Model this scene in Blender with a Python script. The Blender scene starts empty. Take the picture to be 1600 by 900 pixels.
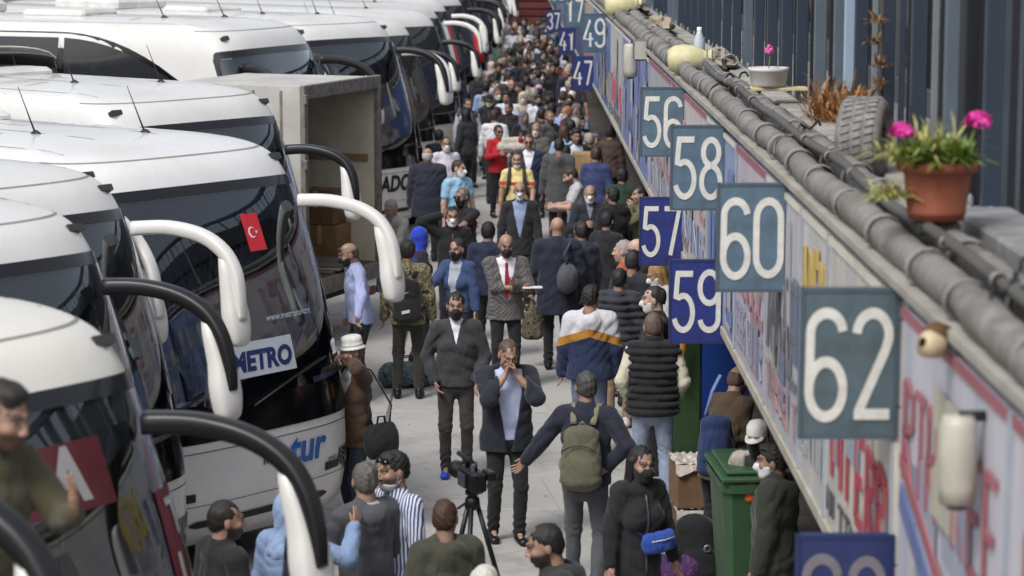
import bpy, math, random
import numpy as np
from mathutils import Vector, Matrix
random.seed(7)
RNG = np.random.RandomState(11)
SC = bpy.context.scene
COL = SC.collection
rad = math.radians

# ------------------------------------------------------------ camera
CAM_H = 5.33
FPX = 3800.0            # focal length in photo pixels (photo 1600 wide)
PITCH = math.atan(575.0 / FPX)
YAW = math.atan(8.0 / FPX)
cam_d = bpy.data.cameras.new('camera')
cam = bpy.data.objects.new('camera', cam_d)
COL.objects.link(cam)
cam.location = (0, 0, CAM_H)
cam.rotation_euler = (rad(90) - PITCH, 0, -YAW)
cam_d.sensor_width = 36.0
cam_d.lens = 36.0 * FPX / 1600.0
cam_d.clip_start = 0.5
cam_d.clip_end = 2000.0
cam_d.dof.use_dof = True
cam_d.dof.focus_distance = 23.0
cam_d.dof.aperture_fstop = 2.7
SC.camera = cam

# ------------------------------------------------------------ world, sun, exposure
SUN_EL, SUN_AZ = rad(52), rad(215)
w = bpy.data.worlds.new('World')
SC.world = w
w.use_nodes = True
wn, wl = w.node_tree.nodes, w.node_tree.links
wn.clear()
sky = wn.new('ShaderNodeTexSky')
sky.sky_type = 'NISHITA'
sky.sun_disc = False
sky.sun_elevation = SUN_EL
sky.sun_rotation = SUN_AZ
sky.air_density = 1.0
sky.dust_density = 4.0
sky.ozone_density = 1.0
hsv = wn.new('ShaderNodeHueSaturation')
hsv.inputs['Saturation'].default_value = 0.36
hsv.inputs['Value'].default_value = 1.0
bg = wn.new('ShaderNodeBackground')
bg.inputs['Strength'].default_value = 0.15
wo = wn.new('ShaderNodeOutputWorld')
wl.new(sky.outputs[0], hsv.inputs['Color'])
wl.new(hsv.outputs[0], bg.inputs['Color'])
wl.new(bg.outputs[0], wo.inputs['Surface'])
sd = bpy.data.lights.new('sun', 'SUN')
sd.energy = 1.5
sd.angle = rad(14)
sd.color = (1.0, 0.985, 0.96)
sun = bpy.data.objects.new('sun', sd)
COL.objects.link(sun)
sdir = Vector((math.sin(SUN_AZ) * math.cos(SUN_EL), math.cos(SUN_AZ) * math.cos(SUN_EL), math.sin(SUN_EL)))
sun.rotation_euler = (-sdir).to_track_quat('-Z', 'Y').to_euler()
sun.location = (-20, -20, 40)
SC.view_settings.view_transform = 'Standard'
SC.view_settings.look = 'None'
SC.view_settings.gamma = 1.0
SC.view_settings.exposure = 0.26
SC.render.engine = 'CYCLES'
SC.cycles.max_bounces = 6
SC.cycles.diffuse_bounces = 3
SC.cycles.glossy_bounces = 3
SC.cycles.transparent_max_bounces = 8
SC.cycles.caustics_reflective = False
SC.cycles.caustics_refractive = False

# ------------------------------------------------------------ helpers: placing
_R = cam.rotation_euler.to_matrix()
def ray(px, py):
    return (_R @ Vector(((px - 800) / FPX, (450 - py) / FPX, -1.0)))
def at_z(px, py, z=0.0):
    r = ray(px, py); t = (z - CAM_H) / r.z
    return Vector((0, 0, CAM_H)) + r * t
def at_x(px, py, X):
    r = ray(px, py); t = X / r.x
    return Vector((0, 0, CAM_H)) + r * t
def at_y(px, py, Y):
    r = ray(px, py); t = Y / r.y
    return Vector((0, 0, CAM_H)) + r * t

# ------------------------------------------------------------ helpers: objects
def tag(o, label=None, cat=None, group=None, kind=None):
    if label: o['label'] = label
    if cat: o['category'] = cat
    if group: o['group'] = group
    if kind: o['kind'] = kind
    return o
def empty(name, loc=(0, 0, 0), rz=0.0, label=None, cat=None, group=None):
    o = bpy.data.objects.new(name, None)
    o.empty_display_size = 0.2
    COL.objects.link(o)
    o.location = loc
    o.rotation_euler = (0, 0, rz)
    return tag(o, label, cat, group)
def link(name, me, mat=None, parent=None, loc=None, rot=None, obj_slot=False):
    o = bpy.data.objects.new(name, me)
    COL.objects.link(o)
    if mat is not None:
        if not me.materials: me.materials.append(None if obj_slot else mat)
        if obj_slot or me.materials[0] is not mat:
            o.material_slots[0].link = 'OBJECT'
            o.material_slots[0].material = mat
    if parent: o.parent = parent
    if loc is not None: o.location = loc
    if rot is not None: o.rotation_euler = rot
    return o
def copy_tree(o, parent=None):
    c = o.copy(); COL.objects.link(c); c.parent = parent
    for ch in list(o.children):
        copy_tree(ch, c)
    return c
def me_np(name, V, Q, smooth=True):
    """mesh from (n,3) verts and list/array of faces (all same length)"""
    me = bpy.data.meshes.new(name)
    V = np.asarray(V, dtype=np.float32); Q = np.asarray(Q, dtype=np.int32)
    k = Q.shape[1]
    me.vertices.add(len(V)); me.vertices.foreach_set('co', V.ravel())
    me.loops.add(Q.size); me.loops.foreach_set('vertex_index', Q.ravel())
    me.polygons.add(len(Q))
    me.polygons.foreach_set('loop_start', np.arange(0, Q.size, k, dtype=np.int32))
    me.polygons.foreach_set('loop_total', np.full(len(Q), k, dtype=np.int32))
    me.polygons.foreach_set('use_smooth', np.full(len(Q), smooth, dtype=bool))
    me.update(calc_edges=True)
    return me

class MB:
    """collects boxes, tubes, lathes, free faces; builds ONE mesh object"""
    def __init__(s): s.v = []; s.f = []; s.sm = []
    def add(s, vs, fs, smooth=False):
        b = len(s.v)
        s.v += [tuple(p) for p in vs]
        for f in fs:
            s.f.append(tuple(i + b for i in f)); s.sm.append(smooth)
        return s
    def box(s, x0, x1, y0, y1, z0, z1, bev=0.0):
        if bev <= 0:
            vs = [(x, y, z) for z in (z0, z1) for y in (y0, y1) for x in (x0, x1)]
            return s.add(vs, [(0, 2, 3, 1), (4, 5, 7, 6), (0, 1, 5, 4), (2, 6, 7, 3), (0, 4, 6, 2), (1, 3, 7, 5)])
        # chamfered box: rings
        b = min(bev, (x1 - x0) * .45, (y1 - y0) * .45, (z1 - z0) * .45)
        rings = []
        for z, i in ((z0, b), (z0 + b, 0), (z1 - b, 0), (z1, b)):
            xa, xb, ya, yb = x0 + i, x1 - i, y0 + i, y1 - i
            rings.append([(xa + b, ya, z), (xb - b, ya, z), (xb, ya + b, z), (xb, yb - b, z), (xb - b, yb, z), (xa + b, yb, z), (xa, yb - b, z), (xa, ya + b, z)])
        vs = [p for r in rings for p in r]
        fs = [tuple(range(7, -1, -1)), tuple(24 + i for i in range(8))]
        for k in range(3):
            for i in range(8):
                j = (i + 1) % 8
                fs.append((k * 8 + i, k * 8 + j, (k + 1) * 8 + j, (k + 1) * 8 + i))
        return s.add(vs, fs)
    def obox(s, M, sx, sy, sz):
        vs = [M @ Vector((x * sx, y * sy, z * sz)) for z in (-.5, .5) for y in (-.5, .5) for x in (-.5, .5)]
        return s.add(vs, [(0, 2, 3, 1), (4, 5, 7, 6), (0, 1, 5, 4), (2, 6, 7, 3), (0, 4, 6, 2), (1, 3, 7, 5)])
    def tube(s, pts, r, n=8, rx=None, up=(0, 0, 1), cap=True, sq=1.0):
        pts = [Vector(p) for p in pts]; m = len(pts)
        rs = r if isinstance(r, (list, tuple)) else [r] * m
        rxs = rs if rx is None else (rx if isinstance(rx, (list, tuple)) else [rx] * m)
        vs = []; upv = Vector(up)
        side = None
        for i, p in enumerate(pts):
            d = (pts[min(i + 1, m - 1)] - pts[max(i - 1, 0)])
            if d.length < 1e-9: d = Vector((0, 0, 1))
            d.normalize()
            a = d.cross(upv)
            if a.length < 1e-3: a = d.cross(Vector((1, 0, 0)))
            a.normalize()
            if side is not None and a.dot(side) < 0: a = -a
            side = a
            b = a.cross(d).normalized()
            for k in range(n):
                t = 2 * math.pi * k / n
                ct, st_ = math.cos(t), math.sin(t)
                if sq != 1.0: ct, st_ = math.copysign(abs(ct) ** sq, ct), math.copysign(abs(st_) ** sq, st_)
                vs.append(p + a * (ct * rxs[i]) + b * (st_ * rs[i]))
        fs = []
        for i in range(m - 1):
            for k in range(n):
                j = (k + 1) % n
                fs.append((i * n + k, i * n + j, (i + 1) * n + j, (i + 1) * n + k))
        s.add(vs, fs, True)
        if cap:
            b = len(s.v) - m * n
            s.f.append(tuple(b + k for k in range(n - 1, -1, -1))); s.sm.append(False)
            s.f.append(tuple(b + (m - 1) * n + k for k in range(n))); s.sm.append(False)
        return s
    def lathe(s, prof, n=20, c=(0, 0, 0), axis=None, sx=1, sy=1):
        vs = []; M = Matrix.Identity(3)
        if axis is not None: M = Vector(axis).to_track_quat('Z', 'Y').to_matrix()
        c = Vector(c)
        for r, z in prof:
            for k in range(n):
                t = 2 * math.pi * k / n
                vs.append(c + M @ Vector((r * math.cos(t) * sx, r * math.sin(t) * sy, z)))
        fs = []
        for i in range(len(prof) - 1):
            for k in range(n):
                j = (k + 1) % n
                fs.append((i * n + k, i * n + j, (i + 1) * n + j, (i + 1) * n + k))
        return s.add(vs, fs, True)
    def sphere(s, c, r, n=12, m=8, sc=(1, 1, 1)):
        prof = [(r * math.sin(math.pi * i / m) + 1e-5, -r * math.cos(math.pi * i / m)) for i in range(m + 1)]
        b = len(s.v); s.lathe(prof, n)
        for i in range(b, len(s.v)):
            p = s.v[i]; s.v[i] = (p[0] * sc[0] + c[0], p[1] * sc[1] + c[1], p[2] * sc[2] + c[2])
        return s
    def mesh(s, name):
        me = bpy.data.meshes.new(name)
        me.from_pydata([tuple(p) for p in s.v], [], s.f)
        me.polygons.foreach_set('use_smooth', s.sm)
        me.update()
        return me
    def build(s, name, mat, parent=None, loc=None, rot=None):
        return link(name, s.mesh(name), mat, parent, loc, rot)

def grid_mesh(name, P, closed_u=False, smooth=True, flip=False):
    """P: array (m,n,3)"""
    m, n = P.shape[:2]
    idx = np.arange(m * n).reshape(m, n)
    if closed_u: idx = np.concatenate([idx, idx[:, :1]], 1)
    a, b, c, d = idx[:-1, :-1], idx[:-1, 1:], idx[1:, 1:], idx[1:, :-1]
    Q = np.stack([a, b, c, d], -1).reshape(-1, 4)
    if flip: Q = Q[:, ::-1]
    return me_np(name, P.reshape(-1, 3), Q, smooth)

# ------------------------------------------------------------ helpers: materials
MATS = {}
def nodes_of(name):
    m = bpy.data.materials.new(name); m.use_nodes = True
    nt = m.node_tree
    b = nt.nodes['Principled BSDF']
    return m, nt, b
def lin(c):
    return tuple(((x / 12.92) if x <= .04045 else ((x + .055) / 1.055) ** 2.4) for x in c)
def rgb(h):
    return lin(tuple(int(h[i:i + 2], 16) / 255.0 for i in (0, 2, 4)))
def ramp(nt, stops, interp='LINEAR'):
    r = nt.nodes.new('ShaderNodeValToRGB'); r.color_ramp.interpolation = interp
    e = r.color_ramp.elements
    while len(e) > 1: e.remove(e[-1])
    e[0].position = stops[0][0]; e[0].color = (*stops[0][1], 1)
    for p, c in stops[1:]:
        x = e.new(p); x.color = (*c, 1)
    return r
def texco(nt, out='Object', scale=(1, 1, 1), rot=(0, 0, 0)):
    t = nt.nodes.new('ShaderNodeTexCoord'); mp = nt.nodes.new('ShaderNodeMapping')
    mp.inputs['Scale'].default_value = scale; mp.inputs['Rotation'].default_value = rot
    nt.links.new(t.outputs[out], mp.inputs['Vector'])
    return mp.outputs['Vector']
def noise(nt, vec, scale, detail=3, rough=.55):
    n = nt.nodes.new('ShaderNodeTexNoise')
    n.inputs['Scale'].default_value = scale; n.inputs['Detail'].default_value = detail
    n.inputs['Roughness'].default_value = rough
    if vec is not None: nt.links.new(vec, n.inputs['Vector'])
    return n.outputs['Fac']
def bump(nt, b, h, strength, dist=.01, prev=None):
    n = nt.nodes.new('ShaderNodeBump'); n.inputs['Strength'].default_value = strength
    n.inputs['Distance'].default_value = dist
    nt.links.new(h, n.inputs['Height'])
    if prev is not None: nt.links.new(prev, n.inputs['Normal'])
    if b is not None: nt.links.new(n.outputs[0], b.inputs['Normal'])
    return n.outputs[0]
def mixc(nt, fac, a, b, mode='MIX'):
    m = nt.nodes.new('ShaderNodeMix'); m.data_type = 'RGBA'; m.blend_type = mode
    for sock, v in ((m.inputs[0], fac), (m.inputs[6], a), (m.inputs[7], b)):
        if isinstance(v, (int, float)): sock.default_value = v
        elif isinstance(v, tuple): sock.default_value = (*v, 1) if len(v) == 3 else v
        else: nt.links.new(v, sock)
    return m.outputs[2]
def mathn(nt, op, a, b=None, c=None):
    m = nt.nodes.new('ShaderNodeMath'); m.operation = op
    for i, v in enumerate((a, b, c)):
        if v is None: continue
        if isinstance(v, (int, float)): m.inputs[i].default_value = v
        else: nt.links.new(v, m.inputs[i])
    return m.outputs[0]

def mat_paint(hexc, rough=.3, metal=0., coat=.0, dirt=.25, scale=3., key=None, spec=.5, bumps=0.):
    key = ('paint', hexc, rough, metal, coat, dirt, scale, spec, bumps)
    if key in MATS: return MATS[key]
    m, nt, b = nodes_of('paint_' + hexc)
    c = rgb(hexc)
    v = texco(nt)
    f = noise(nt, v, scale, 6, .62)
    r = ramp(nt, [(.35, (0, 0, 0)), (.75, (1, 1, 1))])
    nt.links.new(f, r.inputs[0])
    dk = tuple(x * (1 - dirt) * k for x, k in zip(c, (1., .97, .92)))
    nt.links.new(mixc(nt, r.outputs[0], c, dk), b.inputs['Base Color'])
    rr = mathn(nt, 'MULTIPLY_ADD', f, .25, rough - .1)
    nt.links.new(rr, b.inputs['Roughness'])
    b.inputs['Metallic'].default_value = metal
    b.inputs['Coat Weight'].default_value = coat
    b.inputs['Coat Roughness'].default_value = .08
    b.inputs['Specular IOR Level'].default_value = spec
    if bumps > 0:
        bump(nt, b, noise(nt, v, 60, 3), bumps, .004)
    MATS[key] = m
    return m

def mat_glass(tint=(.30, .34, .34), rough=.02, boost=2.5):
    key = ('glass', tint, rough)
    if key in MATS: return MATS[key]
    m = bpy.data.materials.new('window_glass'); m.use_nodes = True
    nt = m.node_tree; nt.nodes.clear()
    out = nt.nodes.new('ShaderNodeOutputMaterial')
    tr = nt.nodes.new('ShaderNodeBsdfTransparent'); tr.inputs[0].default_value = (*tint, 1)
    gl = nt.nodes.new('ShaderNodeBsdfGlossy'); gl.inputs['Roughness'].default_value = rough
    gl.inputs[0].default_value = (.9, .95, 1, 1)
    fr = nt.nodes.new('ShaderNodeFresnel'); fr.inputs[0].default_value = 1.55
    fac = mathn(nt, 'MULTIPLY', fr.outputs[0], boost)
    fac = mathn(nt, 'MINIMUM', fac, 1.0)
    mx = nt.nodes.new('ShaderNodeMixShader')
    nt.links.new(fac, mx.inputs[0]); nt.links.new(tr.outputs[0], mx.inputs[1]); nt.links.new(gl.outputs[0], mx.inputs[2])
    nt.links.new(mx.outputs[0], out.inputs[0])
    MATS[key] = m
    return m

def mat_fabric(hexc, kind='plain', hex2=None, hex3=None, rough=.9, wr=.5):
    key = ('fab', hexc, kind, hex2, hex3, rough, wr)
    if key in MATS: return MATS[key]
    m, nt, b = nodes_of('fabric_' + kind + '_' + hexc)
    lift = lambda x: tuple(v * .97 + .010 for v in x)
    c = lift(rgb(hexc)); c2 = lift(rgb(hex2)) if hex2 else c; c3 = lift(rgb(hex3)) if hex3 else c2
    v = texco(nt)
    col = None
    if kind == 'stripe':        # vertical stripes, cylinder-like via x and y
        sp = nt.nodes.new('ShaderNodeSeparateXYZ'); nt.links.new(v, sp.inputs[0])
        wv = noise(nt, v, 4, 2)
        a = mathn(nt, 'ADD', sp.outputs[0], mathn(nt, 'MULTIPLY', sp.outputs[1], .8))
        a = mathn(nt, 'ADD', a, mathn(nt, 'MULTIPLY', wv, .05))
        s = mathn(nt, 'SINE', mathn(nt, 'MULTIPLY', a, 210.0))
        r = ramp(nt, [(.48, c), (.56, c2)]); nt.links.new(mathn(nt, 'MULTIPLY_ADD', s, .5, .5), r.inputs[0]); col = r.outputs[0]
    elif kind == 'check':
        sp = nt.nodes.new('ShaderNodeSeparateXYZ'); nt.links.new(v, sp.inputs[0])
        a = mathn(nt, 'SINE', mathn(nt, 'MULTIPLY', mathn(nt, 'ADD', sp.outputs[0], sp.outputs[1]), 140.0))
        d = mathn(nt, 'SINE', mathn(nt, 'MULTIPLY', sp.outputs[2], 130.0))
        f = mathn(nt, 'MULTIPLY_ADD', mathn(nt, 'MULTIPLY', a, d), .5, .5)
        f = mathn(nt, 'MULTIPLY', f, mathn(nt, 'ADD', noise(nt, v, 90, 2), .5))
        col = mixc(nt, f, c, c2)
    elif kind == 'camo':
        vo = noise(nt, v, 16, 3, .6)
        r = ramp(nt, [(.42, c), (.5, c2), (.58, c3), (.66, rgb('1e1d18'))], 'CONSTANT'); nt.links.new(vo, r.inputs[0]); col = r.outputs[0]
    elif kind == 'floral':
        vo = nt.nodes.new('ShaderNodeTexVoronoi'); vo.inputs['Scale'].default_value = 26; nt.links.new(v, vo.inputs['Vector'])
        r = ramp(nt, [(.0, c), (.28, c2), (.45, c3), (.6, c)]); nt.links.new(vo.outputs['Distance'], r.inputs[0]); col = r.outputs[0]
    elif kind == 'block3':      # hex3 on top, hex2 band, hex below; split heights along z at 1.28 / 1.20
        sp = nt.nodes.new('ShaderNodeSeparateXYZ'); nt.links.new(v, sp.inputs[0])
        z = mathn(nt, 'ADD', sp.outputs[2], mathn(nt, 'MULTIPLY', mathn(nt, 'ABSOLUTE', sp.outputs[0]), .35))
        r = ramp(nt, [(.0, c), (.60, c2), (.68, c3)], 'CONSTANT')
        nt.links.new(mathn(nt, 'MULTIPLY_ADD', z, 1.0, -.70), r.inputs[0]); col = r.outputs[0]
    elif kind == 'band':        # chest band hex2 on hex
        sp = nt.nodes.new('ShaderNodeSeparateXYZ'); nt.links.new(v, sp.inputs[0])
        r = ramp(nt, [(.0, c), (.60, c2), (.66, c)], 'CONSTANT')
        nt.links.new(mathn(nt, 'MULTIPLY_ADD', sp.outputs[2], 1.0, -.65), r.inputs[0]); col = r.outputs[0]
    elif kind == 'knitdots':
        vo = noise(nt, v, 60, 2)
        r = ramp(nt, [(.45, c), (.56, c2)]); nt.links.new(vo, r.inputs[0]); col = r.outputs[0]
    big = noise(nt, v, 5, 4, .6)
    lo = tuple(x * .74 for x in c); hi = tuple(min(1, x * 1.2 + .004) for x in c)
    if col is None:
        col = mixc(nt, big, lo, hi)
        # worn / faded
        if kind == 'denim':
            f2 = noise(nt, v, 9, 4, .7)
            col = mixc(nt, mathn(nt, 'MULTIPLY', f2, .55), col, c2)
    fine = noise(nt, texco(nt, 'Object', (1, 1, .6)), 160, 2, .5)
    col = mixc(nt, .35, col, mixc(nt, fine, tuple(.55 for _ in range(3)), (1.3, 1.3, 1.3)), 'MULTIPLY')
    nt.links.new(col, b.inputs['Base Color'])
    b.inputs['Roughness'].default_value = rough
    b.inputs['Specular IOR Level'].default_value = .25
    b.inputs['Sheen Weight'].default_value = .12
    b.inputs['Sheen Roughness'].default_value = .5
    # folds: stretched noise
    fold = noise(nt, texco(nt, 'Object', (1.6, 1.6, .8), (.5, .3, .4)), 9, 3, .5)
    nrm = bump(nt, None, fold, wr, .05)
    bump(nt, b, fine, .25, .004, nrm)
    MATS[key] = m
    return m

def mat_skin():
    if 'skin' in MATS: return MATS['skin']
    m, nt, b = nodes_of('skin')
    a = nt.nodes.new('ShaderNodeAttribute'); a.attribute_name = 'Col'
    v = texco(nt)
    f = noise(nt, v, 45, 3)
    col = mixc(nt, .3, a.outputs['Color'], mixc(nt, f, (.7, .62, .6), (1.25, 1.2, 1.15)), 'MULTIPLY')
    nt.links.new(col, b.inputs['Base Color'])
    b.inputs['Roughness'].default_value = .5
    b.inputs['Subsurface Weight'].default_value = .08
    b.inputs['Subsurface Radius'].default_value = (.02, .008, .004)
    b.inputs['Subsurface Scale'].default_value = .3
    bump(nt, b, noise(nt, v, 220, 2), .15, .002)
    MATS['skin'] = m
    return m
def mat_hair(hexc='15110e'):
    key = ('hair', hexc)
    if key in MATS: return MATS[key]
    m, nt, b = nodes_of('hair_' + hexc)
    c = rgb(hexc)
    v = texco(nt, 'Object', (1, 1, .35))
    f = noise(nt, v, 130, 3, .7)
    nt.links.new(mixc(nt, f, tuple(x * .45 for x in c), tuple(min(1, x * 1.9 + .012) for x in c)), b.inputs['Base Color'])
    b.inputs['Roughness'].default_value = .55
    bump(nt, b, f, .9, .006)
    MATS[key] = m
    return m
# ============================================================ signed-distance modelling (numpy) for figures and soft things
class Field:
    def __init__(s, res, lo, hi):
        s.res = res; s.lo = np.array(lo, float) - 3 * res
        n = np.ceil((np.array(hi, float) + 3 * res - s.lo) / res).astype(int) + 1
        s.n = n
        s.F = np.full(n, .25, dtype=np.float32)
        s.ax = [(s.lo[i] + res * np.arange(n[i])).astype(np.float32) for i in range(3)]
    def sl(s, lo, hi):
        o = []
        for i in range(3):
            a = int(max(0, math.floor((lo[i] - s.lo[i]) / s.res))); b = int(min(s.n[i], math.ceil((hi[i] - s.lo[i]) / s.res) + 1))
            o.append(slice(a, max(a, b)))
        return tuple(o)
    def XYZ(s, sl=None):
        if sl is None: sl = (slice(None),) * 3
        return s.ax[0][sl[0]][:, None, None], s.ax[1][sl[1]][None, :, None], s.ax[2][sl[2]][None, None, :]
    def put(s, p, k=.02, off=0., mode='add'):
        t = p[0]
        if t == 's':
            c, r = np.array(p[1], float), np.array(p[2], float)
            R = p[3] if len(p) > 3 else None
            m = r.max() + off + k * 1.5 + .01
            sl = s.sl(c - m, c + m); X, Y, Z = s.XYZ(sl)
            dx, dy, dz = X - c[0], Y - c[1], Z - c[2]
            if R is not None:
                R = np.array(R)
                ax, ay, az = (R[0, 0] * dx + R[1, 0] * dy + R[2, 0] * dz), (R[0, 1] * dx + R[1, 1] * dy + R[2, 1] * dz), (R[0, 2] * dx + R[1, 2] * dy + R[2, 2] * dz)
            else: ax, ay, az = dx, dy, dz
            q = np.sqrt((ax / r[0]) ** 2 + (ay / r[1]) ** 2 + (az / r[2]) ** 2)
            d = (q - 1) * r.min()
        else:
            a, b = np.array(p[1], float), np.array(p[2], float)
            if t == 'c': rr = [p[3], p[4]] * 2
            else: rr = p[3:7]
            m = max(rr) + off + k * 1.5 + .01
            sl = s.sl(np.minimum(a, b) - m, np.maximum(a, b) + m); X, Y, Z = s.XYZ(sl)
            ab = b - a; L2 = max(1e-9, float(ab @ ab))
            dx, dy, dz = X - a[0], Y - a[1], Z - a[2]
            tt = np.clip((dx * ab[0] + dy * ab[1] + dz * ab[2]) / L2, 0, 1)
            qx, qy, qz = dx - tt * ab[0], dy - tt * ab[1], dz - tt * ab[2]
            if t == 'c':
                d = np.sqrt(qx * qx + qy * qy + qz * qz) - (p[3] + tt * (p[4] - p[3]))
            else:
                ax_ = ab / math.sqrt(L2); xd = np.array(p[7], float); xd = xd - ax_ * (xd @ ax_); xd /= np.linalg.norm(xd)
                yd = np.cross(ax_, xd)
                rx = p[3] + tt * (p[5] - p[3]); ry = p[4] + tt * (p[6] - p[4]); rm = np.minimum(rx, ry)
                u = (qx * xd[0] + qy * xd[1] + qz * xd[2]) / rx
                v = (qx * yd[0] + qy * yd[1] + qz * yd[2]) / ry
                w_ = (qx * ax_[0] + qy * ax_[1] + qz * ax_[2]) / rm
                d = (np.sqrt(u * u + v * v + w_ * w_) - 1) * rm
        d = (d - off).astype(np.float32)
        F = s.F[sl]
        if mode == 'add':
            h = np.clip(.5 + .5 * (F - d) / k, 0, 1)
            s.F[sl] = F * (1 - h) + d * h - k * h * (1 - h)
        else:
            h = np.clip(.5 - .5 * (F + d) / k, 0, 1)
            s.F[sl] = F * (1 - h) - d * h + k * h * (1 - h)
        return s
    def cut(s, fn):                 # keep where fn<0
        X, Y, Z = s.XYZ(); s.F = np.maximum(s.F, fn(X, Y, Z).astype(np.float32)); return s
    def carve(s, fn):               # remove where fn<0
        X, Y, Z = s.XYZ(); s.F = np.maximum(s.F, -fn(X, Y, Z).astype(np.float32)); return s
    def disp(s, fn):
        X, Y, Z = s.XYZ(); s.F = s.F + fn(X, Y, Z).astype(np.float32); return s
    def verts(s):
        F = s.F; F[0], F[-1] = .1, .1; F[:, 0], F[:, -1] = .1, .1; F[:, :, 0], F[:, :, -1] = .1, .1
        I = F < 0
        c = np.zeros(tuple(np.array(F.shape) - 1), np.int8)
        for i in (0, 1):
            for j in (0, 1):
                for k in (0, 1):
                    c += I[i:F.shape[0] - 1 + i, j:F.shape[1] - 1 + j, k:F.shape[2] - 1 + k]
        act = (c > 0) & (c < 8)
        ci = np.argwhere(act)
        if len(ci) == 0: return None
        idx = np.full(act.shape, -1, np.int32); idx[act] = np.arange(len(ci))
        cor = {}
        for i in (0, 1):
            for j in (0, 1):
                for k in (0, 1):
                    cor[(i, j, k)] = F[ci[:, 0] + i, ci[:, 1] + j, ci[:, 2] + k]
        P = np.zeros((len(ci), 3)); N = np.zeros(len(ci))
        for a in range(3):
            for u in (0, 1):
                for v in (0, 1):
                    o = [0, 0, 0]; o2 = [0, 0, 0]
                    b, c2 = (a + 1) % 3, (a + 2) % 3
                    o[b] = o2[b] = u; o[c2] = o2[c2] = v; o2[a] = 1
                    f0, f1 = cor[tuple(o)], cor[tuple(o2)]
                    m = (f0 < 0) != (f1 < 0)
                    t = f0[m] / (f0[m] - f1[m])
                    q = np.zeros((m.sum(), 3)); q[:, b] = u; q[:, c2] = v; q[:, a] = t
                    P[m] += q; N[m] += 1
        P /= N[:, None]
        V = s.lo + (ci + P) * s.res
        Qs = []
        for a in range(3):
            b, c2 = (a + 1) % 3, (a + 2) % 3
            sa = [slice(1, -1)] * 3; sa[a] = slice(0, -1); sb = [slice(1, -1)] * 3; sb[a] = slice(1, None)
            # edge from p to p+e_a
            A = I[tuple(sa)]; B = I[tuple(sb)]
            e = np.argwhere(A != B)
            if len(e) == 0: continue
            off = np.array([1, 1, 1]); off[a] = 0
            e = e + off
            fl = I[e[:, 0], e[:, 1], e[:, 2]]
            def cell(db, dc):
                q = e.copy(); q[:, b] -= db; q[:, c2] -= dc
                return idx[q[:, 0], q[:, 1], q[:, 2]]
            q = np.stack([cell(1, 1), cell(0, 1), cell(0, 0), cell(1, 0)], 1)
            q[~fl] = q[~fl][:, ::-1]
            Qs.append(q)
        Q = np.concatenate(Qs)
        Q = Q[(Q >= 0).all(1)]
        return V, Q
    def mesh(s, name):
        r = s.verts()
        if r is None: return None
        return me_np(name, r[0], r[1])

def wrinkle(seed, amp, fx=14., fz=26.):
    r = np.random.RandomState(seed); ph = r.rand(8) * 6.28; dr = r.randn(8, 2)
    def fn(X, Y, Z):
        a = np.sin(fz * Z + 4.0 * np.sin(fx * .5 * X + ph[0]) + 3 * np.sin(fx * .5 * Y + ph[1]) + ph[2])
        a = 1 - 2 * np.abs(a) ** .7
        b = np.sin(fx * (X * dr[0, 0] + Y * dr[0, 1]) + 9 * Z + ph[3]) * np.sin(fx * .7 * (X * dr[1, 0] + Y * dr[1, 1]) - 13 * Z + ph[4])
        c = 1 - 2 * np.abs(np.sin(fz * .8 * (Z * .6 + X * dr[2, 0] * .8 + Y * dr[2, 1] * .8) + 2.5 * np.sin(9 * Z + ph[6]) + ph[7]))
        return amp * (.5 * a * (.5 + .5 * np.sin(5 * X + 7 * Z + ph[5])) + .55 * b + .35 * c * (.5 - .5 * np.sin(6 * X + 8 * Z + ph[5])))
    return fn

def V3(*a): return np.array(a, float)
def rotx(t):
    c, s_ = math.cos(t), math.sin(t); return np.array([[1, 0, 0], [0, c, -s_], [0, s_, c]])
def roty(t):
    c, s_ = math.cos(t), math.sin(t); return np.array([[c, 0, s_], [0, 1, 0], [-s_, 0, c]])
def rotz(t):
    c, s_ = math.cos(t), math.sin(t); return np.array([[c, -s_, 0], [s_, c, 0], [0, 0, 1]])
def ik(a, c, l1, l2, pole):
    d = c - a; L = np.linalg.norm(d)
    if L > (l1 + l2) * .995: c = a + d / L * (l1 + l2) * .995; d = c - a; L = np.linalg.norm(d)
    if L < abs(l1 - l2) * 1.05: L = abs(l1 - l2) * 1.05
    dn = d / np.linalg.norm(d)
    x = (l1 * l1 - l2 * l2 + L * L) / (2 * L)
    h = math.sqrt(max(0, l1 * l1 - x * x))
    p = pole - dn * (pole @ dn); p /= (np.linalg.norm(p) + 1e-9)
    return a + dn * x + p * h, c

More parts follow.
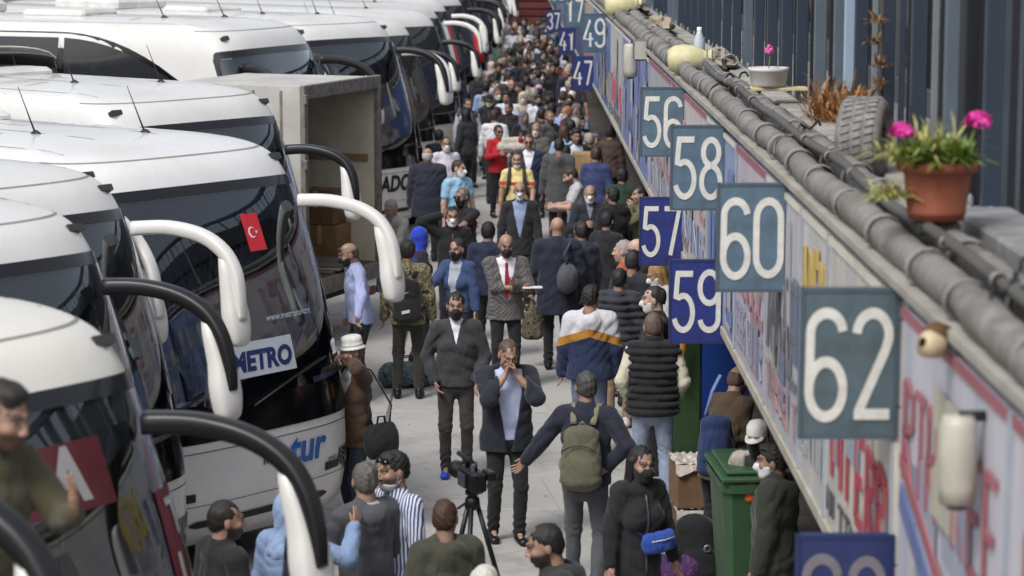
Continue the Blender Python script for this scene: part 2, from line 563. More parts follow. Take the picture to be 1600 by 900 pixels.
ARM = {  # wrist target for the side s=+1 (own left, +X); pole
    'down': ((.27, -.05, .88), (.5, .8, 0)), 'pocket': ((.20, -.09, .94), (.9, .7, -.1)), 'hip': ((.17, .03, 1.03), (1, .45, 0)),
    'chest': ((.07, -.26, 1.24), (.7, .2, -.8)), 'mouth': ((.05, -.17, 1.47), (.8, 0, -.8)), 'phone': ((.09, -.33, 1.18), (.6, .4, -.8)),
    'ear': ((.13, -.07, 1.57), (1, 0, -.6)), 'cross': ((-.10, -.20, 1.18), (.9, .2, -.6)), 'swingf': ((.24, -.22, .97), (.4, 1, 0)),
    'swingb': ((.27, .17, .92), (.5, 1, 0)), 'fwd': ((.16, -.48, 1.22), (.4, .3, -1)), 'out': ((.55, -.18, .98), (.2, .8, -.5)),
    'back': ((.08, .16, 1.0), (1, .3, 0)), 'carry': ((.26, -.12, .90), (.5, .8, 0)), 'strap': ((.13, -.17, 1.27), (.8, .1, -.8)), 'up': ((.2, -.12, 1.62), (1, 0, -.4)),
    'wave': ((.34, -.30, 1.52), (.7, .3, -.9)), 'head': ((.16, -.05, 1.66), (1, -.2, .2)), 'reach': ((.30, -.62, 1.34), (.4, .2, -1)),
}
def skeleton(sp):
    H = sp.get('H', 1.75); s = H / 1.75; J = {'s': s}
    P = V3(0, 0, .93 * s)
    R = rotz(rad(sp.get('twist', 0))) @ roty(rad(sp.get('side', 0))) @ rotx(rad(sp.get('lean', 2)))   # lean forward = towards -Y
    J['R'] = R; J['P'] = P
    up = lambda x, y, z: P + R @ (V3(x, y, z - .93) * s)
    J['up'] = up
    J['C'] = up(0, 0, 1.22); J['N'] = up(0, .015, 1.475)
    w = .178 * sp.get('build', 1.0) * (.93 if sp.get('fem') else 1)
    for k, sg in (('L', 1), ('R', -1)):
        sh = up(sg * w, .01, 1.425); J['sh' + k] = sh
        a = sp.get('arm' + k, 'down')
        if isinstance(a, str): t, pole = ARM[a]; t = V3(sg * t[0], t[1], t[2]); pole = V3(sg * pole[0], pole[1], pole[2])
        else: t = V3(*a); pole = V3(sg * .7, .4, -.6)
        if isinstance(a, str) and a in ('pocket', 'hip', 'down', 'carry', 'back', 'swingf', 'swingb'):
            tw = P + rotz(rad(sp.get('twist', 0))) @ ((t - V3(0, 0, .93)) * s) + V3(0, -.25 * math.sin(rad(sp.get('lean', 2))), 0)
        else: tw = P + R @ ((t - V3(0, 0, .93)) * s)
        el, wr = ik(sh, tw, .285 * s, .25 * s, R @ pole)
        J['el' + k] = el; J['wr' + k] = wr
    st = sp.get('stride', .0) * s; sw = sp.get('stance', .10) * s
    for k, sg in (('L', 1), ('R', -1)):
        hp = V3(sg * .088 * s, 0, .905 * s); J['hp' + k] = hp
        an = V3(sg * sw, -sg * st + .02, .085 * s + (.05 * s if (abs(st) > .12 and sg * st < 0) else 0))
        if sp.get('cross_leg'): an = V3(sg * sw, 0, .085 * s)
        kn, an = ik(hp, an, .42 * s, .415 * s, V3(sg * .12, -1, 0))
        J['kn' + k] = kn; J['an' + k] = an
    Rh = R @ rotx(rad(-sp.get('lean', 2) * .6)) @ rotz(rad(sp.get('hyaw', 0))) @ rotx(rad(sp.get('hpitch', 4)))
    J['Rh'] = Rh
    J['Hd'] = J['N'] + (Rh @ V3(0, -.028, .160)) * (.5 + .5 * s)
    J['hs'] = (.5 + .5 * s) * 1.04
    return J
def dirv(v): return v / (np.linalg.norm(v) + 1e-9)

def hand_prims(wr, fd, up_hint, sg, curl, s):
    """hand at wrist, pointing fd; thumb side near up_hint; palm faces n"""
    fd = dirv(fd); t = up_hint - fd * (up_hint @ fd); t = dirv(t)
    n = dirv(np.cross(fd, t)) * (1 if sg > 0 else -1)
    if sg > 0: n = -n
    pr = []
    base = []
    for i, o in enumerate((.030, .010, -.010, -.029)):
        kb = wr + (fd * (.088 - .004 * abs(i - 1)) + t * o) * s
        base.append(kb)
        pr.append(('c', wr + t * o * .55 * s + fd * .01 * s, kb, .0155 * s, .0115 * s))
    for i, (kb, L) in enumerate(zip(base, (.068, .076, .070, .055))):
        c1 = rad(curl * (.55 + .08 * i)); c2 = rad(curl * (1.25 + .1 * i))
        d1 = fd * math.cos(c1) + n * math.sin(c1); d2 = fd * math.cos(c2) + n * math.sin(c2)
        spr = t * (.006 * (1.5 - i))
        m = kb + (d1 * L * .52 + spr) * s; e = m + (d2 * L * .48 + spr * .5) * s
        pr.append(('c', kb, m, .0098 * s, .0088 * s)); pr.append(('c', m, e, .0088 * s, .0072 * s))
    tb = wr + (fd * .022 + t * .024) * s
    tm = tb + (fd * .034 + t * .026 + n * .010) * s; te = tm + (fd * .030 + t * .004 + n * (.008 + .012 * curl / 60)) * s
    pr.append(('c', tb, tm, .0135 * s, .0105 * s)); pr.append(('c', tm, te, .0102 * s, .0082 * s))
    return pr, wr + (fd * .09 + n * .02) * s

SKIN = {'fair': (.47, .315, .25), 'tan': (.36, .225, .165), 'olive': (.30, .185, .135), 'dark': (.20, .12, .085)}

def head_frame(J):
    Rh, c, hs = J['Rh'], J['Hd'], J['hs']
    return lambda x, y, z: c + Rh @ (V3(x, y, z) * hs)

def body_meshes(sp, J, q):
    """returns verts, quads, colours of the whole body (skin)"""
    s = J['s']; hs = J['hs']; parts = []
    tone = np.array(SKIN[sp.get('skin', 'olive')])
    # --- head and neck
    hp = head_frame(J); Rh = J['Rh']; c = J['Hd']
    m = .16 * hs
    res = {'near': .0065, 'mid': .009, 'far': .014}[q]
    lo = np.minimum(c - m, J['N'] - V3(.07, .07, .05)); hi = np.maximum(c + m, J['N'] + .07)
    f = Field(res, lo, hi)
    E = lambda x, y, z, a, b, d: ('s', hp(x, y, z), (a * hs, b * hs, d * hs), Rh)
    Cc = lambda p1, p2, r1, r2: ('c', hp(*p1), hp(*p2), r1 * hs, r2 * hs)
    fem = sp.get('fem')
    f.put(E(0, .018, .032, .076, .094, .088), .02)
    f.put(E(0, -.026, -.030, .060 if fem else .064, .064, .082), .025)
    f.put(E(0, -.060, -.088, .024, .022, .020), .03)
    f.put(('c', hp(0, .03, -.06), J['N'] - J['R'] @ V3(0, 0, .03), .056 * hs * (.88 if fem else 1), .066 * s * (.88 if fem else 1)), .03)
    for sg in (-1, 1):
        f.put(E(sg * .034, -.062, -.018, .026, .024, .022), .02)
        f.put(Cc((sg * .012, -.087, .034), (sg * .044, -.074, .032), .011, .009), .012)
        f.put(E(sg * .029, -.100, .012, .014, .013, .010), .010, 0, 'sub')
        f.put(E(sg * .077, .012, -.004, .010, .021, .033), .008)
        f.put(E(sg * .012, -.101, -.026, .010, .010, .008), .008)
    f.put(Cc((0, -.088, .020), (0, -.109, -.020), .008, .0115), .012)
    f.put(Cc((-.017, -.090, -.053), (.017, -.090, -.053), .008, .008), .010)
    f.put(Cc((-.013, -.088, -.064), (.013, -.088, -.064), .009, .009), .008)
    V, Q = f.verts()
    L = (V - c) @ Rh / hs
    colr = np.tile(tone, (len(V), 1))
    x, y, z = np.abs(L[:, 0]), L[:, 1], L[:, 2]
    hairc = np.array(rgb(sp.get('hairc', '17120f')))
    def blend(mask, cc, a=1.0):
        mk = mask[:, None] * a; colr[:] = colr * (1 - mk) + cc * mk
    front = y < -.045
    blend((front & (z > .028) & (z < .046) & (x > .010) & (x < .052)).astype(float), hairc, .8)
    blend((front & (z > -.068) & (z < -.046) & (x < .026)).astype(float), tone * np.array([.8, .55, .55]), .8)
    blend((front & (x < .045) & (x > .016) & (z > .003) & (z < .020)).astype(float), tone * .5, .3)
    red = np.exp(-((x - .036) / .02) ** 2 - ((z + .02) / .02) ** 2) * front
    blend(red, tone * np.array([1.1, .75, .7]), .5)
    bd = sp.get('beard', .25 if not fem else 0)
    if bd:
        mk = np.clip((-.018 - z - np.clip(.035 - x, 0, 1) * .5) / .02, 0, 1) * (y < .012) * (z > -.14)
        mk = np.maximum(mk, (front & (z > -.046) & (z < -.034) & (x < .03)) * 1.0)
        blend(mk, hairc * .8 + tone * .1, min(1, bd))
    if sp.get('hair') in ('bald', 'fringe'):
        blend(np.clip((z - .05) / .05, 0, 1), tone * 1.15, 1)
    parts.append((V, Q, colr))
    # --- trunk, arms and legs (under the clothes)
    br = {'near': .022, 'mid': .026, 'far': .04}[q]
    up = J['up']; X1 = J['R'] @ V3(1, 0, 0)
    fr = Field(br, V3(-.75, -.9, .02), V3(.75, .75, 1.6 * s))
    B = sp.get('build', 1.0)
    for p in torso_prims(J, sp): fr.put(p, .03, -.012)
    for k in 'LR':
        fr.put(('c', J['sh' + k], J['el' + k], .046 * s, .038 * s), .02); fr.put(('c', J['el' + k], J['wr' + k], .036 * s, .026 * s), .02)
        fr.put(('c', J['hp' + k], J['kn' + k], .075 * s, .050 * s), .02); fr.put(('c', J['kn' + k], J['an' + k], .050 * s, .035 * s), .02)
        fr.put(('c', J['an' + k], J['an' + k] + V3(0, -.10, -.035), .03, .025), .02)
    V, Q = fr.verts()
    parts.append((V, Q, np.tile(tone, (len(V), 1))))
    # --- forearms and hands
    hr = {'near': .0052, 'mid': .0065, 'far': .012}[q]
    J['palm'] = {}
    for k, sg in (('L', 1), ('R', -1)):
        fd = dirv(J['wr' + k] - J['el' + k])
        a = sp.get('arm' + k, 'down')
        if a == 'pocket' and q != 'near':
            J['palm'][k] = J['wr' + k] + fd * .05; continue
        hint = V3(0, -1, 0) if abs(fd[2]) > .75 else V3(-sg * .3, 0, 1)
        hint = J['R'] @ hint
        fdh = fd
        if a == 'hip': fdh = dirv(V3(-sg * .5, -.5, -.5))
        if a == 'mouth': fdh = dirv(V3(-sg * .35, .25, .9))
        if sp.get('hd' + k): fdh = dirv(V3(*sp['hd' + k])); hint = J['R'] @ V3(0, .3, 1) if abs(fdh[2]) < .7 else V3(-sg * .5, -.6, 0)
        curl = sp.get('curl' + k, {'down': 28, 'carry': 85, 'phone': 60, 'chest': 50, 'mouth': 70, 'ear': 65, 'strap': 85, 'reach': 18, 'wave': 15}.get(a if isinstance(a, str) else '', 35))
        pr, pc = hand_prims(J['wr' + k], fdh, hint, sg, curl, s)
        J['palm'][k] = pc
        bare = sp.get('sleeve', 'long') == 'short'
        a0 = J['sh' + k] if bare else J['wr' + k] - fd * .10
        pts = [p[1] for p in pr] + [p[2] for p in pr] + [a0, J['el' + k] if bare else a0]
        lo = np.min(pts, 0) - .06; hi = np.max(pts, 0) + .06
        f = Field(hr if not bare else max(hr, .008), lo, hi)
        if bare:
            f.put(('c', J['sh' + k], J['el' + k], .050 * s, .041 * s), .02)
            f.put(('c', J['el' + k], J['wr' + k] * .6 + J['el' + k] * .4, .042 * s, .036 * s), .02)
            f.put(('c', J['wr' + k] * .6 + J['el' + k] * .4, J['wr' + k], .036 * s, .025 * s), .02)
        else: f.put(('c', a0, J['wr' + k], .032 * s, .025 * s), .01)
        for p in pr: f.put(p, .006)
        r = f.verts()
        if r: parts.append((r[0], r[1], np.tile(tone * np.array([1, .95, .93]), (len(r[0]), 1))))
    n = 0; Vs, Qs, Cs = [], [], []
    for V, Q, c_ in parts:
        Vs.append(V); Qs.append(Q + n); Cs.append(c_); n += len(V)
    return np.concatenate(Vs), np.concatenate(Qs), np.concatenate(Cs)

def torso_prims(J, sp):
    s = J['s']; B = sp.get('build', 1.0); up = J['up']; X1 = J['R'] @ V3(1, 0, 0)
    fem = sp.get('fem'); bl = sp.get('belly', 0.)
    pr = [('e', up(0, 0, .92), up(0, -.005, 1.10), .158 * s * B, .115 * s, .150 * s * B * (.92 if fem else 1), (.108 + bl * .5) * s, X1),
          ('e', up(0, -.005 - bl * .3, 1.08), up(0, -.005, 1.28), .148 * s * B * (.92 if fem else 1), (.108 + bl) * s, .160 * s * B * (.93 if fem else 1), .112 * s, X1),
          ('e', up(0, .0, 1.26), up(0, .012, 1.40), .160 * s * B * (.93 if fem else 1), .112 * s, .130 * s * B, .088 * s, X1),
          ('c', J['shL'] * .9 + J['shR'] * .1, J['shR'] * .9 + J['shL'] * .1, .062 * s, .062 * s),
          ('c', J['N'] - J['R'] @ V3(0, 0, .045), J['N'] + J['R'] @ V3(0, 0, .0), .085 * s, .062 * s)]
    if fem:
        for sg in (-1, 1): pr.append(('s', up(sg * .075, -.095, 1.24), (.06, .05, .06)))
    return pr

def cloth_top(sp, J, q, spec, which):
    """spec: dict(off, hem, zv, open, sleeves, collar, hood, ribs)"""
    s = J['s']; up = J['up']; R = J['R']; P = J['P']
    res = {'near': .0115, 'mid': .0150, 'far': .026}[q]
    off = spec.get('off', .018); hem = spec.get('hem', .86)
    slv = spec.get('sleeves', 'long')
    pts = [J[x] for x in ('shL', 'shR', 'N', 'P', 'C')]
    if slv != 'none': pts += [J['elL'], J['elR'], J['wrL'], J['wrR']]
    pts += [V3(-.22, -.25, hem * s - .06), V3(.22, .22, hem * s - .06), J['N'] + V3(0, .15, .12), J['N'] + V3(0, -.1, .1)]
    f = Field(res, np.min(pts, 0) - .10, np.max(pts, 0) + .10)
    k = .035 if spec.get('smooth') else .028
    for p in torso_prims(J, sp): f.put(p, k, off)
    X1 = R @ V3(1, 0, 0); B = sp.get('build', 1.0)
    if hem < .93:
        fl = spec.get('flare', .012)
        f.put(('e', up(0, 0, .93), P + V3(0, 0, (hem - .93) * s - .05), .160 * s * B, .118 * s, (.165 + fl) * s * B, (.122 + fl) * s, X1), .03, off)
    if slv != 'none':
        for kk in 'LR':
            sh, el, wr = J['sh' + kk], J['el' + kk], J['wr' + kk]
            so = off * .8
            if slv == 'long':
                f.put(('c', sh, el, .058 * s, .049 * s), .025, so)
                f.put(('c', el, wr - dirv(wr - el) * .005, .048 * s, .034 * s), .02, so)
            else:
                e2 = sh + (el - sh) * .62
                f.put(('c', sh, e2, .060 * s, .058 * s), .025, so * .6)
    if spec.get('collar', True):
        ch = spec.get('collar_h', .028)
        f.put(('c', J['N'] - R @ V3(0, -.008, .02), J['N'] + R @ V3(0, -.012, ch), .074 * s, .064 * s), .012, 0.0)
    if spec.get('hood'):
        b = lambda x, y, z: J['N'] + R @ (V3(x, y, z) * s)
        f.put(('e', b(-.075, .035, .0), b(0, .105, -.045), .045, .04, .06, .05, X1), .03)
        f.put(('e', b(.075, .035, .0), b(0, .105, -.045), .045, .04, .06, .05, X1), .03)
        f.put(('s', b(0, .10, -.085), (.10, .055, .085)), .03)
        f.put(('c', b(0, .0, .16), b(0, .04, .02), .062, .062), .02, -.0, 'sub')
    sd_ = sp.get('seed', 1) * 7 + (3 if which == 'inner' else 0)
    f.disp(wrinkle(sd_, spec.get('wr', .0105)))
    # sleeve creases at the elbow
    if spec.get('ribs'):
        rz = spec['ribs']
        f.disp(lambda X, Y, Z: .011 * (1 - 2.0 * np.abs(np.sin(Z * rz))) * (np.abs(X) < 9))
    # hem, neck opening, front opening in the torso frame
    f.cut(lambda X, Y, Z: (hem * s - Z) * np.ones_like(X * Y) if slv == 'none' or True else 0) if not spec.get('no_hem') else None
    return f

def person(name, px, py, face, label, q='mid', loc=None, group=None, build_at=None, **sp):
    """px,py = photo pixel of the top of the head; H gives the ground point below"""
    H = sp.setdefault('H', 1.75)
    J = skeleton(sp); s = J['s']
    hp = head_frame(J)
    top = hp(0, .02, .125)
    if sp.get('hat') : top = hp(0, .02, .15)
    fz = rad(face)
    if loc is None:
        z0 = sp.get('z', 0.)
        g = at_z(px, py, z0 + top[2])
        off = rotz(fz) @ V3(top[0], top[1], 0)
        loc = (g.x - off[0], g.y - off[1], z0)
    root = empty('person', loc, fz, label, 'person', group)
    sp.setdefault('seed', int(abs(px) * 3 + abs(py)))
    # body
    V, Q, C = body_meshes(sp, J, q)
    me = me_np('body', V, Q)
    ca = me.color_attributes.new('Col', 'FLOAT_COLOR', 'POINT')
    ca.data.foreach_set('color', np.concatenate([C, np.ones((len(C), 1))], 1).astype(np.float32).ravel())
    link('body', me, mat_skin(), root)
    # eyes
    hs = J['hs']; Rh = J['Rh']
    if q != 'far' and sp.get('eyes', True):
        for sg in (-1, 1):
            mb = MB(); mb.sphere((0, 0, 0), .0108 * hs, 8, 6)
            M = Matrix([list(r) for r in Rh])
            o = mb.build('eye', mat_eye(), root, tuple(hp(sg * .030, -.0765, .012)))
            o.rotation_euler = M.to_euler()
    # hair / headgear
    hair = sp.get('hair', 'short')
    hres = {'near': .0075, 'mid': .010, 'far': .016}[q]
    hc = sp.get('hairc', '17120f')
    E = lambda x, y, z, a, b, d: ('s', hp(x, y, z), (a * hs, b * hs, d * hs), Rh)
    def local(X, Y, Z):
        c = J['Hd']; dx, dy, dz = X - c[0], Y - c[1], Z - c[2]
        return [(Rh[0, i] * dx + Rh[1, i] * dy + Rh[2, i] * dz) / hs for i in range(3)]
    def hairline(X, Y, Z, lift=0.):
        x, y, z = local(X, Y, Z)
        fy = np.where(y < -.012, -.012 + 1.32 * (-.012 - y), -.012 - .62 * (y + .012)) + .008 + lift - .10 * np.abs(x) * (y < -.03)
        return (fy - z) * .75 + .006 * np.sin(210 * x) * np.sin(160 * y + 70 * z)
    if hair not in ('bald', 'none', 'hijab'):
        c = J['Hd']; m = .2
        lo = c - m; hi = c + m
        if hair in ('long', 'pony'): lo = lo - V3(0, .0, .25); hi = hi + V3(0, .1, 0)
        f = Field(hres, lo, hi)
        v = sp.get('vol', 1.0) + (.9 if q == 'far' else 0)
        f.put(E(0, .026, .035, .0792 * (1 + .08 * (v - 1)), .0965 + .004 * (v - 1), .0925 + .016 * (v - 1)), .02)
        f.put(E(0, .055, -.01, .070, .06, .07), .02)
        if v > 1: f.put(E(0, -.03, .10, .05, .045, .03), .02)
        rs = sp['seed']
        f.disp(wrinkle(rs, .0075 if hair == 'short' else .006, 75., 85.))
        if hair == 'fringe':
            f.cut(lambda X, Y, Z: np.maximum(hairline(X, Y, Z), local(X, Y, Z)[2] - .045))
            f.cut(lambda X, Y, Z: -(local(X, Y, Z)[1] + .015))
        else:
            f.cut(lambda X, Y, Z: hairline(X, Y, Z, sp.get('recede', 0.)))
        if hair in ('long', 'pony'):
            if hair == 'long':
                f.put(('c', hp(-.045, .055, .0), hp(-.06, .065, -.24), .045, .035), .03)
                f.put(('c', hp(.045, .055, .0), hp(.06, .065, -.24), .045, .035), .03)
                for sg in (-1, 1): f.put(('c', hp(sg * .075, .01, .03), hp(sg * .075, .0, -.16), .022, .022), .02)
            else:
                f.put(('c', hp(0, .10, .06), hp(0, .14, -.02), .035, .03), .02); f.put(('c', hp(0, .14, -.02), hp(0, .12, -.16), .032, .018), .02)
        if sp.get('bun'): f.put(E(0, .06, .11, .04, .04, .035), .01)
        me = f.mesh('hair')
        if me: link('hair', me, mat_hair(hc), root)
    if hair == 'hijab':
        c = J['Hd']
        f = Field(hres, c - V3(.22, .22, .34), c + .19)
        f.put(E(0, .018, .025, .097, .112, .115), .02)
        f.put(E(0, .0, -.05, .090, .095, .09), .03)
        f.put(('e', hp(0, .02, -.10), J['N'] - J['R'] @ V3(0, 0, .09), .085, .08, .15, .12, J['R'] @ V3(1, 0, 0)), .04)
        f.disp(wrinkle(sp['seed'], .008, 20, 30))
        f.put(E(0, -.10, -.005, .058, .075, .080), .015, 0, 'sub')
        link('headscarf', f.mesh('headscarf'), mat_fabric(hc, sp.get('scarfk', 'plain'), sp.get('hairc2')), root)
    if sp.get('hat'):
        ht = sp['hat']; mb = MB(); M = Matrix([list(r) for r in Rh]).to_4x4(); M.translation = Vector(hp(0, .015, .05))
        b = MB()
        if ht == 'brim':
            b.lathe([(.124, -.014), (.126, -.008), (.10, .004), (.094, .012), (.092, .06), (.086, .088), (.06, .10), (.0005, .092)], 20, (0, 0, 0), None, .88, 1.05)
            b.lathe([(.0945, .006), (.0975, .010), (.0965, .030), (.093, .034)], 20, (0, 0, 0), None, .88, 1.05)
        elif ht == 'cap':
            b.lathe([(.092, -.02), (.093, .01), (.088, .05), (.068, .078), (.03, .092), (.0005, .095)], 18, (0, 0, 0), None, .88, 1.08)
            n = 10
            top_ = [(.085 * math.sin(t), -.085 * math.cos(t) - .012, -.012) for t in [rad(-62 + 124 * i / n) for i in range(n + 1)]]
            out_ = [(.078 * math.sin(t), -.155 * math.cos(t) - .022, -.030) for t in [rad(-62 + 124 * i / n) for i in range(n + 1)]]
            vs = top_ + out_ + [(p[0], p[1], p[2] - .005) for p in top_ + out_]
            fs = [(i, i + 1, n + 2 + i, n + 1 + i) for i in range(n)] + [(2 * n + 2 + i, 3 * n + 3 + i, 3 * n + 4 + i, 2 * n + 3 + i) for i in range(n)]
            fs += [(n + 1 + i, n + 2 + i, 3 * n + 4 + i, 3 * n + 3 + i) for i in range(n)]
            b.add(vs, fs, True)
        elif ht == 'beanie':
            b.lathe([(.092, -.03), (.096, -.01), (.094, .02), (.088, .055), (.065, .085), (.03, .098), (.0005, .10)], 18, (0, 0, 0), None, .88, 1.06)
        v2 = [M @ Vector(p) for p in b.v]
        mb.v = [tuple(p) for p in v2]; mb.f = b.f; mb.sm = b.sm
        mb.build({'brim': 'hat', 'cap': 'cap', 'beanie': 'knit_cap'}[ht], mat_fabric(sp.get('hatc', 'e8e8e6')), root)
    # mask
    if sp.get('mask') and q != 'none':
        c = hp(0, -.05, -.05)
        f = Field({'near': .0058, 'mid': .0075, 'far': .012}[q], c - .12, c + .12)
        o = .007
        f.put(E(0, .018, .032, .076, .094, .088), .02, o)
        f.put(E(0, -.026, -.030, .062, .064, .082), .03, o)
        f.put(E(0, -.060, -.088, .026, .024, .020), .03, o)
        f.put(('c', hp(0, -.080, .010), hp(0, -.108, -.030), .010 * hs, .016 * hs), .03, o)
        dz = -.055 if sp['mask'] == 'chin' else 0
        def rg(X, Y, Z):
            x, y, z = local(X, Y, Z)
            return np.maximum(np.maximum(z - (.004 - .35 * np.abs(x)) - dz, -.122 - z), np.maximum(y + .012, -.1 + 0 * x)) * .8
        f.cut(rg)
        me = f.mesh('face_mask')
        if me: link('face_mask', me, mat_fabric(sp.get('maskc', '16171a'), rough=.8, wr=.3), root)
        mb = MB()
        for sg in (-1, 1):
            mb.tube([hp(sg * .066, -.02, -.01 + dz), hp(sg * .079, .02, .028)], .0022, 4)
            mb.tube([hp(sg * .060, -.02, -.06 + dz * .5), hp(sg * .079, .02, -.03)], .0022, 4)
        if q != 'far': mb.build('mask_strap', mat_fabric(sp.get('maskc', '16171a'), rough=.8, wr=.3), root)
    if sp.get('glasses'):
        mb = MB(); gy, gz = (-.098, .014) if sp['glasses'] != 'top' else (-.072, .085)
        for sg in (-1, 1):
            mb.lathe([(.0005, 0), (.023, 0), (.024, .004), (.0005, .004)], 12, hp(sg * .030, gy, gz), Rh @ V3(0, -1, .0 if gz < .05 else .8))
            mb.tube([hp(sg * .054, gy + .004, gz + .004), hp(sg * .082, .02, gz + .0)], .0022, 4)
        mb.tube([hp(-.01, gy - .003, gz + .004), hp(.01, gy - .003, gz + .004)], .0022, 4)
        mb.build('glasses', mat_paint('0b0b0d', .12, spec=.7, dirt=0), root)
    # upper clothing
    o = dict(sp.get('top', {})); zc = o.get('c', '1b1d22')
    up = J['up']; R = J['R']; P = J['P']
    def tl(X, Y, Z):        # torso frame coordinates (z as if standing)
        dx, dy, dz = X - P[0], Y - P[1], Z - P[2]
        return [(R[0, i] * dx + R[1, i] * dy + R[2, i] * dz) / s + (.93 if i == 2 else 0) for i in range(3)]
    if 'zv' in o or 'open' in o:
        inn = sp.get('inner', {'c': 'c9d2e0'})
        f = cloth_top(sp, J, q, dict(off=.006, hem=inn.get('hem', .90), sleeves='none', wr=.004, collar=True, collar_h=.022), 'inner')
        me = f.mesh('shirt')
        if me: link('shirt', me, mat_fabric(inn['c'], inn.get('kind', 'plain'), inn.get('c2'), wr=.3), root)
        if sp.get('tie'):
            f = cloth_top(sp, J, q if q == 'near' else 'mid', dict(off=.013, hem=.90, sleeves='none', wr=.0, collar=False), 'inner')
            def tr(X, Y, Z):
                x, y, z = tl(X, Y, Z)
                return np.maximum(np.maximum(np.abs(x) - (.038 - .02 * np.clip((z - 1.05) / .35, 0, 1)), y + .03), np.maximum(z - 1.445, 1.02 - z))
            f.cut(tr); me = f.mesh('necktie')
            if me: link('necktie', me, mat_fabric(sp['tie'], wr=.2), root)
    f = cloth_top(sp, J, q, o, 'outer')
    if 'zv' in o:
        zv = o['zv']; wd = o.get('vw', .30)
        f.carve(lambda X, Y, Z: np.maximum(np.abs(tl(X, Y, Z)[0]) - (tl(X, Y, Z)[2] - zv) * wd, tl(X, Y, Z)[1] + .015) * .9)
    if 'open' in o:
        ow = o['open']
        f.carve(lambda X, Y, Z: np.maximum(np.abs(tl(X, Y, Z)[0]) - (ow + .05 * np.clip((tl(X, Y, Z)[2] - 1.1) / .3, -1, 1)), tl(X, Y, Z)[1] + .02) * .9)
    me = f.mesh('top')
    if me: link(o.get('part', 'jacket'), me, mat_fabric(zc, o.get('kind', 'plain'), o.get('c2'), o.get('c3')), root)
    if me and q != 'far' and 'zv' not in o and 'open' not in o and o.get('part', 'jacket') in ('jacket', 'quilted_vest'):
        n_ = len(me.vertices); A = np.zeros(n_ * 3, np.float32); me.vertices.foreach_get('co', A); A = A.reshape(-1, 3)
        T = (A - P) @ R / s; T[:, 2] += .93; pts_ = []
        for z_ in np.arange(max(o.get('hem', .85), .8) + .04, 1.45, .045):
            m_ = (np.abs(T[:, 0]) < .022) & (np.abs(T[:, 2] - z_) < .03)
            if m_.any(): pts_.append(tuple(P + R @ (V3(0, T[m_, 1].min() - .003, z_ - .93) * s)))
        if len(pts_) > 4: MB().tube(pts_, .0045, 5, .009).build('zip', mat_paint('2b2b2d' if zc > '555555' else '5c5d60', .4, .4, dirt=.2), root)
    if sp.get('sleeve_c'):      # sleeves of another colour (vest over shirt)
        f = Field({'near': .0115, 'mid': .014, 'far': .026}[q], np.min([J['shL'], J['shR'], J['elL'], J['elR'], J['wrL'], J['wrR']], 0) - .09, np.max([J['shL'], J['shR'], J['elL'], J['elR'], J['wrL'], J['wrR']], 0) + .09)
        for kk in 'LR':
            sh, el, wr = J['sh' + kk], J['el' + kk], J['wr' + kk]
            e2 = el if sp.get('sleeve') != 'short' else sh + (el - sh) * .62
            f.put(('c', sh, e2, .064 * s, .060 * s), .02)
            if sp.get('sleeve') != 'short': f.put(('c', el, wr - dirv(wr - el) * .01, .060 * s, .042 * s), .02)
        f.disp(wrinkle(sp['seed'] + 5, .008))
        me = f.mesh('sleeves')
        if me: link('sleeves', me, mat_fabric(sp['sleeve_c'], sp.get('sleeve_k', 'plain'), sp.get('sleeve_c2')), root)
    # trousers
    t = dict(sp.get('legs', {})); tc = t.get('c', '17181c')
    lo = V3(-.35, -.42, .02); hi = V3(.35, .42, 1.08 * s)
    f = Field({'near': .0115, 'mid': .0145, 'far': .024}[q], lo, hi)
    wdt = t.get('w', 1.0)
    if t.get('skirt'):
        f.put(('e', V3(0, 0, 1.0 * s), V3(0, 0, t['skirt'] * s), .155, .115, .24, .20, V3(1, 0, 0)), .03)
        f.cut(lambda X, Y, Z: (t['skirt'] * s - Z) + 0 * X * Y)
    else:
        f.put(('e', V3(0, 0, 1.00 * s), V3(0, 0, .88 * s), .158 * s, .112 * s, .168 * s, .125 * s, V3(1, 0, 0)), .03)
        for kk in 'LR':
            h, kn, an = J['hp' + kk], J['kn' + kk], J['an' + kk]
            f.put(('c', h, kn, .090 * s * wdt, .064 * s * wdt), .03 if kk == 'L' else .022)
            f.put(('c', kn, an + V3(0, .0, -.01), .063 * s * wdt, .050 * s * wdt), .02)
        f.cut(lambda X, Y, Z: (.028 * s - Z) + 0 * X * Y)
        f.cut(lambda X, Y, Z: (Z - 1.04 * s) + 0 * X * Y)
        b0 = wrinkle(sp['seed'] + 9, .006, 12, 18)
        f.disp(b0)
        f.disp(lambda X, Y, Z: .008 * np.sin(95 * Z + 5 * np.sin(20 * X) + 4 * np.sin(17 * Y)) * (np.exp(-((Z - .15 * s) / .09) ** 2) + .5 * np.exp(-((Z - .50 * s) / .08) ** 2)))
    me = f.mesh('trousers')
    if me: link('skirt' if t.get('skirt') else 'trousers', me, mat_fabric(tc, t.get('kind', 'plain'), t.get('c2')), root)
    # shoes
    for kk, sg in (('L', 1), ('R', -1)):
        a = J['an' + kk]; dzf = a[2] - .085 * s
        f = Field({'near': .009, 'mid': .011, 'far': .02}[q], a + V3(-.08, -.26, -.12), a + V3(.08, .12, .06))
        g = V3(a[0], a[1], dzf)
        f.put(('e', g + V3(0, .03, .042), g + V3(sg * .012, -.145, .030), .040, .042, .043, .032, V3(1, 0, 0)), .02)
        f.put(('c', g + V3(0, .02, .05), g + V3(0, .015, .095), .040, .042), .02)
        f.cut(lambda X, Y, Z: (dzf + .002 - Z) + 0 * X * Y)
        me = f.mesh('shoe')
        if me: link('shoe', me, mat_paint(sp.get('shoes', '121214'), .45, dirt=.3), root)
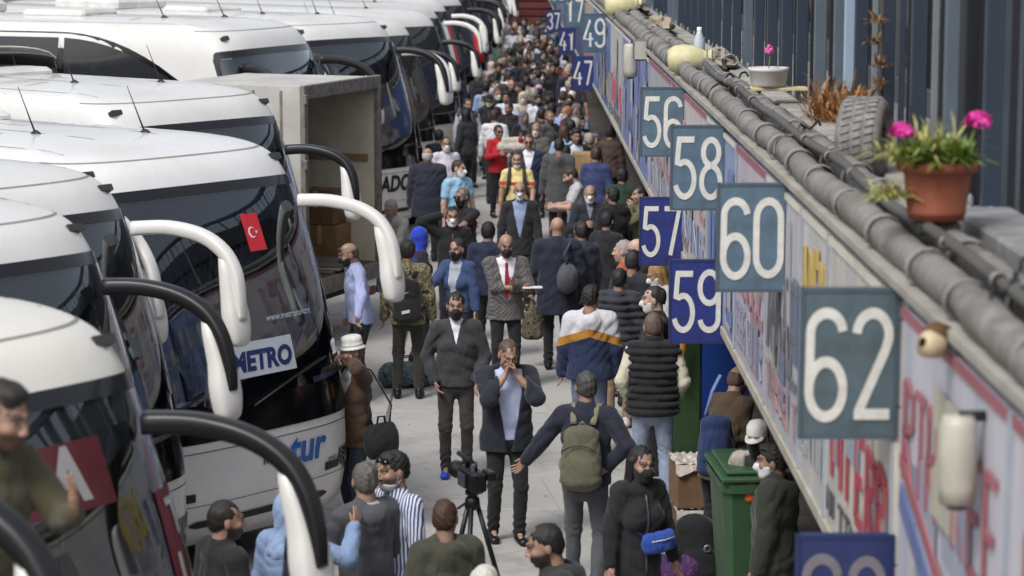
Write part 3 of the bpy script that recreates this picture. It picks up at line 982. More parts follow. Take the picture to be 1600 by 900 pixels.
    return root, J

def mat_eye():
    if 'eye' in MATS: return MATS['eye']
    m, nt, b = nodes_of('eye')
    t = nt.nodes.new('ShaderNodeTexCoord'); sp = nt.nodes.new('ShaderNodeSeparateXYZ'); nt.links.new(t.outputs['Object'], sp.inputs[0])
    r2 = mathn(nt, 'ADD', mathn(nt, 'POWER', sp.outputs[0], 2.0), mathn(nt, 'POWER', sp.outputs[2], 2.0))
    r = ramp(nt, [(.0, (.008, .006, .005)), (.42, (.008, .006, .005)), (.55, (.30, .26, .23))]); nt.links.new(mathn(nt, 'MULTIPLY', r2, 12000.0), r.inputs[0])
    nt.links.new(r.outputs[0], b.inputs['Base Color']); b.inputs['Roughness'].default_value = .15
    MATS['eye'] = m
    return m
# ============================================================ coaches
LEVT = np.array([  # z, xf, W, D
 (.30, -.16, 1.17, .40), (.40, -.06, 1.22, .44), (.55, -.01, 1.25, .47), (.80, .015, 1.265, .48), (1.05, .015, 1.27, .49), (1.30, -.005, 1.27, .50), (1.6, -.07, 1.27, .50),
 (2.0, -.18, 1.27, .50), (2.4, -.31, 1.268, .50), (2.8, -.47, 1.264, .50), (3.05, -.59, 1.257, .50), (3.18, -.66, 1.245, .50), (3.30, -.75, 1.215, .50), (3.38, -.86, 1.165, .52),
 (3.44, -1.02, 1.07, .54), (3.48, -1.28, .92, .56), (3.505, -1.5, .70, .56), (3.52, -2.0, .45, .5), (3.528, -2.6, .18, .4), (3.53, -2.9, .01, .2)])
def catmull(T, m=6):
    o = []
    n = len(T)
    for i in range(n - 1):
        p0, p1, p2, p3 = T[max(0, i - 1)], T[i], T[i + 1], T[min(n - 1, i + 2)]
        for k in range(m):
            t = k / m
            o.append(.5 * ((2 * p1) + (-p0 + p2) * t + (2 * p0 - 5 * p1 + 4 * p2 - p3) * t * t + (-p0 + 3 * p1 - 3 * p2 + p3) * t ** 3))
    o.append(T[-1]); return np.array(o)
FINE = catmull(LEVT, 6)
BLEN = 12.2
NEXP = 3.0
def prof(z):
    return [np.interp(z, FINE[:, 0], FINE[:, i]) for i in (1, 2, 3)]
def front_pt(u, z, off=0.):
    """u in -1..1 across the front, z height"""
    xf, W, D = prof(z)
    a = np.clip(u, -1, 1) * math.pi / 2
    sa, ca = np.sin(a), np.cos(a)
    S = np.sign(sa) * np.abs(sa) ** (2 / NEXP); C = np.abs(ca) ** (2 / NEXP)
    y = W * S; x = xf - D * (1 - C)
    # outward normal in plan
    nx = np.abs(C) ** (NEXP - 1) / D; ny = np.sign(S) * np.abs(S) ** (NEXP - 1) / W
    nn = np.sqrt(nx * nx + ny * ny) + 1e-9
    return x + off * nx / nn, y + off * ny / nn, z
def u_of_y(y, z):
    _, W, _ = prof(z)
    q = min(1., abs(y) / float(W))
    return math.copysign(math.asin(q ** (NEXP / 2)) / (math.pi / 2), y)
def FP(u, z, off):
    x, y, z = front_pt(np.asarray(u, float), np.asarray(z, float), off); return np.stack([x, y, np.broadcast_to(z, np.shape(x))], -1)

WS_O = .905   # windscreen half extent in u
def lims(u, ue, zb, zt, ru, rzb, rzt):
    e = ue - abs(u)
    k = 1 - math.sqrt(max(0, 1 - (max(0, ru - e) / ru) ** 2)) if e < ru else 0
    return zb + rzb * k, zt - rzt * k
def ws_lims(u, ue, m=0.):
    zb = 1.42 + m + .10 * (1 - abs(u)) * 0 - .10 * (u * u) * 0
    return lims(u, ue, zb + .12 * u * u, 3.14 - m - .05 * u * u, .10, .10, .10)
def patch_mesh(name, ue, limf, off, nu=40, nz=16, u0=None):
    us = np.linspace(-ue if u0 is None else u0, ue, nu)
    P = np.zeros((nz, nu, 3))
    for i, u in enumerate(us):
        a, b = limf(u)
        zz = np.linspace(a, b, nz)
        P[:, i] = FP(np.full(nz, u), zz, off)
    return grid_mesh(name, P)
def ring_mesh(name, uo, lo, ui, li, off, nu=44):
    t = np.linspace(-1, 1, nu)
    O, I = [], []
    for k in t: O.append((k * uo, lo(k * uo)[0])); I.append((k * ui, li(k * ui)[0]))
    for k in t[::-1]: O.append((k * uo, lo(k * uo)[1])); I.append((k * ui, li(k * ui)[1]))
    n = len(O); V = []
    for (a, b) in O: V.append(FP(a, b, off))
    for (a, b) in I: V.append(FP(a, b, off + .002))
    Q = [(i, (i + 1) % n, n + (i + 1) % n, n + i) for i in range(n)]
    return me_np(name, np.array(V), Q)
def side_mesh(name, sg, x0, x1, zb, zt, off, n=24, nz=6):
    xs = np.linspace(x0, x1, n); P = np.zeros((nz, n, 3))
    for i, x in enumerate(xs):
        a, b = (zb(x) if callable(zb) else zb), (zt(x) if callable(zt) else zt)
        zz = np.linspace(a, b, nz)
        P[:, i, 0] = x; P[:, i, 1] = sg * (prof(zz)[1] + off); P[:, i, 2] = zz
    return grid_mesh(name, P, flip=(sg < 0))
def shell_mesh(q):
    m = 4 if q == 'near' else 2
    T = catmull(LEVT, m)
    nf = 49 if q == 'near' else 27
    uu = np.linspace(-1, 1, nf)
    ns = 14 if q == 'near' else 6
    rows = []
    for z, xf, W, D in T:
        W = max(W, .004)
        a = uu * math.pi / 2
        S = np.sign(np.sin(a)) * np.abs(np.sin(a)) ** (2 / NEXP); C = np.abs(np.cos(a)) ** (2 / NEXP)
        fx = xf - D * (1 - C); fy = W * S
        xr = -BLEN + min(1.6, max(0, -.66 - xf)) * .5 + .12 * (z < .5)
        t = np.linspace(0, 1, ns + 1)[1:]
        rx = fx[-1] + (xr - fx[-1]) * t; lx = rx[::-1]
        yy = np.linspace(W, -W, 9)[1:-1]
        X = np.concatenate([fx, rx, np.full(7, xr), lx]); Y = np.concatenate([fy, np.full(ns, W), yy, np.full(ns, -W)])
        rows.append(np.stack([X, Y, np.full(len(X), z)], -1))
    P = np.array(rows); M, N = P.shape[:2]
    idx = np.arange(M * N).reshape(M, N); idx = np.concatenate([idx, idx[:, :1]], 1)
    Q = np.stack([idx[:-1, :-1], idx[:-1, 1:], idx[1:, 1:], idx[1:, :-1]], -1)
    keep = np.ones(Q.shape[:2], bool)
    if q == 'near':
        for i in range(M - 1):
            z = .5 * (T[i][0] + T[i + 1][0])
            for j in range(nf - 1):
                u = .5 * (uu[j] + uu[j + 1])
                if abs(u) < WS_O - .04:
                    a, b = ws_lims(u, WS_O)
                    if a + .05 < z < b - .05: keep[i, j] = False
    return me_np('body', P.reshape(-1, 3), Q[keep].reshape(-1, 4))

def text_mesh(txt, size, shear=0., font_off=.0, sp=1.0):
    cu = bpy.data.curves.new('lettering', 'FONT'); cu.body = txt; cu.size = size; cu.shear = shear; cu.offset = font_off; cu.space_character = sp
    cu.align_x = 'CENTER'; cu.align_y = 'CENTER'; cu.resolution_u = 3
    o = bpy.data.objects.new('lettering', cu); COL.objects.link(o)
    dg = bpy.context.evaluated_depsgraph_get(); dg.update()
    me = bpy.data.meshes.new_from_object(o.evaluated_get(dg))
    bpy.data.objects.remove(o); bpy.data.curves.remove(cu)
    import bmesh
    bm = bmesh.new(); bm.from_mesh(me); bmesh.ops.triangulate(bm, faces=bm.faces)
    for _ in range(1): bmesh.ops.subdivide_edges(bm, edges=[e for e in bm.edges if e.calc_length() > size * .3], cuts=1)
    bm.to_mesh(me); bm.free(); me.materials.clear()
    return me
def front_text(txt, size, yc, zc, hexc, parent, shear=.15, off=.012, bold=.01, sp=1.0, mat=None):
    me = text_mesh(txt, size, shear, bold, sp)
    for v in me.vertices:
        y, z = yc + v.co.x, zc + v.co.y
        p = FP(u_of_y(y, z), z, off); v.co = Vector(p)
    me.update()
    return link('lettering', me, mat or mat_paint(hexc, .4, dirt=.1), parent)

BM = {}      # shared coach meshes
def bus_meshes():
    BM['shell_near'] = shell_mesh('near'); BM['shell_far'] = shell_mesh('far')
    WI = .865
    BM['frit'] = ring_mesh('windscreen_surround', WS_O + .028, lambda u: ws_lims(u, WS_O + .028, -.035), WI, lambda u: ws_lims(u, WI, .045), .010)
    BM['glass'] = patch_mesh('windscreen', WI + .004, lambda u: ws_lims(u, WI + .004, .04), .0085)
    BM['frit_far'] = patch_mesh('windscreen', WS_O + .02, lambda u: ws_lims(u, WS_O + .02, -.02), .010, 24, 8)
    BM['lowband'] = patch_mesh('lower_glass_band', .93, lambda u: lims(u, .93, 1.17, 1.385 + .11 * u * u, .06, .02, .02), .007, 34, 4)
    # side glazing
    top = lambda x: 3.35 - .72 * max(0., (x + 3.6) / 2.3) ** 2.2
    bot = lambda x: 1.72 + 0 * x
    BM['sideglass'] = [side_mesh('window_band', sg, -11.6, -1.30, lambda x: 1.70, lambda x: top(x) + .0, .006, 40, 8) for sg in (-1, 1)]
    xs = [-11.5, -9.9, -8.3, -6.7, -5.1, -3.5, -1.62]
    BM['panes'] = [[side_mesh('window_pane', sg, xs[i] + .05, xs[i + 1] - .05, 1.80, lambda x: top(x) - .07, .013, 8, 7) for i in range(6)] for sg in (-1, 1)]
    BM['doorline'] = side_mesh('skirt_line', -1, -11.8, -1.5, 1.28, 1.30, .004, 4, 2)
    BM['skirt'] = [side_mesh('luggage_door', sg, a, b, .52, 1.22, .012, 3, 3) for sg in (-1, 1) for a, b in ((-4.6, -3.1), (-6.2, -4.7), (-7.8, -6.3))]
    # wheels
    t = MB(); t.lathe([(.30, -.14), (.47, -.14), (.50, -.10), (.50, .10), (.47, .14), (.30, .14)], 26, (0, 0, 0), (0, 1, 0)); BM['tyre'] = t.mesh('tyre')
    t = MB(); t.lathe([(.0005, -.06), (.14, -.08), (.16, -.02), (.26, .0), (.30, -.12)], 20, (0, 0, 0), (0, 1, 0)); t.lathe([(.0005, .06), (.14, .08), (.16, .02), (.26, .0), (.30, .12)], 20, (0, 0, 0), (0, 1, 0)); BM['rim'] = t.mesh('rim')
    # headlight recess and lamps
    for sg in (-1, 1):
        L = lambda u: (.56 + .16 * ((.86 - abs(u)) / .40), .86 - .02 * (abs(u) - .46))
        us = np.linspace(.46, .86, 10) * sg
        P = np.zeros((5, 10, 3))
        for i, u in enumerate(us): a, b = L(u); P[:, i] = FP(np.full(5, u), np.linspace(a, b, 5), .010)
        BM['head%d' % sg] = grid_mesh('headlight', P, flip=sg < 0)
        mb = MB()
        for k in (.56, .66, .76):
            c = FP(k * sg, .76, .0); mb.lathe([(.058, .03), (.05, .018), (.03, .012), (.0005, .02)], 12, c, (1, .8 * sg * (k - .4), 0))
        BM['lamp%d' % sg] = mb.mesh('lamp')
    P = patch_mesh('grille', .34, lambda u: lims(u, .34, .47, .53, .05, .02, .02), .010, 16, 3); BM['grille'] = P
    BM['panelgap'] = [ring_mesh('bumper_seam', .93, lambda u: (.655 + .0, 1.10), .926, lambda u: (.660, 1.094), .004)]
    mb = MB()
    for z0, z1, u0, u1 in ((1.015, 1.035, -.50, -.30), (1.015, 1.035, .30, .50)):
        pass
    BM['slots'] = [grid_mesh('air_slot', np.stack([FP(np.linspace(a, b, 8), np.full(8, z), .008) for z in (.70, .77)]), flip=False) for a, b in ((-.44, -.30), (.30, .46))]
    # wiper
    mb = MB()
    for s0, y0, y1 in ((1, -.12, .85), (1, -1.0, -.25)):
        A = FP(u_of_y(y0, 1.40), 1.40, .05); Bp = FP(u_of_y(y1, 1.66), 1.66, .035)
        mb.tube([A, (A * .5 + Bp * .5) + V3(.02, 0, .02), Bp], .011, 5)
    BM['wiper'] = mb.mesh('wiper')
    # roof things
    def strip(a, b, wd=.012, n=14):
        """dark joint on the roof between two plan points"""
        vs = []
        for i in range(n):
            t = i / (n - 1); x = a[0] + (b[0] - a[0]) * t; y = a[1] + (b[1] - a[1]) * t
            vs.append((x, y, roof_z(x, y) + .004))
        return vs
    mb = MB()
    for x in (-2.6, -6.0, -9.4):
        n = 17
        for i in range(n - 1):
            y0, y1 = -1.1 + 2.2 * i / (n - 1), -1.1 + 2.2 * (i + 1) / (n - 1)
            mb.add([(x, y0, roof_z(x, y0) + .004), (x, y1, roof_z(x, y1) + .004), (x - .025, y1, roof_z(x, y1) + .004), (x - .025, y0, roof_z(x, y0) + .004)], [(0, 1, 2, 3)])
    for yy in (-.98, .98, -.35, .35):
        xs_ = np.linspace(-1.25 if abs(yy) > .5 else -1.6, -11.5, 40)
        for i in range(39):
            a, b = xs_[i], xs_[i + 1]; e = .009
            mb.add([(a, yy - e, roof_z(a, yy - e) + .004), (b, yy - e, roof_z(b, yy - e) + .004), (b, yy + e, roof_z(b, yy + e) + .004), (a, yy + e, roof_z(a, yy + e) + .004)], [(0, 3, 2, 1)])
    us_ = np.linspace(-.97, .97, 60); lo_ = FP(us_, np.full(60, 3.385), .003); hi_ = FP(us_, np.full(60, 3.395), .003)
    mb.add([tuple(p) for p in lo_] + [tuple(p) for p in hi_], [(i, i + 1, 61 + i, 60 + i) for i in range(59)])
    BM['roofseam'] = mb.mesh('roof_joint')
    mb = MB(); h = MB()
    BM['antenna'] = MB().tube([(0, 0, 0), (-.10, 0, .18), (-.22, 0, .40)], [.010, .006, .003], 5).lathe([(.045, -.01), (.04, .01), (.015, .035), (.0005, .04)], 10, (0, 0, 0), None, 1.6, .8).mesh('antenna')
    mb = MB()
    mb.box(-.55, .55, -.45, .45, -.04, .07, .04); BM['hatch'] = mb.mesh('roof_hatch')
    mb = MB(); mb.box(-.85, .85, -.62, .62, -.05, .16, .06)
    BM['unit'] = mb.mesh('roof_unit')
    mb = MB(); [mb.box(-.7 + .16 * i, -.62 + .16 * i, -.45, .45, .155, .172) for i in range(9)]; BM['ugrill'] = mb.mesh('vent_slot')
    # air-conditioning housing: curved hood over the roof with hoops
    n = 13; V = []
    for x in (-1.3, -1.15, 0, 1.15, 1.3):
        sc = .80 if abs(x) > 1.2 else 1.0
        for k in range(n):
            t = math.pi * k / (n - 1); V.append((x, -.98 * math.cos(t) * (.96 if sc < 1 else 1), .02 + .26 * sc * math.sin(t) ** .6))
    Q = [(i * n + k, i * n + k + 1, (i + 1) * n + k + 1, (i + 1) * n + k) for i in range(4) for k in range(n - 1)]
    BM['ac'] = me_np('air_conditioner', np.array(V), np.array(Q)[:, ::-1])
    mb = MB()
    for x in (-1.16, -.4, .4, 1.16):
        mb.tube([(x, -.985 * math.cos(math.pi * k / 12), .025 + .27 * math.sin(math.pi * k / 12) ** .6) for k in range(13)], .016, 5)
    BM['achoop'] = mb.mesh('air_conditioner_hoop')
    for sg in (-1, 1):
        mb = MB(); c = FP(.60 * sg, 3.30, .0); mb.obox(Matrix.Translation(Vector(c)) @ Matrix.Rotation(-.5, 4, 'Y'), .07, .13, .05); BM['mark%d' % sg] = mb.mesh('marker_lamp')
    # interior
    def seat(mb, x, y):
        mb.box(x - .22, x + .22, y - .24, y + .24, 1.45, 1.58, .05); mb.box(x - .30, x - .18, y - .23, y + .23, 1.5, 2.25, .05); mb.box(x - .29, x - .20, y - .14, y + .14, 2.2, 2.42, .04)
    mb = MB()
    for x in (-2.55, -3.35, -4.15): 
        for y in (-.95, -.45, .45, .95): seat(mb, x, y)
    BM['seats'] = mb.mesh('passenger_seats')
    mb = MB(); seat(mb, -1.55, -.62); BM['dseat'] = mb.mesh('driver_seat')
    mb = MB(); seat(mb, -1.55, .62); BM['gseat'] = mb.mesh('guide_seat')
    n = 24; P = np.zeros((6, n, 3)); us = np.linspace(-.84, .84, n)
    for i, u in enumerate(us):
        a = FP(u, 1.50, -.03); 
        for k, (dx, z) in enumerate(((0, 1.42), (-.03, 1.50), (-.18, 1.56), (-.34, 1.58), (-.45, 1.54), (-.48, 1.30))):
            P[k, i] = (a[0] + dx, a[1] * (1 - .02 * k), z + .05 * math.exp(-((a[1] + .6) / .3) ** 2) * (k in (2, 3)))
    BM['dash'] = grid_mesh('dashboard', P)
    BM['wheel'] = MB().tube([(-.98 + .10 * math.sin(2 * math.pi * k / 20), -.62 + .23 * math.cos(2 * math.pi * k / 20), 1.78 + .20 * math.sin(2 * math.pi * k / 20)) for k in range(21)], .017, 6, cap=False).tube([(-.98, -.84, 1.78), (-.98, -.4, 1.78)], .014, 5).tube([(-.98, -.62, 1.78), (-.82, -.62, 1.6)], .03, 6).mesh('steering_wheel')
    mb = MB(); mb.box(-5.2, -1.0, -1.16, 1.16, 1.16, 1.22); BM['floor'] = mb.mesh('cabin_floor')
    mb = MB(); mb.box(-5.3, -5.2, -1.17, 1.17, 1.2, 3.3); mb.box(-5.2, -1.25, -1.1, 1.1, 3.1, 3.16); BM['ceil'] = mb.mesh('cabin_lining')
    mb = MB()
    def curtain(y0, y1, x, z0, z1, n=22, side=False):
        vs = []
        for i in range(n):
            t = i / (n - 1); o = .022 * math.sin(t * n * 1.9)
            y = y0 + (y1 - y0) * t
            for z in (z0, z1): vs.append((x + o, y, z) if not side else (y, x + o, z))
        mb.add(vs, [(2 * i, 2 * i + 2, 2 * i + 3, 2 * i + 1) for i in range(n - 1)], True)
    for sg in (-1, 1):
        curtain(-1.9, -1.35, sg * 1.16, 1.75, 3.05, side=True)
        curtain(-3.0, -2.55, sg * 1.17, 1.75, 3.05, side=True); curtain(-4.7, -4.2, sg * 1.17, 1.75, 3.05, side=True)
    BM['curtains'] = mb.mesh('curtains')
    mb = MB()
    n = 20; vs = []
    for i in range(n):
        u = -.80 + 1.6 * i / (n - 1)
        vs.append(tuple(FP(u, 3.06, -.05))); vs.append(tuple(FP(u, 2.80 + .04 * math.sin(i * 2.1), -.10)))
    mb.add(vs, [(2 * i, 2 * i + 2, 2 * i + 3, 2 * i + 1) for i in range(n - 1)], True)
    BM['pelmet'] = mb.mesh('sun_visor')
    # mirror: arm and head, for the +Y side (mirrored for the other)
    for sg in (-1, 1):
        for st in ('swan', 'tall', 'short'):
            R0 = {'swan': [(-.62, 1.02, 3.00), (-.36, 1.16, 3.00), (-.08, 1.27, 2.95), (.14, 1.33, 2.85), (.28, 1.35, 2.70), (.34, 1.36, 2.52), (.355, 1.36, 2.36)],
                  'tall': [(-.60, 1.02, 3.08), (-.34, 1.17, 3.09), (-.06, 1.29, 3.04), (.15, 1.35, 2.93), (.28, 1.37, 2.78), (.33, 1.37, 2.60), (.34, 1.37, 2.42)],
                  'short': [(-.58, 1.04, 2.86), (-.34, 1.16, 2.87), (-.08, 1.26, 2.83), (.10, 1.33, 2.75), (.22, 1.35, 2.62), (.27, 1.35, 2.48), (.28, 1.35, 2.34)]}[st]
            R0 = [(-.56 + (x + .62) * .84, y, z - .05) for x, y, z in R0]
            pts = catmull(np.array(R0), 4); pts[:, 1] *= sg
            m = len(pts); t = np.linspace(0, 1, m)
            r = list(.064 - .022 * t + .012 * np.exp(-(t / .15) ** 2)); rx = list(.055 - .015 * t)
            BM['arm_%s%d' % (st, sg)] = MB().tube(pts, r, 16, rx, up=(0, sg, 0), sq=.55).mesh('mirror_arm')
            r2 = [x * 1.02 for x in r]
            # upper shell of the arm in body colour
            hb = MB(); e = np.array(R0[-1]); e[1] *= sg; k4 = np.array(R0[4]); k4[1] *= sg
            k3 = np.array(R0[3]); k3[1] *= sg
            H = [k3 + V3(-.02, 0, -.045), k3 + V3(.035, 0, -.115), e + V3(-.085, 0, .17), e + V3(-.055, 0, .03), e + V3(-.035, 0, -.08), e + V3(-.025, 0, -.17), e + V3(-.025, 0, -.20)]
            H = catmull(np.array(H), 3); q_ = lambda L: list(catmull(np.array(L)[:, None], 3)[:, 0])
            hb.tube(H, q_([.025, .06, .092, .108, .104, .085, .05]), 18, q_([.02, .045, .065, .075, .075, .065, .04]), up=(0, sg, 0), sq=.62)
            BM['mh_%s%d' % (st, sg)] = hb.mesh('mirror_housing')
            g = MB(); c0 = e + V3(-.145, -sg * .0, .0)
            g.obox(Matrix.Translation(Vector(c0)) @ Matrix.Rotation(.12, 4, 'Y'), .05, .13, .26)
            BM['mg_%s%d' % (st, sg)] = g.mesh('mirror_glass')
def roof_z(x, y):
    """height of the roof surface above plan point (x,y) (bus frame)"""
    zs = np.linspace(3.05, 3.53, 60)
    xf, W, D = prof(zs)
    best = 3.05
    for z, a, w_, d in zip(zs, xf, W, D):
        if abs(y) > w_: break
        S = min(1, abs(y) / w_); C = (1 - S ** NEXP) ** (1 / NEXP)
        if x > a - d * (1 - C): break
        best = z
    return best

BUS_DIR = math.atan2(-.64, .77)
def mat_lamp():
    if 'lamp' in MATS: return MATS['lamp']
    m, nt, b = nodes_of('headlight_lens')
    v = texco(nt); vo = nt.nodes.new('ShaderNodeTexVoronoi'); vo.inputs['Scale'].default_value = 26; nt.links.new(v, vo.inputs['Vector'])
    r = ramp(nt, [(.0, (.5, .5, .5)), (.35, (.05, .05, .055)), (.6, (.02, .02, .02)), (.8, (.35, .36, .36))]); nt.links.new(vo.outputs['Distance'], r.inputs[0])
    nt.links.new(r.outputs[0], b.inputs['Base Color']); b.inputs['Roughness'].default_value = .08; b.inputs['Metallic'].default_value = .3
    bump(nt, b, vo.outputs['Distance'], .6, .02)
    MATS['lamp'] = m; return m

def coach(label, corner, z_ref=3.2, q='near', white='d9d9d8', arm=('1d1e20', '1d1e20'), shell=('dddcd9', 'dddcd9'), style='swan', dir_=BUS_DIR, d=None, tint=(.90, .95, .94),
          group='coaches parked nose-out in the bays', texts=(), ac=0, lower=None, hsc=1.0, mirrors=(1, 1), band='0c0d10'):
    """corner: photo pixel of the right top corner of the windscreen"""
    if corner is None: loc = Vector((d[0], d[1], 0))
    else:
        w = at_z(corner[0], corner[1], z_ref * hsc)
        p = FP(.86, 3.12, 0)
        c, s_ = math.cos(dir_), math.sin(dir_)
        loc = Vector((w.x - (p[0] * c - p[1] * s_), w.y - (p[0] * s_ + p[1] * c), 0))
    root = empty('coach', loc, dir_, label, 'coach', group)
    root.scale = (1, 1, hsc)
    body = mat_paint(white, .27, coat=.5, dirt=.14, scale=1.6)
    blk = mat_paint(band, .12, coat=.3, dirt=.0, spec=.6)
    side = mat_sideglass()
    K = 'near' if q == 'near' else 'far'
    link('body', BM['shell_' + K], body, root, obj_slot=True)
    if q == 'near':
        link('windscreen_surround', BM['frit'], blk, root, obj_slot=True)
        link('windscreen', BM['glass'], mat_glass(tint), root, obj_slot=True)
        link('dashboard', BM['dash'], mat_paint('2a2b2c', .7, dirt=.3), root)
        link('steering_wheel', BM['wheel'], mat_paint('0e0e0f', .5), root)
        for k, n_ in (('dseat', 'driver_seat'), ('gseat', 'guide_seat'), ('seats', 'passenger_seats')):
            o = link(n_, BM[k], mat_fabric('5a5d68'), root)
            if k == 'seats': o['kind'] = 'stuff'
        link('cabin_floor', BM['floor'], mat_paint('55534f', .8), root)
        link('cabin_lining', BM['ceil'], mat_paint('b5b2a8', .8), root)
        o = link('curtains', BM['curtains'], mat_fabric('b9bba8'), root); o['kind'] = 'stuff'
        link('sun_visor', BM['pelmet'], mat_fabric('4a4d50'), root)
        link('wiper', BM['wiper'], mat_paint('0b0b0c', .5), root)['kind'] = 'stuff'
        link('roof_joint', BM['roofseam'], mat_paint('8b8a86', .6), root)['kind'] = 'stuff'
        link('bumper_seam', BM['panelgap'][0], mat_paint('1a1a1b', .6), root)
        link('grille', BM['grille'], mat_paint('101012', .5), root)
        for sg in (-1, 1): link('marker_lamp', BM['mark%d' % sg], mat_paint('3b3a38', .3), root)
        for m_ in BM['slots']: link('air_slot', m_, mat_paint('08080a', .5), root)
    else:
        link('windscreen', BM['frit_far'], mat_sideglass(), root, obj_slot=True)
    link('lower_glass_band', BM['lowband'], mat_paint(lower, .25, coat=.4) if lower else blk, root, obj_slot=True)
    for sg in (-1, 1):
        link('headlight', BM['head%d' % sg], mat_lamp(), root)
        for i_, st in ((0, -1), (1, 1)):
            if st != sg or not mirrors[i_]: continue
            a = link('mirror_arm', BM['arm_%s%d' % (style, sg)], mat_paint(arm[i_], .35, dirt=.1), root, obj_slot=True)
            link('mirror_housing', BM['mh_%s%d' % (style, sg)], mat_paint(shell[i_], .28, coat=.3, dirt=.08), a, obj_slot=True)
            link('mirror_glass', BM['mg_%s%d' % (style, sg)], mat_mirror(), a)
    for i_, sg in enumerate((-1, 1)):
        b = link('window_band', BM['sideglass'][i_], blk, root, obj_slot=True)
        for m_ in BM['panes'][i_]: link('window_pane', m_, side, b)
    if q == 'near':
        for m_ in BM['skirt'][:3]: link('luggage_door', m_, mat_paint(white, .3, coat=.3, dirt=.2), root, obj_slot=True)
    for x in (-2.9, -9.2):
        for y in (-1.08, 1.08):
            t = link('wheel', BM['tyre'], mat_paint('141414', .8), root, (x, y, .5)); link('rim', BM['rim'], mat_paint('9a9b9d', .4, .6), t)
    for x, y in ((-1.75, .35), (-2.3, -.4)) if q == 'near' else ((-1.8, .1),):
        link('antenna', BM['antenna'], mat_paint('111112', .5), root, (x, y, roof_z(x, y)))
    if q == 'near':
        link('roof_hatch', BM['hatch'], mat_paint(white, .35, dirt=.25), root, (-4.2, 0, 3.53), obj_slot=True)
    if q == 'near':
        a = link('roof_unit', BM['unit'], mat_paint(white, .4, dirt=.35), root, (-6.6, 0, 3.53), obj_slot=True); link('vent_slot', BM['ugrill'], mat_paint('2b2b2c', .7), a)['kind'] = 'stuff'
    if ac:
        a = link('air_conditioner', BM['ac'], mat_paint('3b3c3d', .3, coat=.3), root, (-ac, 0, 3.52)); link('air_conditioner_hoop', BM['achoop'], mat_paint('d8d4c8', .4), a)['kind'] = 'stuff'
    for t in texts: front_text(*t[:5], root, **(t[5] if len(t) > 5 else {}))
    return root
def mat_sideglass():
    if 'sideglass' in MATS: return MATS['sideglass']
    m, nt, b = nodes_of('tinted_glass')
    v = texco(nt); f = noise(nt, v, 1.2, 2)
    nt.links.new(mixc(nt, f, (.010, .012, .015), (.035, .038, .042)), b.inputs['Base Color'])
    b.inputs['Roughness'].default_value = .05; b.inputs['Specular IOR Level'].default_value = .8
    MATS['sideglass'] = m; return m
def mat_mirror():
    if 'mirror' in MATS: return MATS['mirror']
    m, nt, b = nodes_of('mirror'); b.inputs['Base Color'].default_value = (.6, .62, .63, 1); b.inputs['Metallic'].default_value = 1; b.inputs['Roughness'].default_value = .04
    MATS['mirror'] = m; return m

# ============================================================ ground
gm, gnt, gb = nodes_of('worn_concrete')
gv = texco(gnt, 'Object')
g1 = noise(gnt, gv, .35, 5, .6); g2 = noise(gnt, gv, 3.0, 6, .65); g3 = noise(gnt, gv, 60, 3)
gc = mixc(gnt, g1, rgb('a2a19e'), rgb('bebdba'))
gc = mixc(gnt, mathn(gnt, 'MULTIPLY', g2, .5), gc, rgb('8e8a84'))
gr = ramp(gnt, [(.60, (1, 1, 1)), (.70, (.55, .54, .52)), (.74, (1, 1, 1))]); gnt.links.new(noise(gnt, gv, 1.7, 7, .7), gr.inputs[0])
gc = mixc(gnt, .6, gc, gr.outputs[0], 'MULTIPLY')
vo = gnt.nodes.new('ShaderNodeTexVoronoi'); vo.inputs['Scale'].default_value = 5.5; gnt.links.new(gv, vo.inputs['Vector'])
sr = ramp(gnt, [(.0, (.25, .24, .23)), (.05, (.6, .59, .57)), (.07, (1, 1, 1))]); gnt.links.new(vo.outputs['Distance'], sr.inputs[0])
gc = mixc(gnt, .28, gc, sr.outputs[0], 'MULTIPLY')
stn = ramp(gnt, [(.50, (1, 1, 1)), (.62, (.62, .60, .58)), (.66, (.86, .85, .84))]); gnt.links.new(noise(gnt, gv, .9, 8, .72), stn.inputs[0]); gc = mixc(gnt, .7, gc, stn.outputs[0], 'MULTIPLY')
cr = nt_v = gnt.nodes.new('ShaderNodeTexVoronoi'); cr.feature = 'DISTANCE_TO_EDGE'; cr.inputs['Scale'].default_value = .55; gnt.links.new(gv, cr.inputs['Vector'])
crr = ramp(gnt, [(.0, (.45, .44, .43)), (.006, (1, 1, 1))]); gnt.links.new(cr.outputs['Distance'], crr.inputs[0]); gc = mixc(gnt, .5, gc, crr.outputs[0], 'MULTIPLY')
gnt.links.new(gc, gb.inputs['Base Color']); gb.inputs['Roughness'].default_value = .85
bump(gnt, gb, g3, .3, .01)
ground = MB().add([(-400, -60, -.012), (400, -60, -.012), (400, 900, -.012), (-400, 900, -.012)], [(0, 1, 2, 3)]).build('ground', mat_paint('6f6c67', .9, dirt=.3, scale=.5))
tag(ground, kind='structure')
pav = empty('concrete_pavement', (0, 0, 0)); tag(pav, kind='structure')
slab = MB().box(-1.99, 1.99, -2.235, 2.235, -.2, 0, .012).mesh('concrete_slab')
for j in range(34):
    for i in range(4 if j < 12 else 2):
        o = link('concrete_slab', slab, gm, pav, (-.9 - 4.0 * (i - 0) + 1.6, 6 + 4.49 * j, -.001 - .002 * ((i * 7 + j * 3) % 3)))
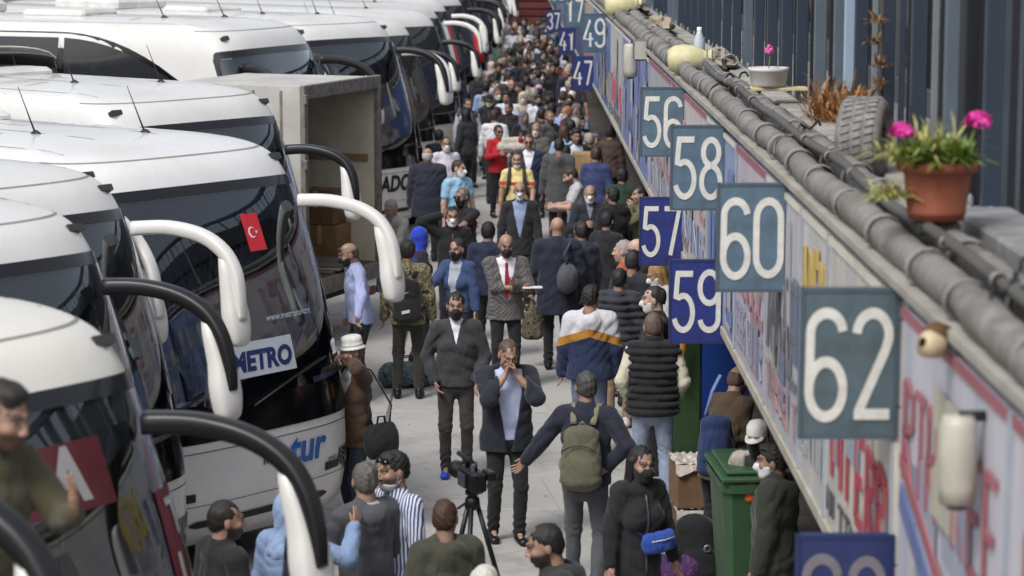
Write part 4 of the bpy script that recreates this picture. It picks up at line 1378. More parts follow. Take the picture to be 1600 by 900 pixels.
# ============================================================ terminal building on the right
XW = 1.61            # street face of the fascia
ZB, ZT = 2.30, 3.84  # fascia bottom / top
Y0, Y1 = 3.5, 150.0
bld = empty('terminal_building', (XW, 0, 0), 0, 'long low terminal building with painted fascia over dark open shop fronts on the right', 'building')
def bpart(mb, name, mat, parent=bld, **k):
    o = mb.build(name, mat, parent); o.location = (-XW, 0, 0) if parent is bld else o.location
    return o
conc = mat_paint('8d8b87', .85, dirt=.45, scale=1.2, bumps=.4)
bpart(MB().box(XW + .06, XW + .30, Y0, Y1, ZB + .02, ZT), 'fascia_beam', mat_paint('77787a', .8, dirt=.4))
bpart(MB().box(XW + .30, XW + 7, Y0, Y1, ZB + .25, ZT - .02), 'roof_slab', mat_paint('6d6c69', .85, dirt=.4))
bpart(MB().box(XW + .35, XW + 2.8, Y0, Y1, .0, .012), 'shop_floor', mat_paint('5b5854', .8, dirt=.5))
bpart(MB().box(XW + 2.8, XW + 2.95, Y0, Y1, 0, ZB + .25), 'shop_wall', mat_paint('3a3a3d', .8, dirt=.4))
for i in range(16):
    y = 9.5 + 8.0 * i
    c = bpart(MB().box(XW + 1.5, XW + 1.8, y, y + .3, 0, ZB + .25, .02), 'column', mat_paint('5d6166', .7, dirt=.4))
for i in range(22):
    y = 8 + 5.0 * i
    f = bpart(MB().box(XW + 2.74, XW + 2.80, y, y + 3.6, .1, 2.2, .02), 'shop_front', mat_paint(random.choice(['2c3f66', '43464a', '5b5348', '2f3d36', '55585e']), .5, dirt=.3))
    link('shop_window', MB().box(XW + 2.71, XW + 2.738, y + .2, y + 3.4, .9, 2.05).mesh('shop_window'), mat_sideglass(), f)
# sloping flashing under the pipes and the thin bottom lip
bpart(MB().box(XW - .015, XW + .06, Y0, Y1, ZB - .03, ZB + .03), 'bottom_lip', mat_paint('b9b4a6', .6, dirt=.4))
bpart(MB().box(XW - .03, XW + .32, Y0, Y1, ZT, ZT + .035), 'coping', mat_paint('a5a29a', .8, dirt=.4, bumps=.5))

# ---- advertisement boards on the fascia
def mat_board(base, seed, streak='8a8fa8'):
    key = ('board', base, seed)
    if key in MATS: return MATS[key]
    m, nt, b = nodes_of('board_' + base)
    v = texco(nt, 'Object', (1, .35, .05)); v2 = texco(nt, 'Object')
    c = rgb(base)
    f = noise(nt, v, 9 + seed % 5, 5, .7)
    r = ramp(nt, [(.40, (0, 0, 0)), (.62, (1, 1, 1))]); nt.links.new(f, r.inputs[0])
    col = mixc(nt, mathn(nt, 'MULTIPLY', r.outputs[0], .45), c, rgb(streak))
    col = mixc(nt, mathn(nt, 'MULTIPLY', noise(nt, v2, 4, 5, .7), .35), col, tuple(x * .5 for x in c))
    nt.links.new(col, b.inputs['Base Color']); b.inputs['Roughness'].default_value = .45
    MATS[key] = m; return m
def fbox(name, y0, y1, z0, z1, mat, parent, proud=.004, th=.004):
    x = XW - proud
    o = MB().box(x - th, x, y0, y1, z0, z1).build(name, mat, parent, (-XW, -parent.location.y, 0)); return o
def strokes(name, segs, w, mat, parent, proud):
    """flat ribbons on the fascia plane; segs: lists of (y,z)"""
    mb = MB()
    for k, sgm in enumerate(segs):
        for i in range(len(sgm) - 1):
            a, b = Vector(sgm[i]), Vector(sgm[i + 1]); d = (b - a).normalized(); n = Vector((-d.y, d.x)) * w * .5
            x = XW - proud - .0015 * ((i + k) % 3)
            q = [a + n, b + n, b - n, a - n]
            mb.add([(x, p.x, p.y) for p in q] + [(x + .008, p.x, p.y) for p in q], [(0, 1, 2, 3), (0, 4, 5, 1), (1, 5, 6, 2), (2, 6, 7, 3), (3, 7, 4, 0)])
    o = mb.build(name, mat, parent, (-XW, -parent.location.y, 0)); o['kind'] = 'stuff'
    return o
boards = [  # y0,y1, base, label, accents
 (5.0, 7.55, 'd9d6da', 'large white board with faded red and blue print nearest the camera', 'rb'),
 (7.58, 9.75, 'cbc9d2', 'lilac white board with red lettering and a blue diagonal band beside the 62 sign', 'diag'),
 (9.9, 12.0, 'd8d2c2', 'cream board with bright red upright letters under the 62 sign', 'red'),
 (12.03, 13.1, 'cfccc6', 'white board with yellow headline letters next to the 62 sign', 'yellow'),
 (13.12, 14.9, 'c4c3c6', 'grey white board with black brush lettering between the 60 and 62 signs', 'black'),
 (14.93, 16.9, 'cdbfca', 'pale pink board with red capital letters right of the 60 sign', 'redl'),
 (16.95, 19.4, '8497bd', 'light blue board with dark blue figures below the 60 sign', 'blue'),
 (19.45, 23.6, 'd2c7c2', 'cream and pink streaked board just behind the 58 and 60 signs', 'pink'),
 (23.65, 27.4, 'b9b6bd', 'greyish white board between the 56 and 58 signs', 'redl'),
 (27.45, 33.8, '7484bd', 'lavender blue board behind the 56 sign', 'none'),
 (33.85, 37.6, 'cfcac4', 'white board with a red edge around the security camera', 'red'),
 (37.65, 45.5, '4f67a6', 'long plain blue board near the 49 sign', 'none'),
 (45.6, 50.5, 'b7aa98', 'beige striped board behind the 49 and 47 signs', 'red'),
 (50.6, 62, '2c3a70', 'dark blue board in the far run of the fascia', 'none'),
 (62.1, 78, '6f7690', 'grey blue board farther along the fascia', 'none'),
 (78.2, 110, '2b3157', 'navy board at the far end of the fascia', 'none'),
 (110.2, 148, '5c5f70', 'last dull grey board at the end of the fascia', 'none')]
RD, BL, YL, BK = 'a2616b', '6a77a4', 'c4ab62', '4a4b52'
for i, (a, b, base, lab, acc) in enumerate(boards):
    r = empty('sign_board', (XW, a, ZB), 0, lab, 'sign board', 'advertisement boards along the fascia')
    o = MB().box(XW, XW + .058, a, b, ZB + .035, ZT - .06, .004).build('panel', mat_board(base, i), r, (-XW, -a, -ZB))
    def fb(*k, **kw):
        o = fbox(*k, **kw); o.location.z = -ZB; return o
    def stk(*k, **kw):
        o = strokes(*k, **kw); o.location.z = -ZB; return o
    fb('frame', a, a + .04, ZB + .035, ZT - .06, mat_paint('aab2c0', .5), r, proud=.001, th=.010)
    fb('frame', a + .041, b, ZT - .10, ZT - .062, mat_paint(RD if acc in ('rb', 'diag', 'redl', 'pink') else 'd8d4c6', .5), r, proud=.001, th=.010)
    L = b - a; rr = random.Random(i)
    def letters(z0, z1, y0, y1, n, c, w):
        wd = (y1 - y0) / n; segs = []
        G = [[[(0, 0), (.5, 1), (1, 0)], [(.2, .4), (.8, .4)]], [[(0, 0), (0, 1), (1, 0), (1, 1)]], [[(0, 0), (0, 1)], [(0, 1), (1, 1)], [(0, .5), (.8, .5)], [(0, 0), (1, 0)]],
             [[(.5, 0), (.5, 1)], [(0, 1), (1, 1)]], [[(0, 0), (0, 1), (1, .9), (1, .6), (0, .5), (1, 0)]], [[(0, 0), (0, 1)]]]
        for k in range(n):
            g = rr.choice(G)
            for sgm in g: segs.append([(y0 + wd * (k + .12 + .66 * (1 - p[0])), z0 + (z1 - z0) * p[1]) for p in sgm])
        stk('lettering', segs, w, mat_paint(c, .5), r, .014)
    if a < 50:
        for k in range(int(5 + L * 2.5)):
            w_ = rr.uniform(.15, .55); h_ = rr.uniform(.12, .5); yy = rr.uniform(a + .06, max(a + .07, b - w_ - .02)); zz = rr.uniform(ZB + .06, ZT - .2 - h_)
            if yy + w_ > b - .01: continue
            fb('poster', yy, yy + w_, zz, zz + h_, mat_board(rr.choice(['b9b4ae', '8d95a8', 'a88f92', 'c2bda6', '6f7a94', 'd0cccb', '9a8e84', 'a6adb8']), k % 7), r, proud=.003 + .0012 * k, th=.0011)
    if acc == 'rb':
        letters(3.05, 3.45, a + .2, b - .2, 8, RD, .05); letters(2.45, 2.8, a + .2, b - .2, 7, BL, .06)
    if acc == 'diag':
        letters(3.1, 3.5, a + .15, b - .1, 7, RD, .04); stk('band', [[(a + .05, 2.45), (b - .1, 3.02)]], .11, mat_paint(BL, .5), r, .016); stk('band', [[(a + .05, 2.60), (b - .1, 3.17)]], .06, mat_paint(RD, .5), r, .018)
        letters(2.42, 2.7, a + .2, b - .7, 6, 'b58469', .05)
    if acc == 'red':
        letters(2.62, 3.0, a + .1, b - .1, 6, 'b04a58', .06); letters(2.42, 2.54, a + .1, b - .1, 9, BK, .02)
    if acc == 'yellow':
        letters(3.1, 3.6, a + .05, b - .05, 4, YL, .10); letters(2.5, 2.9, a + .1, b - .1, 4, 'a3a6ad', .03)
    if acc == 'black':
        letters(2.75, 3.3, a + .1, b - .1, 4, '74757b', .06); letters(2.45, 2.65, a + .1, b - .1, 7, 'a88a8c', .03)
    if acc == 'redl':
        letters(2.8, 3.45, a + .1, b - .1, 5, 'a8828c', .08); letters(2.45, 2.7, a + .1, b - .1, 8, '9194a6', .03)
    if acc == 'blue':
        letters(2.5, 3.5, a + .1, b - .1, 4, '6c82b0', .10)
    if acc == 'pink':
        letters(2.9, 3.5, a + .1, b - .1, 7, 'bd9298', .07); letters(2.5, 2.75, a + .1, b - .1, 6, '98a3bb', .07)

# ---- number signs
def arc(cx, cy, rx, ry, a0, a1, n=14):
    return [(cx + rx * math.cos(rad(a0 + (a1 - a0) * i / n)), cy + ry * math.sin(rad(a0 + (a1 - a0) * i / n))) for i in range(n + 1)]
DG = {'0': [arc(.21, .74, .19, .22, 0, 180, 10) + arc(.21, .26, .19, .22, 180, 360, 10) + [(.40, .74)]],
      '1': [[(.08, .80), (.24, .96), (.24, .04)]],
      '2': [arc(.21, .76, .18, .20, 175, -10, 14) + [(.35, .62), (.06, .06)], [(.015, .045), (.41, .045)]],
      '3': [arc(.20, .74, .17, .20, 165, -90, 14), arc(.20, .28, .19, .24, 88, -165, 16)],
      '4': [[(.29, .96), (.02, .30), (.42, .30)], [(.30, .52), (.30, .03)]],
      '5': [[(.39, .955), (.045, .955)], [(.085, .95), (.05, .56)] + arc(.20, .32, .19, .28, 118, -160, 18)],
      '6': [arc(.21, .78, .18, .18, 5, 180, 12) + [(.022, .27)], arc(.21, .27, .19, .25, 0, 360, 28)],
      '7': [[(.02, .955), (.42, .955)], [(.385, .95), (.17, .03)]],
      '8': [arc(.21, .75, .155, .20, -90, 270, 22), arc(.21, .28, .185, .25, 90, 450, 24)],
      '9': [arc(.21, .22, .18, .18, 185, 360, 12) + [(.398, .73)], arc(.21, .73, .19, .25, 0, 360, 28)]}
def ribbon(mb, pts, w, y, th, M):
    P = [Vector(p) for p in pts]; n = len(P); L, R_ = [], []
    for i in range(n):
        d = (P[min(n - 1, i + 1)] - P[max(0, i - 1)]); d.normalize(); nn = Vector((-d.y, d.x)) * w * .5
        # miter
        if 0 < i < n - 1:
            d1 = (P[i] - P[i - 1]).normalized(); k = max(.55, nn.normalized().dot(Vector((-d1.y, d1.x)))); nn = nn / k
        L.append(P[i] + nn); R_.append(P[i] - nn)
    vs = [M(p.x, y, p.y) for p in L] + [M(p.x, y, p.y) for p in R_] + [M(p.x, y + th, p.y) for p in L] + [M(p.x, y + th, p.y) for p in R_]
    fs = []
    for i in range(n - 1):
        fs += [(i, n + i, n + i + 1, i + 1), (i, i + 1, 2 * n + i + 1, 2 * n + i), (n + i, 3 * n + i, 3 * n + i + 1, n + i + 1)]
    fs += [(0, 2 * n, 3 * n, n), (n - 1, 2 * n - 1, 4 * n - 1, 3 * n - 1)]
    mb.add(vs, fs)
SW, SH = .39, .61
def number_sign(txt, u, lower, light, label, x_off=0., wid=SW):
    d = FPX * 1.51 * u * 1e-3
    zt = CAM_H - 1.51 if not lower else CAM_H - (1.664 if txt != '63' else 1.69) * 1.51
    x0 = 1.22 + x_off
    r = empty('number_sign', (x0, d, zt - SH), 0, label, 'number sign', 'bay number signs on the fascia')
    c = light
    MB().box(0, wid, 0, .035, 0, SH, .006).build('board', mat_paint(c, .5, dirt=.38, scale=7), r)
    for nm, bx in (('frame', (-.006, wid + .006, -.004, .04, -.012, .006)), ('frame', (-.006, wid + .006, -.004, .04, SH - .006, SH + .012)),
                   ('frame', (-.010, .004, -.006, .042, -.012, SH + .012)), ('frame', (wid - .004, wid + .010, -.006, .042, -.012, SH + .012))):
        MB().box(*bx).build(nm, mat_paint('4c5a66' if not lower else '23305e', .5, dirt=.3), r)
    hgt = SH * .76; dw = hgt * .42 * .80
    n = len(txt); gap = .035; tw = n * dw + (n - 1) * gap
    for k, ch in enumerate(txt):
        xo = wid / 2 - tw / 2 + k * (dw + gap)
        mb = MB()
        for si_, st in enumerate(DG[ch]):
            ribbon(mb, st, .098, 0, .5, lambda px_, y, pz: (xo + px_ * hgt * .80, -.0045 - .0014 * si_ + y * .006, (SH - hgt) / 2 + pz * hgt))
        mb.build('digit', mat_paint('d8d8d2' if txt != '63' else '77757c', .5, dirt=.25, scale=14), r)
    MB().tube([(wid, .02, SH * .8), (wid + .06, .02, SH * .8)], .015, 6).build('bracket', mat_paint('55585c', .5, .4), r)
    MB().tube([(wid, .02, SH * .2), (wid + .06, .02, SH * .2)], .015, 6).build('bracket', mat_paint('55585c', .5, .4), r)
    return r
LB, DB = '5a7184', '27337a'
number_sign('62', 1.724, False, '55666d', 'grey blue sign numbered 62, the largest and nearest of the signs')
number_sign('63', 1.724, True, '2a3566', 'dark blue sign numbered 63 cut off at the bottom edge under the 62 sign')
number_sign('60', 2.427, False, LB, 'light blue sign reading 60, largest of the light blue ones')
number_sign('58', 3.125, False, LB, 'light blue sign reading 58 wedged between its two light blue neighbours')
number_sign('59', 3.125, True, DB, 'dark blue sign reading 59, lowest of the overlapping middle signs')
number_sign('56', 3.846, False, LB, 'light blue sign reading 56, smallest and highest of the light blue ones')
number_sign('57', 3.846, True, DB, 'dark blue sign reading 57 under the highest light blue sign')
number_sign('49', 6.9, False, '4a637a', 'steel blue sign reading 49 at the top beside the plain blue board')
number_sign('47', 7.9, True, '28336f', 'dark blue sign reading 47 hanging above the tall carton stack')
number_sign('17', 8.6, False, '4c6a80', 'narrow steel blue sign reading 17 cut by the top edge', -.05)
number_sign('41', 10.0, True, '28336f', 'small dark blue sign reading 41 just over the far heads')
number_sign('37', 12.0, True, '2a356f', 'tiny dark blue sign reading 37, farthest left of the dark ones', -.10)
number_sign('39', 11.0, False, '4c6a80', 'tiny steel blue sign reading 39 half hidden behind its neighbours', -.1)

# ---- insulated pipes along the top
pm, pnt, pb = nodes_of('pipe_wrap')
pv = texco(pnt); pn = noise(pnt, pv, 7, 5, .65); pn2 = noise(pnt, pv, 40, 3)
pst = ramp(pnt, [(.45, (1, 1, 1)), (.58, (.55, .5, .44)), (.70, (1, 1, 1))]); pnt.links.new(noise(pnt, pv, 2.6, 6, .75), pst.inputs[0])
pnt.links.new(mixc(pnt, .75, mixc(pnt, pn, rgb('565452'), rgb('9c9994')), pst.outputs[0], 'MULTIPLY'), pb.inputs['Base Color']); pb.inputs['Roughness'].default_value = .55
bump(pnt, pb, pn2, .5, .01)
def pipe(label, x, z, r, y0, y1, seed, lump=.12, mat=pm, open_end=False):
    rr = random.Random(seed); n = int((y1 - y0) / (.09 if y1 < 30 else .35)); pts = []; rs = []
    for i in range(n + 1):
        y = y0 + (y1 - y0) * i / n
        pts.append((x + .012 * math.sin(y * 1.3 + seed), y, z + .010 * math.sin(y * 2.1 + seed * 2)))
        rs.append(r * (1 + lump * .5 * math.sin(y * 9 + seed) * math.sin(y * 3.1) + lump * rr.uniform(-.5, .5)))
    root = empty('insulated_pipe', (x, y0, z), 0, label, 'pipe', 'pipes along the top of the fascia')
    MB().tube([(p[0] - x, p[1] - y0, p[2] - z) for p in pts], rs, 14, cap=not open_end).build('pipe_wrap', mat, root)
    y = y0 + .4
    while y < min(y1, 45):
        MB().lathe([(r * 1.14, -.03), (r * 1.22, -.01), (r * 1.22, .012), (r * 1.12, .03)], 14, (0, y - y0, 0), (0, 1, 0)).build('pipe_band', mat_paint('a3a1a0', .35, .4, dirt=.3), root)
        y += rr.uniform(.75, 1.25)
    if open_end:
        MB().lathe([(r * .98, -.01), (r * 1.25, -.02), (r * 1.28, .05), (r * 1.0, .06)], 16, (0, y1 - y0 - .03, 0), (0, 1, 0)).build('pipe_collar', mat_paint('5a4e45', .8), root)
    return root
pipe('thick grey wrapped pipe nearest the fascia edge', 1.685, 3.945, .073, 3.6, 23.2, 1)
pipe('second grey wrapped pipe running behind the thick one', 1.875, 3.965, .075, 3.6, 27, 2)
pipe('thin dark cable pipe lying on top between the two near pipes', 1.78, 4.04, .026, 3.6, 22, 3, mat=mat_paint('55534f', .6))
pipe('far lumpy pipe running on toward the cream vase', 1.67, 3.95, .085, 24.0, 60, 4, .2)
pipe('farther grey pipe beyond the vases', 1.86, 3.95, .08, 27.5, 110, 5, .2)
pipe('distant pipe above the 49 sign', 1.67, 3.95, .09, 60.5, 130, 6, .2)

for i, (yy, hx, lb) in enumerate([(8.2, '1b1b1c', 'black cable drooping over the pipes nearest the camera'), (14.6, '6f6a60', 'grey cable sagging over the pipes by the 60 sign'), (19.5, '1d1d1f', 'thin black cable looping over the pipes by the 56 sign')]):
    r_ = random.Random(i); P_ = [(0, 0, -.02)]
    for k in range(10): P_.append((.03 + .045 * k + r_.uniform(-.02, .02), .12 * k + .1 * math.sin(k * 1.3 + i), .10 + .03 * math.sin(k * 1.9) + (.0 if k > 1 else -.05)))
    cb = empty('cable', (XW + .0, yy, 3.95), 0, lb, 'cable', 'cables over the parapet'); MB().tube([tuple(p) for p in catmull(np.array(P_), 4)], .009, 5).build('cable_run', mat_paint(hx, .6), cb)
# ---- terrace behind the pipes
ter = empty('terrace', (XW + .3, 0, ZT), 0, 'raised grey terrace deck with kerb running behind the pipes', 'terrace')
def tpart(mb, name, mat): return mb.build(name, mat, ter, (-(XW + .3), 0, -ZT))
tpart(MB().box(2.10, 2.30, Y0, Y1, ZT + .04, ZT + .09, .01), 'kerb', mat_paint('a9a6a0', .85, dirt=.5, scale=4, bumps=.6))
tpart(MB().box(2.30, 6.5, Y0, Y1, ZT - .02, ZT + .05), 'deck', conc)
tpart(MB().box(2.02, 2.30, 3.6, 11.0, ZT + .09, ZT + .20, .015), 'raised_kerb', mat_paint('8b8c8e', .85, dirt=.5, scale=6, bumps=.6))
# steel posts in front of a glazed wall
fen = empty('post_screen', (2.33, 0, ZT), 0, 'tall screen of blue grey steel posts standing along the terrace', 'fence')
pc = [mat_paint('3b4656', .4, .3, dirt=.25), mat_paint('66737f', .4, .3, dirt=.25), mat_paint('22252c', .5, .2, dirt=.2), mat_paint('9fb6cd', .35, .2, dirt=.1), mat_paint('7c838a', .5, .2)]
wide = MB().box(-.045, .045, -.03, .03, 0, 1.55, .006).mesh('post'); thin = MB().box(-.018, .018, -.012, .012, 0, 1.55, .003).mesh('post'); foot = MB().box(-.06, .06, -.045, .045, 0, .012).lathe([(.02, .012), (.016, .06), (.004, .075)], 8, (0, -.03, 0)).mesh('post_foot')
y = 10.55; k = 0; rr = random.Random(5)
while y < 118 and k < 290:
    w_ = (k % 4 == 0)
    c = 0 if w_ and rr.random() < .6 else (1 if w_ else rr.choice([2, 2, 0, 4]))
    if k == 22: c, w_ = 3, True
    o = link('post', wide if w_ else thin, pc[c], fen, (0 if w_ else .05, y, .05), obj_slot=True)
    if y < 40 and k % 2 == 0: link('post_foot', foot, pc[4], fen, (0, y, .055))
    y += (.27 if y < 40 else .52) * rr.uniform(.85, 1.15); k += 1
o = MB().box(-.03, .03, 10.4, 118, 1.56, 1.63).build('top_rail', pc[0], fen)
big = MB().box(-.055, .055, -.09, .09, 0, 1.6, .008).mesh('corner_post')
link('corner_post', big, pc[1], fen, (.13, 11.9, .05), obj_slot=True); link('corner_post', big, pc[2], fen, (.02, 12.3, .05), obj_slot=True)
gl = empty('glazed_wall', (3.15, 0, ZT), 0, 'dark glazed wall with upright mullions behind the steel posts', 'glass wall')
for i in range(60):
    y0 = 12.6 + i * 1.35 * (1 + i * .012)
    y1 = 12.6 + (i + 1) * 1.35 * (1 + (i + 1) * .012)
    MB().box(0, .03, y0 + .07, y1 - .01, .05, 1.7).build('glass_pane', mat_sideglass() if i % 3 else mat_paint('2e3036', .2, dirt=.3), gl)
    MB().box(-.04, .05, y0, y0 + .06, .05, 1.72).build('mullion', pc[(0, 2, 1)[i % 3]] if i % 5 else pc[4], gl)
MB().box(-.05, .04, 12.5, 125, .05, .24).build('sill', mat_paint('5b5e63', .6), gl)
# shutter / pale slats seen through the posts, and pale cabinet at the far right
sl = empty('louvre_shutter', (2.75, 14.4, ZT + .3), 0, 'small pale louvred shutter glimpsed between the nearest posts', 'shutter')
for i in range(9): MB().box(0, .42, 0, .02, .02 + i * .16, .13 + i * .16, .004).build('slat', mat_paint('c9cac6', .6), sl)
cab = empty('cabinet', (2.95, 11.2, ZT + .05), 0, 'pale cream cabinet behind the wide corner post at the right edge', 'cabinet')
MB().box(0, .9, 0, .6, 0, .46, .02).build('cabinet_body', mat_paint('b9b8b0', .5), cab); MB().box(-.02, .92, -.02, .62, .465, .50, .008).build('cabinet_top', mat_paint('c9c9c4', .5), cab)
MB().box(.05, .85, -.012, -.002, .05, .22, .004).build('drawer', mat_paint('8d8d88', .5), cab)
wv = empty('woven_panel', (3.0, 12.45, ZT + .05), 0, 'dark brown boarded panel above the pale cabinet at the right edge', 'panel')
for i in range(10): MB().box(0, 1.4, 0, .02, .55 + i * .12, .655 + i * .12, .006).build('board', mat_paint('3d352c' if i % 2 else '463d30', .8, dirt=.4), wv)

# ---- things along the parapet
def pt(px, py, z): return at_z(px, py, z)
TZ = ZT + .09
def leafy(mb, c, n, r, h, L, w, rr, spread=1., zoff=0.):
    for i in range(n):
        a = rr.uniform(0, 2 * math.pi); el = rr.uniform(.2, 1.4) / spread
        b = Vector((c[0] + rr.uniform(-r, r) * .6, c[1] + rr.uniform(-r, r) * .6, c[2] + zoff))
        d = Vector((math.cos(a) * math.cos(el), math.sin(a) * math.cos(el), math.sin(el))); l = L * rr.uniform(.5, 1.1)
        sd_ = d.cross(Vector((0, 0, 1))).normalized() * w * rr.uniform(.6, 1.2)
        m = b + d * l * .55 + Vector((0, 0, .06 * l)); e = b + d * l + Vector((0, 0, -.22 * l))
        mb.add([b, m - sd_, e, m + sd_], [(0, 1, 2, 3)], True)
def mat_leaf(h1, h2):
    key = ('leaf', h1, h2)
    if key in MATS: return MATS[key]
    m, nt, b = nodes_of('leaf_' + h1)
    v = texco(nt); nt.links.new(mixc(nt, noise(nt, v, 18, 3), rgb(h1), rgb(h2)), b.inputs['Base Color'])
    b.inputs['Roughness'].default_value = .6; b.inputs['Subsurface Weight'].default_value = .1; b.inputs['Subsurface Scale'].default_value = .02
    MATS[key] = m; return m
# terracotta pot with pink flowers (stands on the raised kerb)
pp = at_z(1461, 354, ZT + .20)
pot = empty('flower_pot', (pp.x + .0, pp.y - .02, ZT + .175), 0, 'terracotta pot with green plant and two magenta flower heads on the terrace kerb', 'flower pot')
MB().box(-.09, .09, -.09, .09, .0, .055, .01).build('pot_stand', mat_paint('2c2a29', .7), pot)
MB().lathe([(.005, .06), (.118, .06), (.122, .085), (.128, .09), (.124, .10), (.142, .255), (.146, .262), (.172, .268), (.176, .31), (.160, .312), (.15, .285), (.005, .28)], 28).build('pot', mat_paint('8a4c36', .75, dirt=.3, scale=9), pot)
rr = random.Random(3); mb = MB()
leafy(mb, (0, 0, .28), 1500, .19, .2, .17, .011, rr); o = mb.build('foliage', mat_leaf('3c5a1e', '7c8f3a'), pot); o['kind'] = 'stuff'
mb = MB(); leafy(mb, (0, 0, .30), 110, .13, .3, .28, .006, rr); leafy(mb, (-.20, 0, .14), 90, .07, .3, .17, .008, rr, 1.5); leafy(mb, (-.17, 0, .30), 70, .07, .3, .22, .006, rr, 1.5); o = mb.build('blades', mat_leaf('9aa357', 'c3bb7a'), pot); o['kind'] = 'stuff'
for fx, fz, fr in ((-.155, .43, .050), (.165, .475, .054)):
    mb = MB(); st = MB().tube([(fx * .3, 0, .3), (fx * .8, 0, fz - .1), (fx, 0, fz)], .006, 5).build('flower_stem', mat_leaf('3c5a1e', '7c8f3a'), pot)
    for i in range(200):
        th, ph = rr.uniform(0, 6.28), rr.uniform(-.5, 1.57); d = Vector((math.cos(th) * math.cos(ph), math.sin(th) * math.cos(ph), math.sin(ph) * .75))
        c = Vector((fx, 0, fz)) + d * fr * rr.uniform(.7, 1); t1 = d.orthogonal().normalized() * .013; t2 = (d.cross(t1).normalized() + d * .7) * .014
        mb.add([c + t1, c + t2, c - t1, c - t2], [(0, 1, 2, 3)])
    mb.build('flower_head', mat_leaf('b5127a', 'd83aa0'), pot)['kind'] = 'stuff'
# old tyre planter standing beside it
tp = at_z(1345, 300, TZ)
ty = empty('tyre_planter', (2.0, 13.6, TZ - .05), 0, 'old grey tyre standing on the terrace left of the pink flower pot', 'tyre')
mb = MB()
prof_ = [(.13, -.09), (.20, -.115), (.27, -.10), (.285, -.06), (.285, .06), (.27, .10), (.20, .115), (.13, .09)]
mb.lathe([(a * .82, b * 1.15) for a, b in prof_], 36, (0, 0, .235), (1, -.35, 0)); mb.build('tyre', mat_paint('84817f', .85, dirt=.6, scale=14, bumps=1.), ty)
for i in range(34):
    for c_ in (-1, 0, 1):
        a = 2 * math.pi * (i + .5 * c_) / 34; M = Matrix.Translation((0, 0, .235)) @ Matrix.Rotation(-.336 - math.pi / 2, 4, 'Z') @ Matrix.Rotation(a, 4, 'Y') @ Matrix.Translation((.235, .066 * c_, 0)) @ Matrix.Rotation(.3, 4, 'X')
        o = MB().obox(M, .012, .050, .026).build('tread_block', mat_paint('8f8c8a', .9, dirt=.6, scale=20), ty)
# dry brown bush
dp = Vector((2.2, 15.0, TZ))
db = empty('dry_bush', (2.12, dp.y + .1, TZ + .12), 0, 'dried orange brown bush behind the old tyre', 'bush')
mb = MB(); rr = random.Random(9)
for i in range(9): leafy(mb, (rr.uniform(-.14, .14), rr.uniform(-.5, .5), rr.uniform(.0, .16)), 120, .12, .3, rr.uniform(.2, .36), .007, rr, 1., 0)
mb.build('dry_leaves', mat_leaf('7a5430', 'a8794a'), db)['kind'] = 'stuff'
MB().tube([(0, 0, 0), (.02, 0, .2), (.05, .03, .36)], [.02, .014, .008], 6).build('stem', mat_paint('4b3a2a', .9), db)
dg2 = empty('tall_dry_plant', (2.25, dp.y - .35, TZ), 0, 'tall thin dried plant against the posts above the dry bush', 'plant')
mb = MB()
for i in range(7): leafy(mb, (rr.uniform(-.06, .06), rr.uniform(-.1, .1), i * .13), 28, .05, .1, .14, .008, rr)
mb.build('dry_leaves', mat_leaf('5e4630', '93724a'), dg2)['kind'] = 'stuff'; MB().tube([(0, 0, 0), (.01, 0, .5), (0, 0, 1.0)], [.012, .009, .004], 5).build('stem', mat_paint('4b3a2a', .9), dg2)
# white basin planter with small pink flower on a plank
wp = at_z(1172, 145, TZ + .08)
pk = empty('plank_shelf', (2.10, wp.y, TZ), 0, 'pale plank shelf on thin legs carrying the white basin', 'shelf')
MB().box(-.22, .22, -.10, .10, .10, .125, .004).build('plank', mat_paint('c9bd98', .7), pk)
for x in (-.18, .18): MB().tube([(x, 0, 0), (x * .8, 0, .10)], .012, 5).build('leg', mat_paint('8e9094', .5), pk)
wb = empty('basin_planter', (2.02, wp.y, TZ + .126), 0, 'white round basin planter with a tiny pink flower on the plank', 'planter')
MB().lathe([(.005, 0), (.12, 0), (.135, .02), (.15, .12), (.158, .125), (.158, .15), (.14, .15), (.13, .11), (.005, .11)], 22).build('basin', mat_paint('cfcdca', .5, dirt=.3), wb)
MB().tube([(0, 0, .11), (.01, 0, .26)], .005, 5).build('flower_stem', mat_leaf('3c5a1e', '7c8f3a'), wb)
mb = MB(); [mb.sphere((.01 + rr.uniform(-.03, .03), rr.uniform(-.03, .03), .28 + rr.uniform(-.03, .03)), .018, 6, 4) for i in range(9)]; mb.build('flower_head', mat_leaf('b5408a', 'd86ab0'), wb)['kind'] = 'stuff'
# cream vases lying over the pipes
def vase(px, py, Z, L, r, label, ang):
    p = at_z(px, py, Z)
    v = empty('cream_vase', (1.74, p.y, Z), rad(ang), label, 'vase', 'cream vases lying across the pipes')
    MB().lathe([(.005, -L * .5), (r * .7, -L * .5), (r * .95, -L * .36), (r, -L * .15), (r * .9, L * .1), (r * .62, L * .28), (r * .5, L * .34), (r * .52, L * .42), (r * .62, L * .46), (r * .60, L * .5), (r * .42, L * .49), (r * .30, L * .30)], 24, (0, 0, 0), (1, 0, .05)).build('vase_body', mat_paint('cdc79c', .5, dirt=.25, scale=8), v)
    MB().lathe([(r * .54, L * .36), (r * .58, L * .37), (r * .58, L * .39), (r * .54, L * .40)], 20, (0, 0, 0), (1, 0, .05)).build('vase_ring', mat_paint('8d8868', .6), v)
    return v
vase(1068, 92, 4.03, .42, .14, 'cream vase lying on the pipes above the 56 sign', -8)
vase(952, 8, 4.08, .55, .18, 'cream vase far along the pipes above the 49 sign', -6)
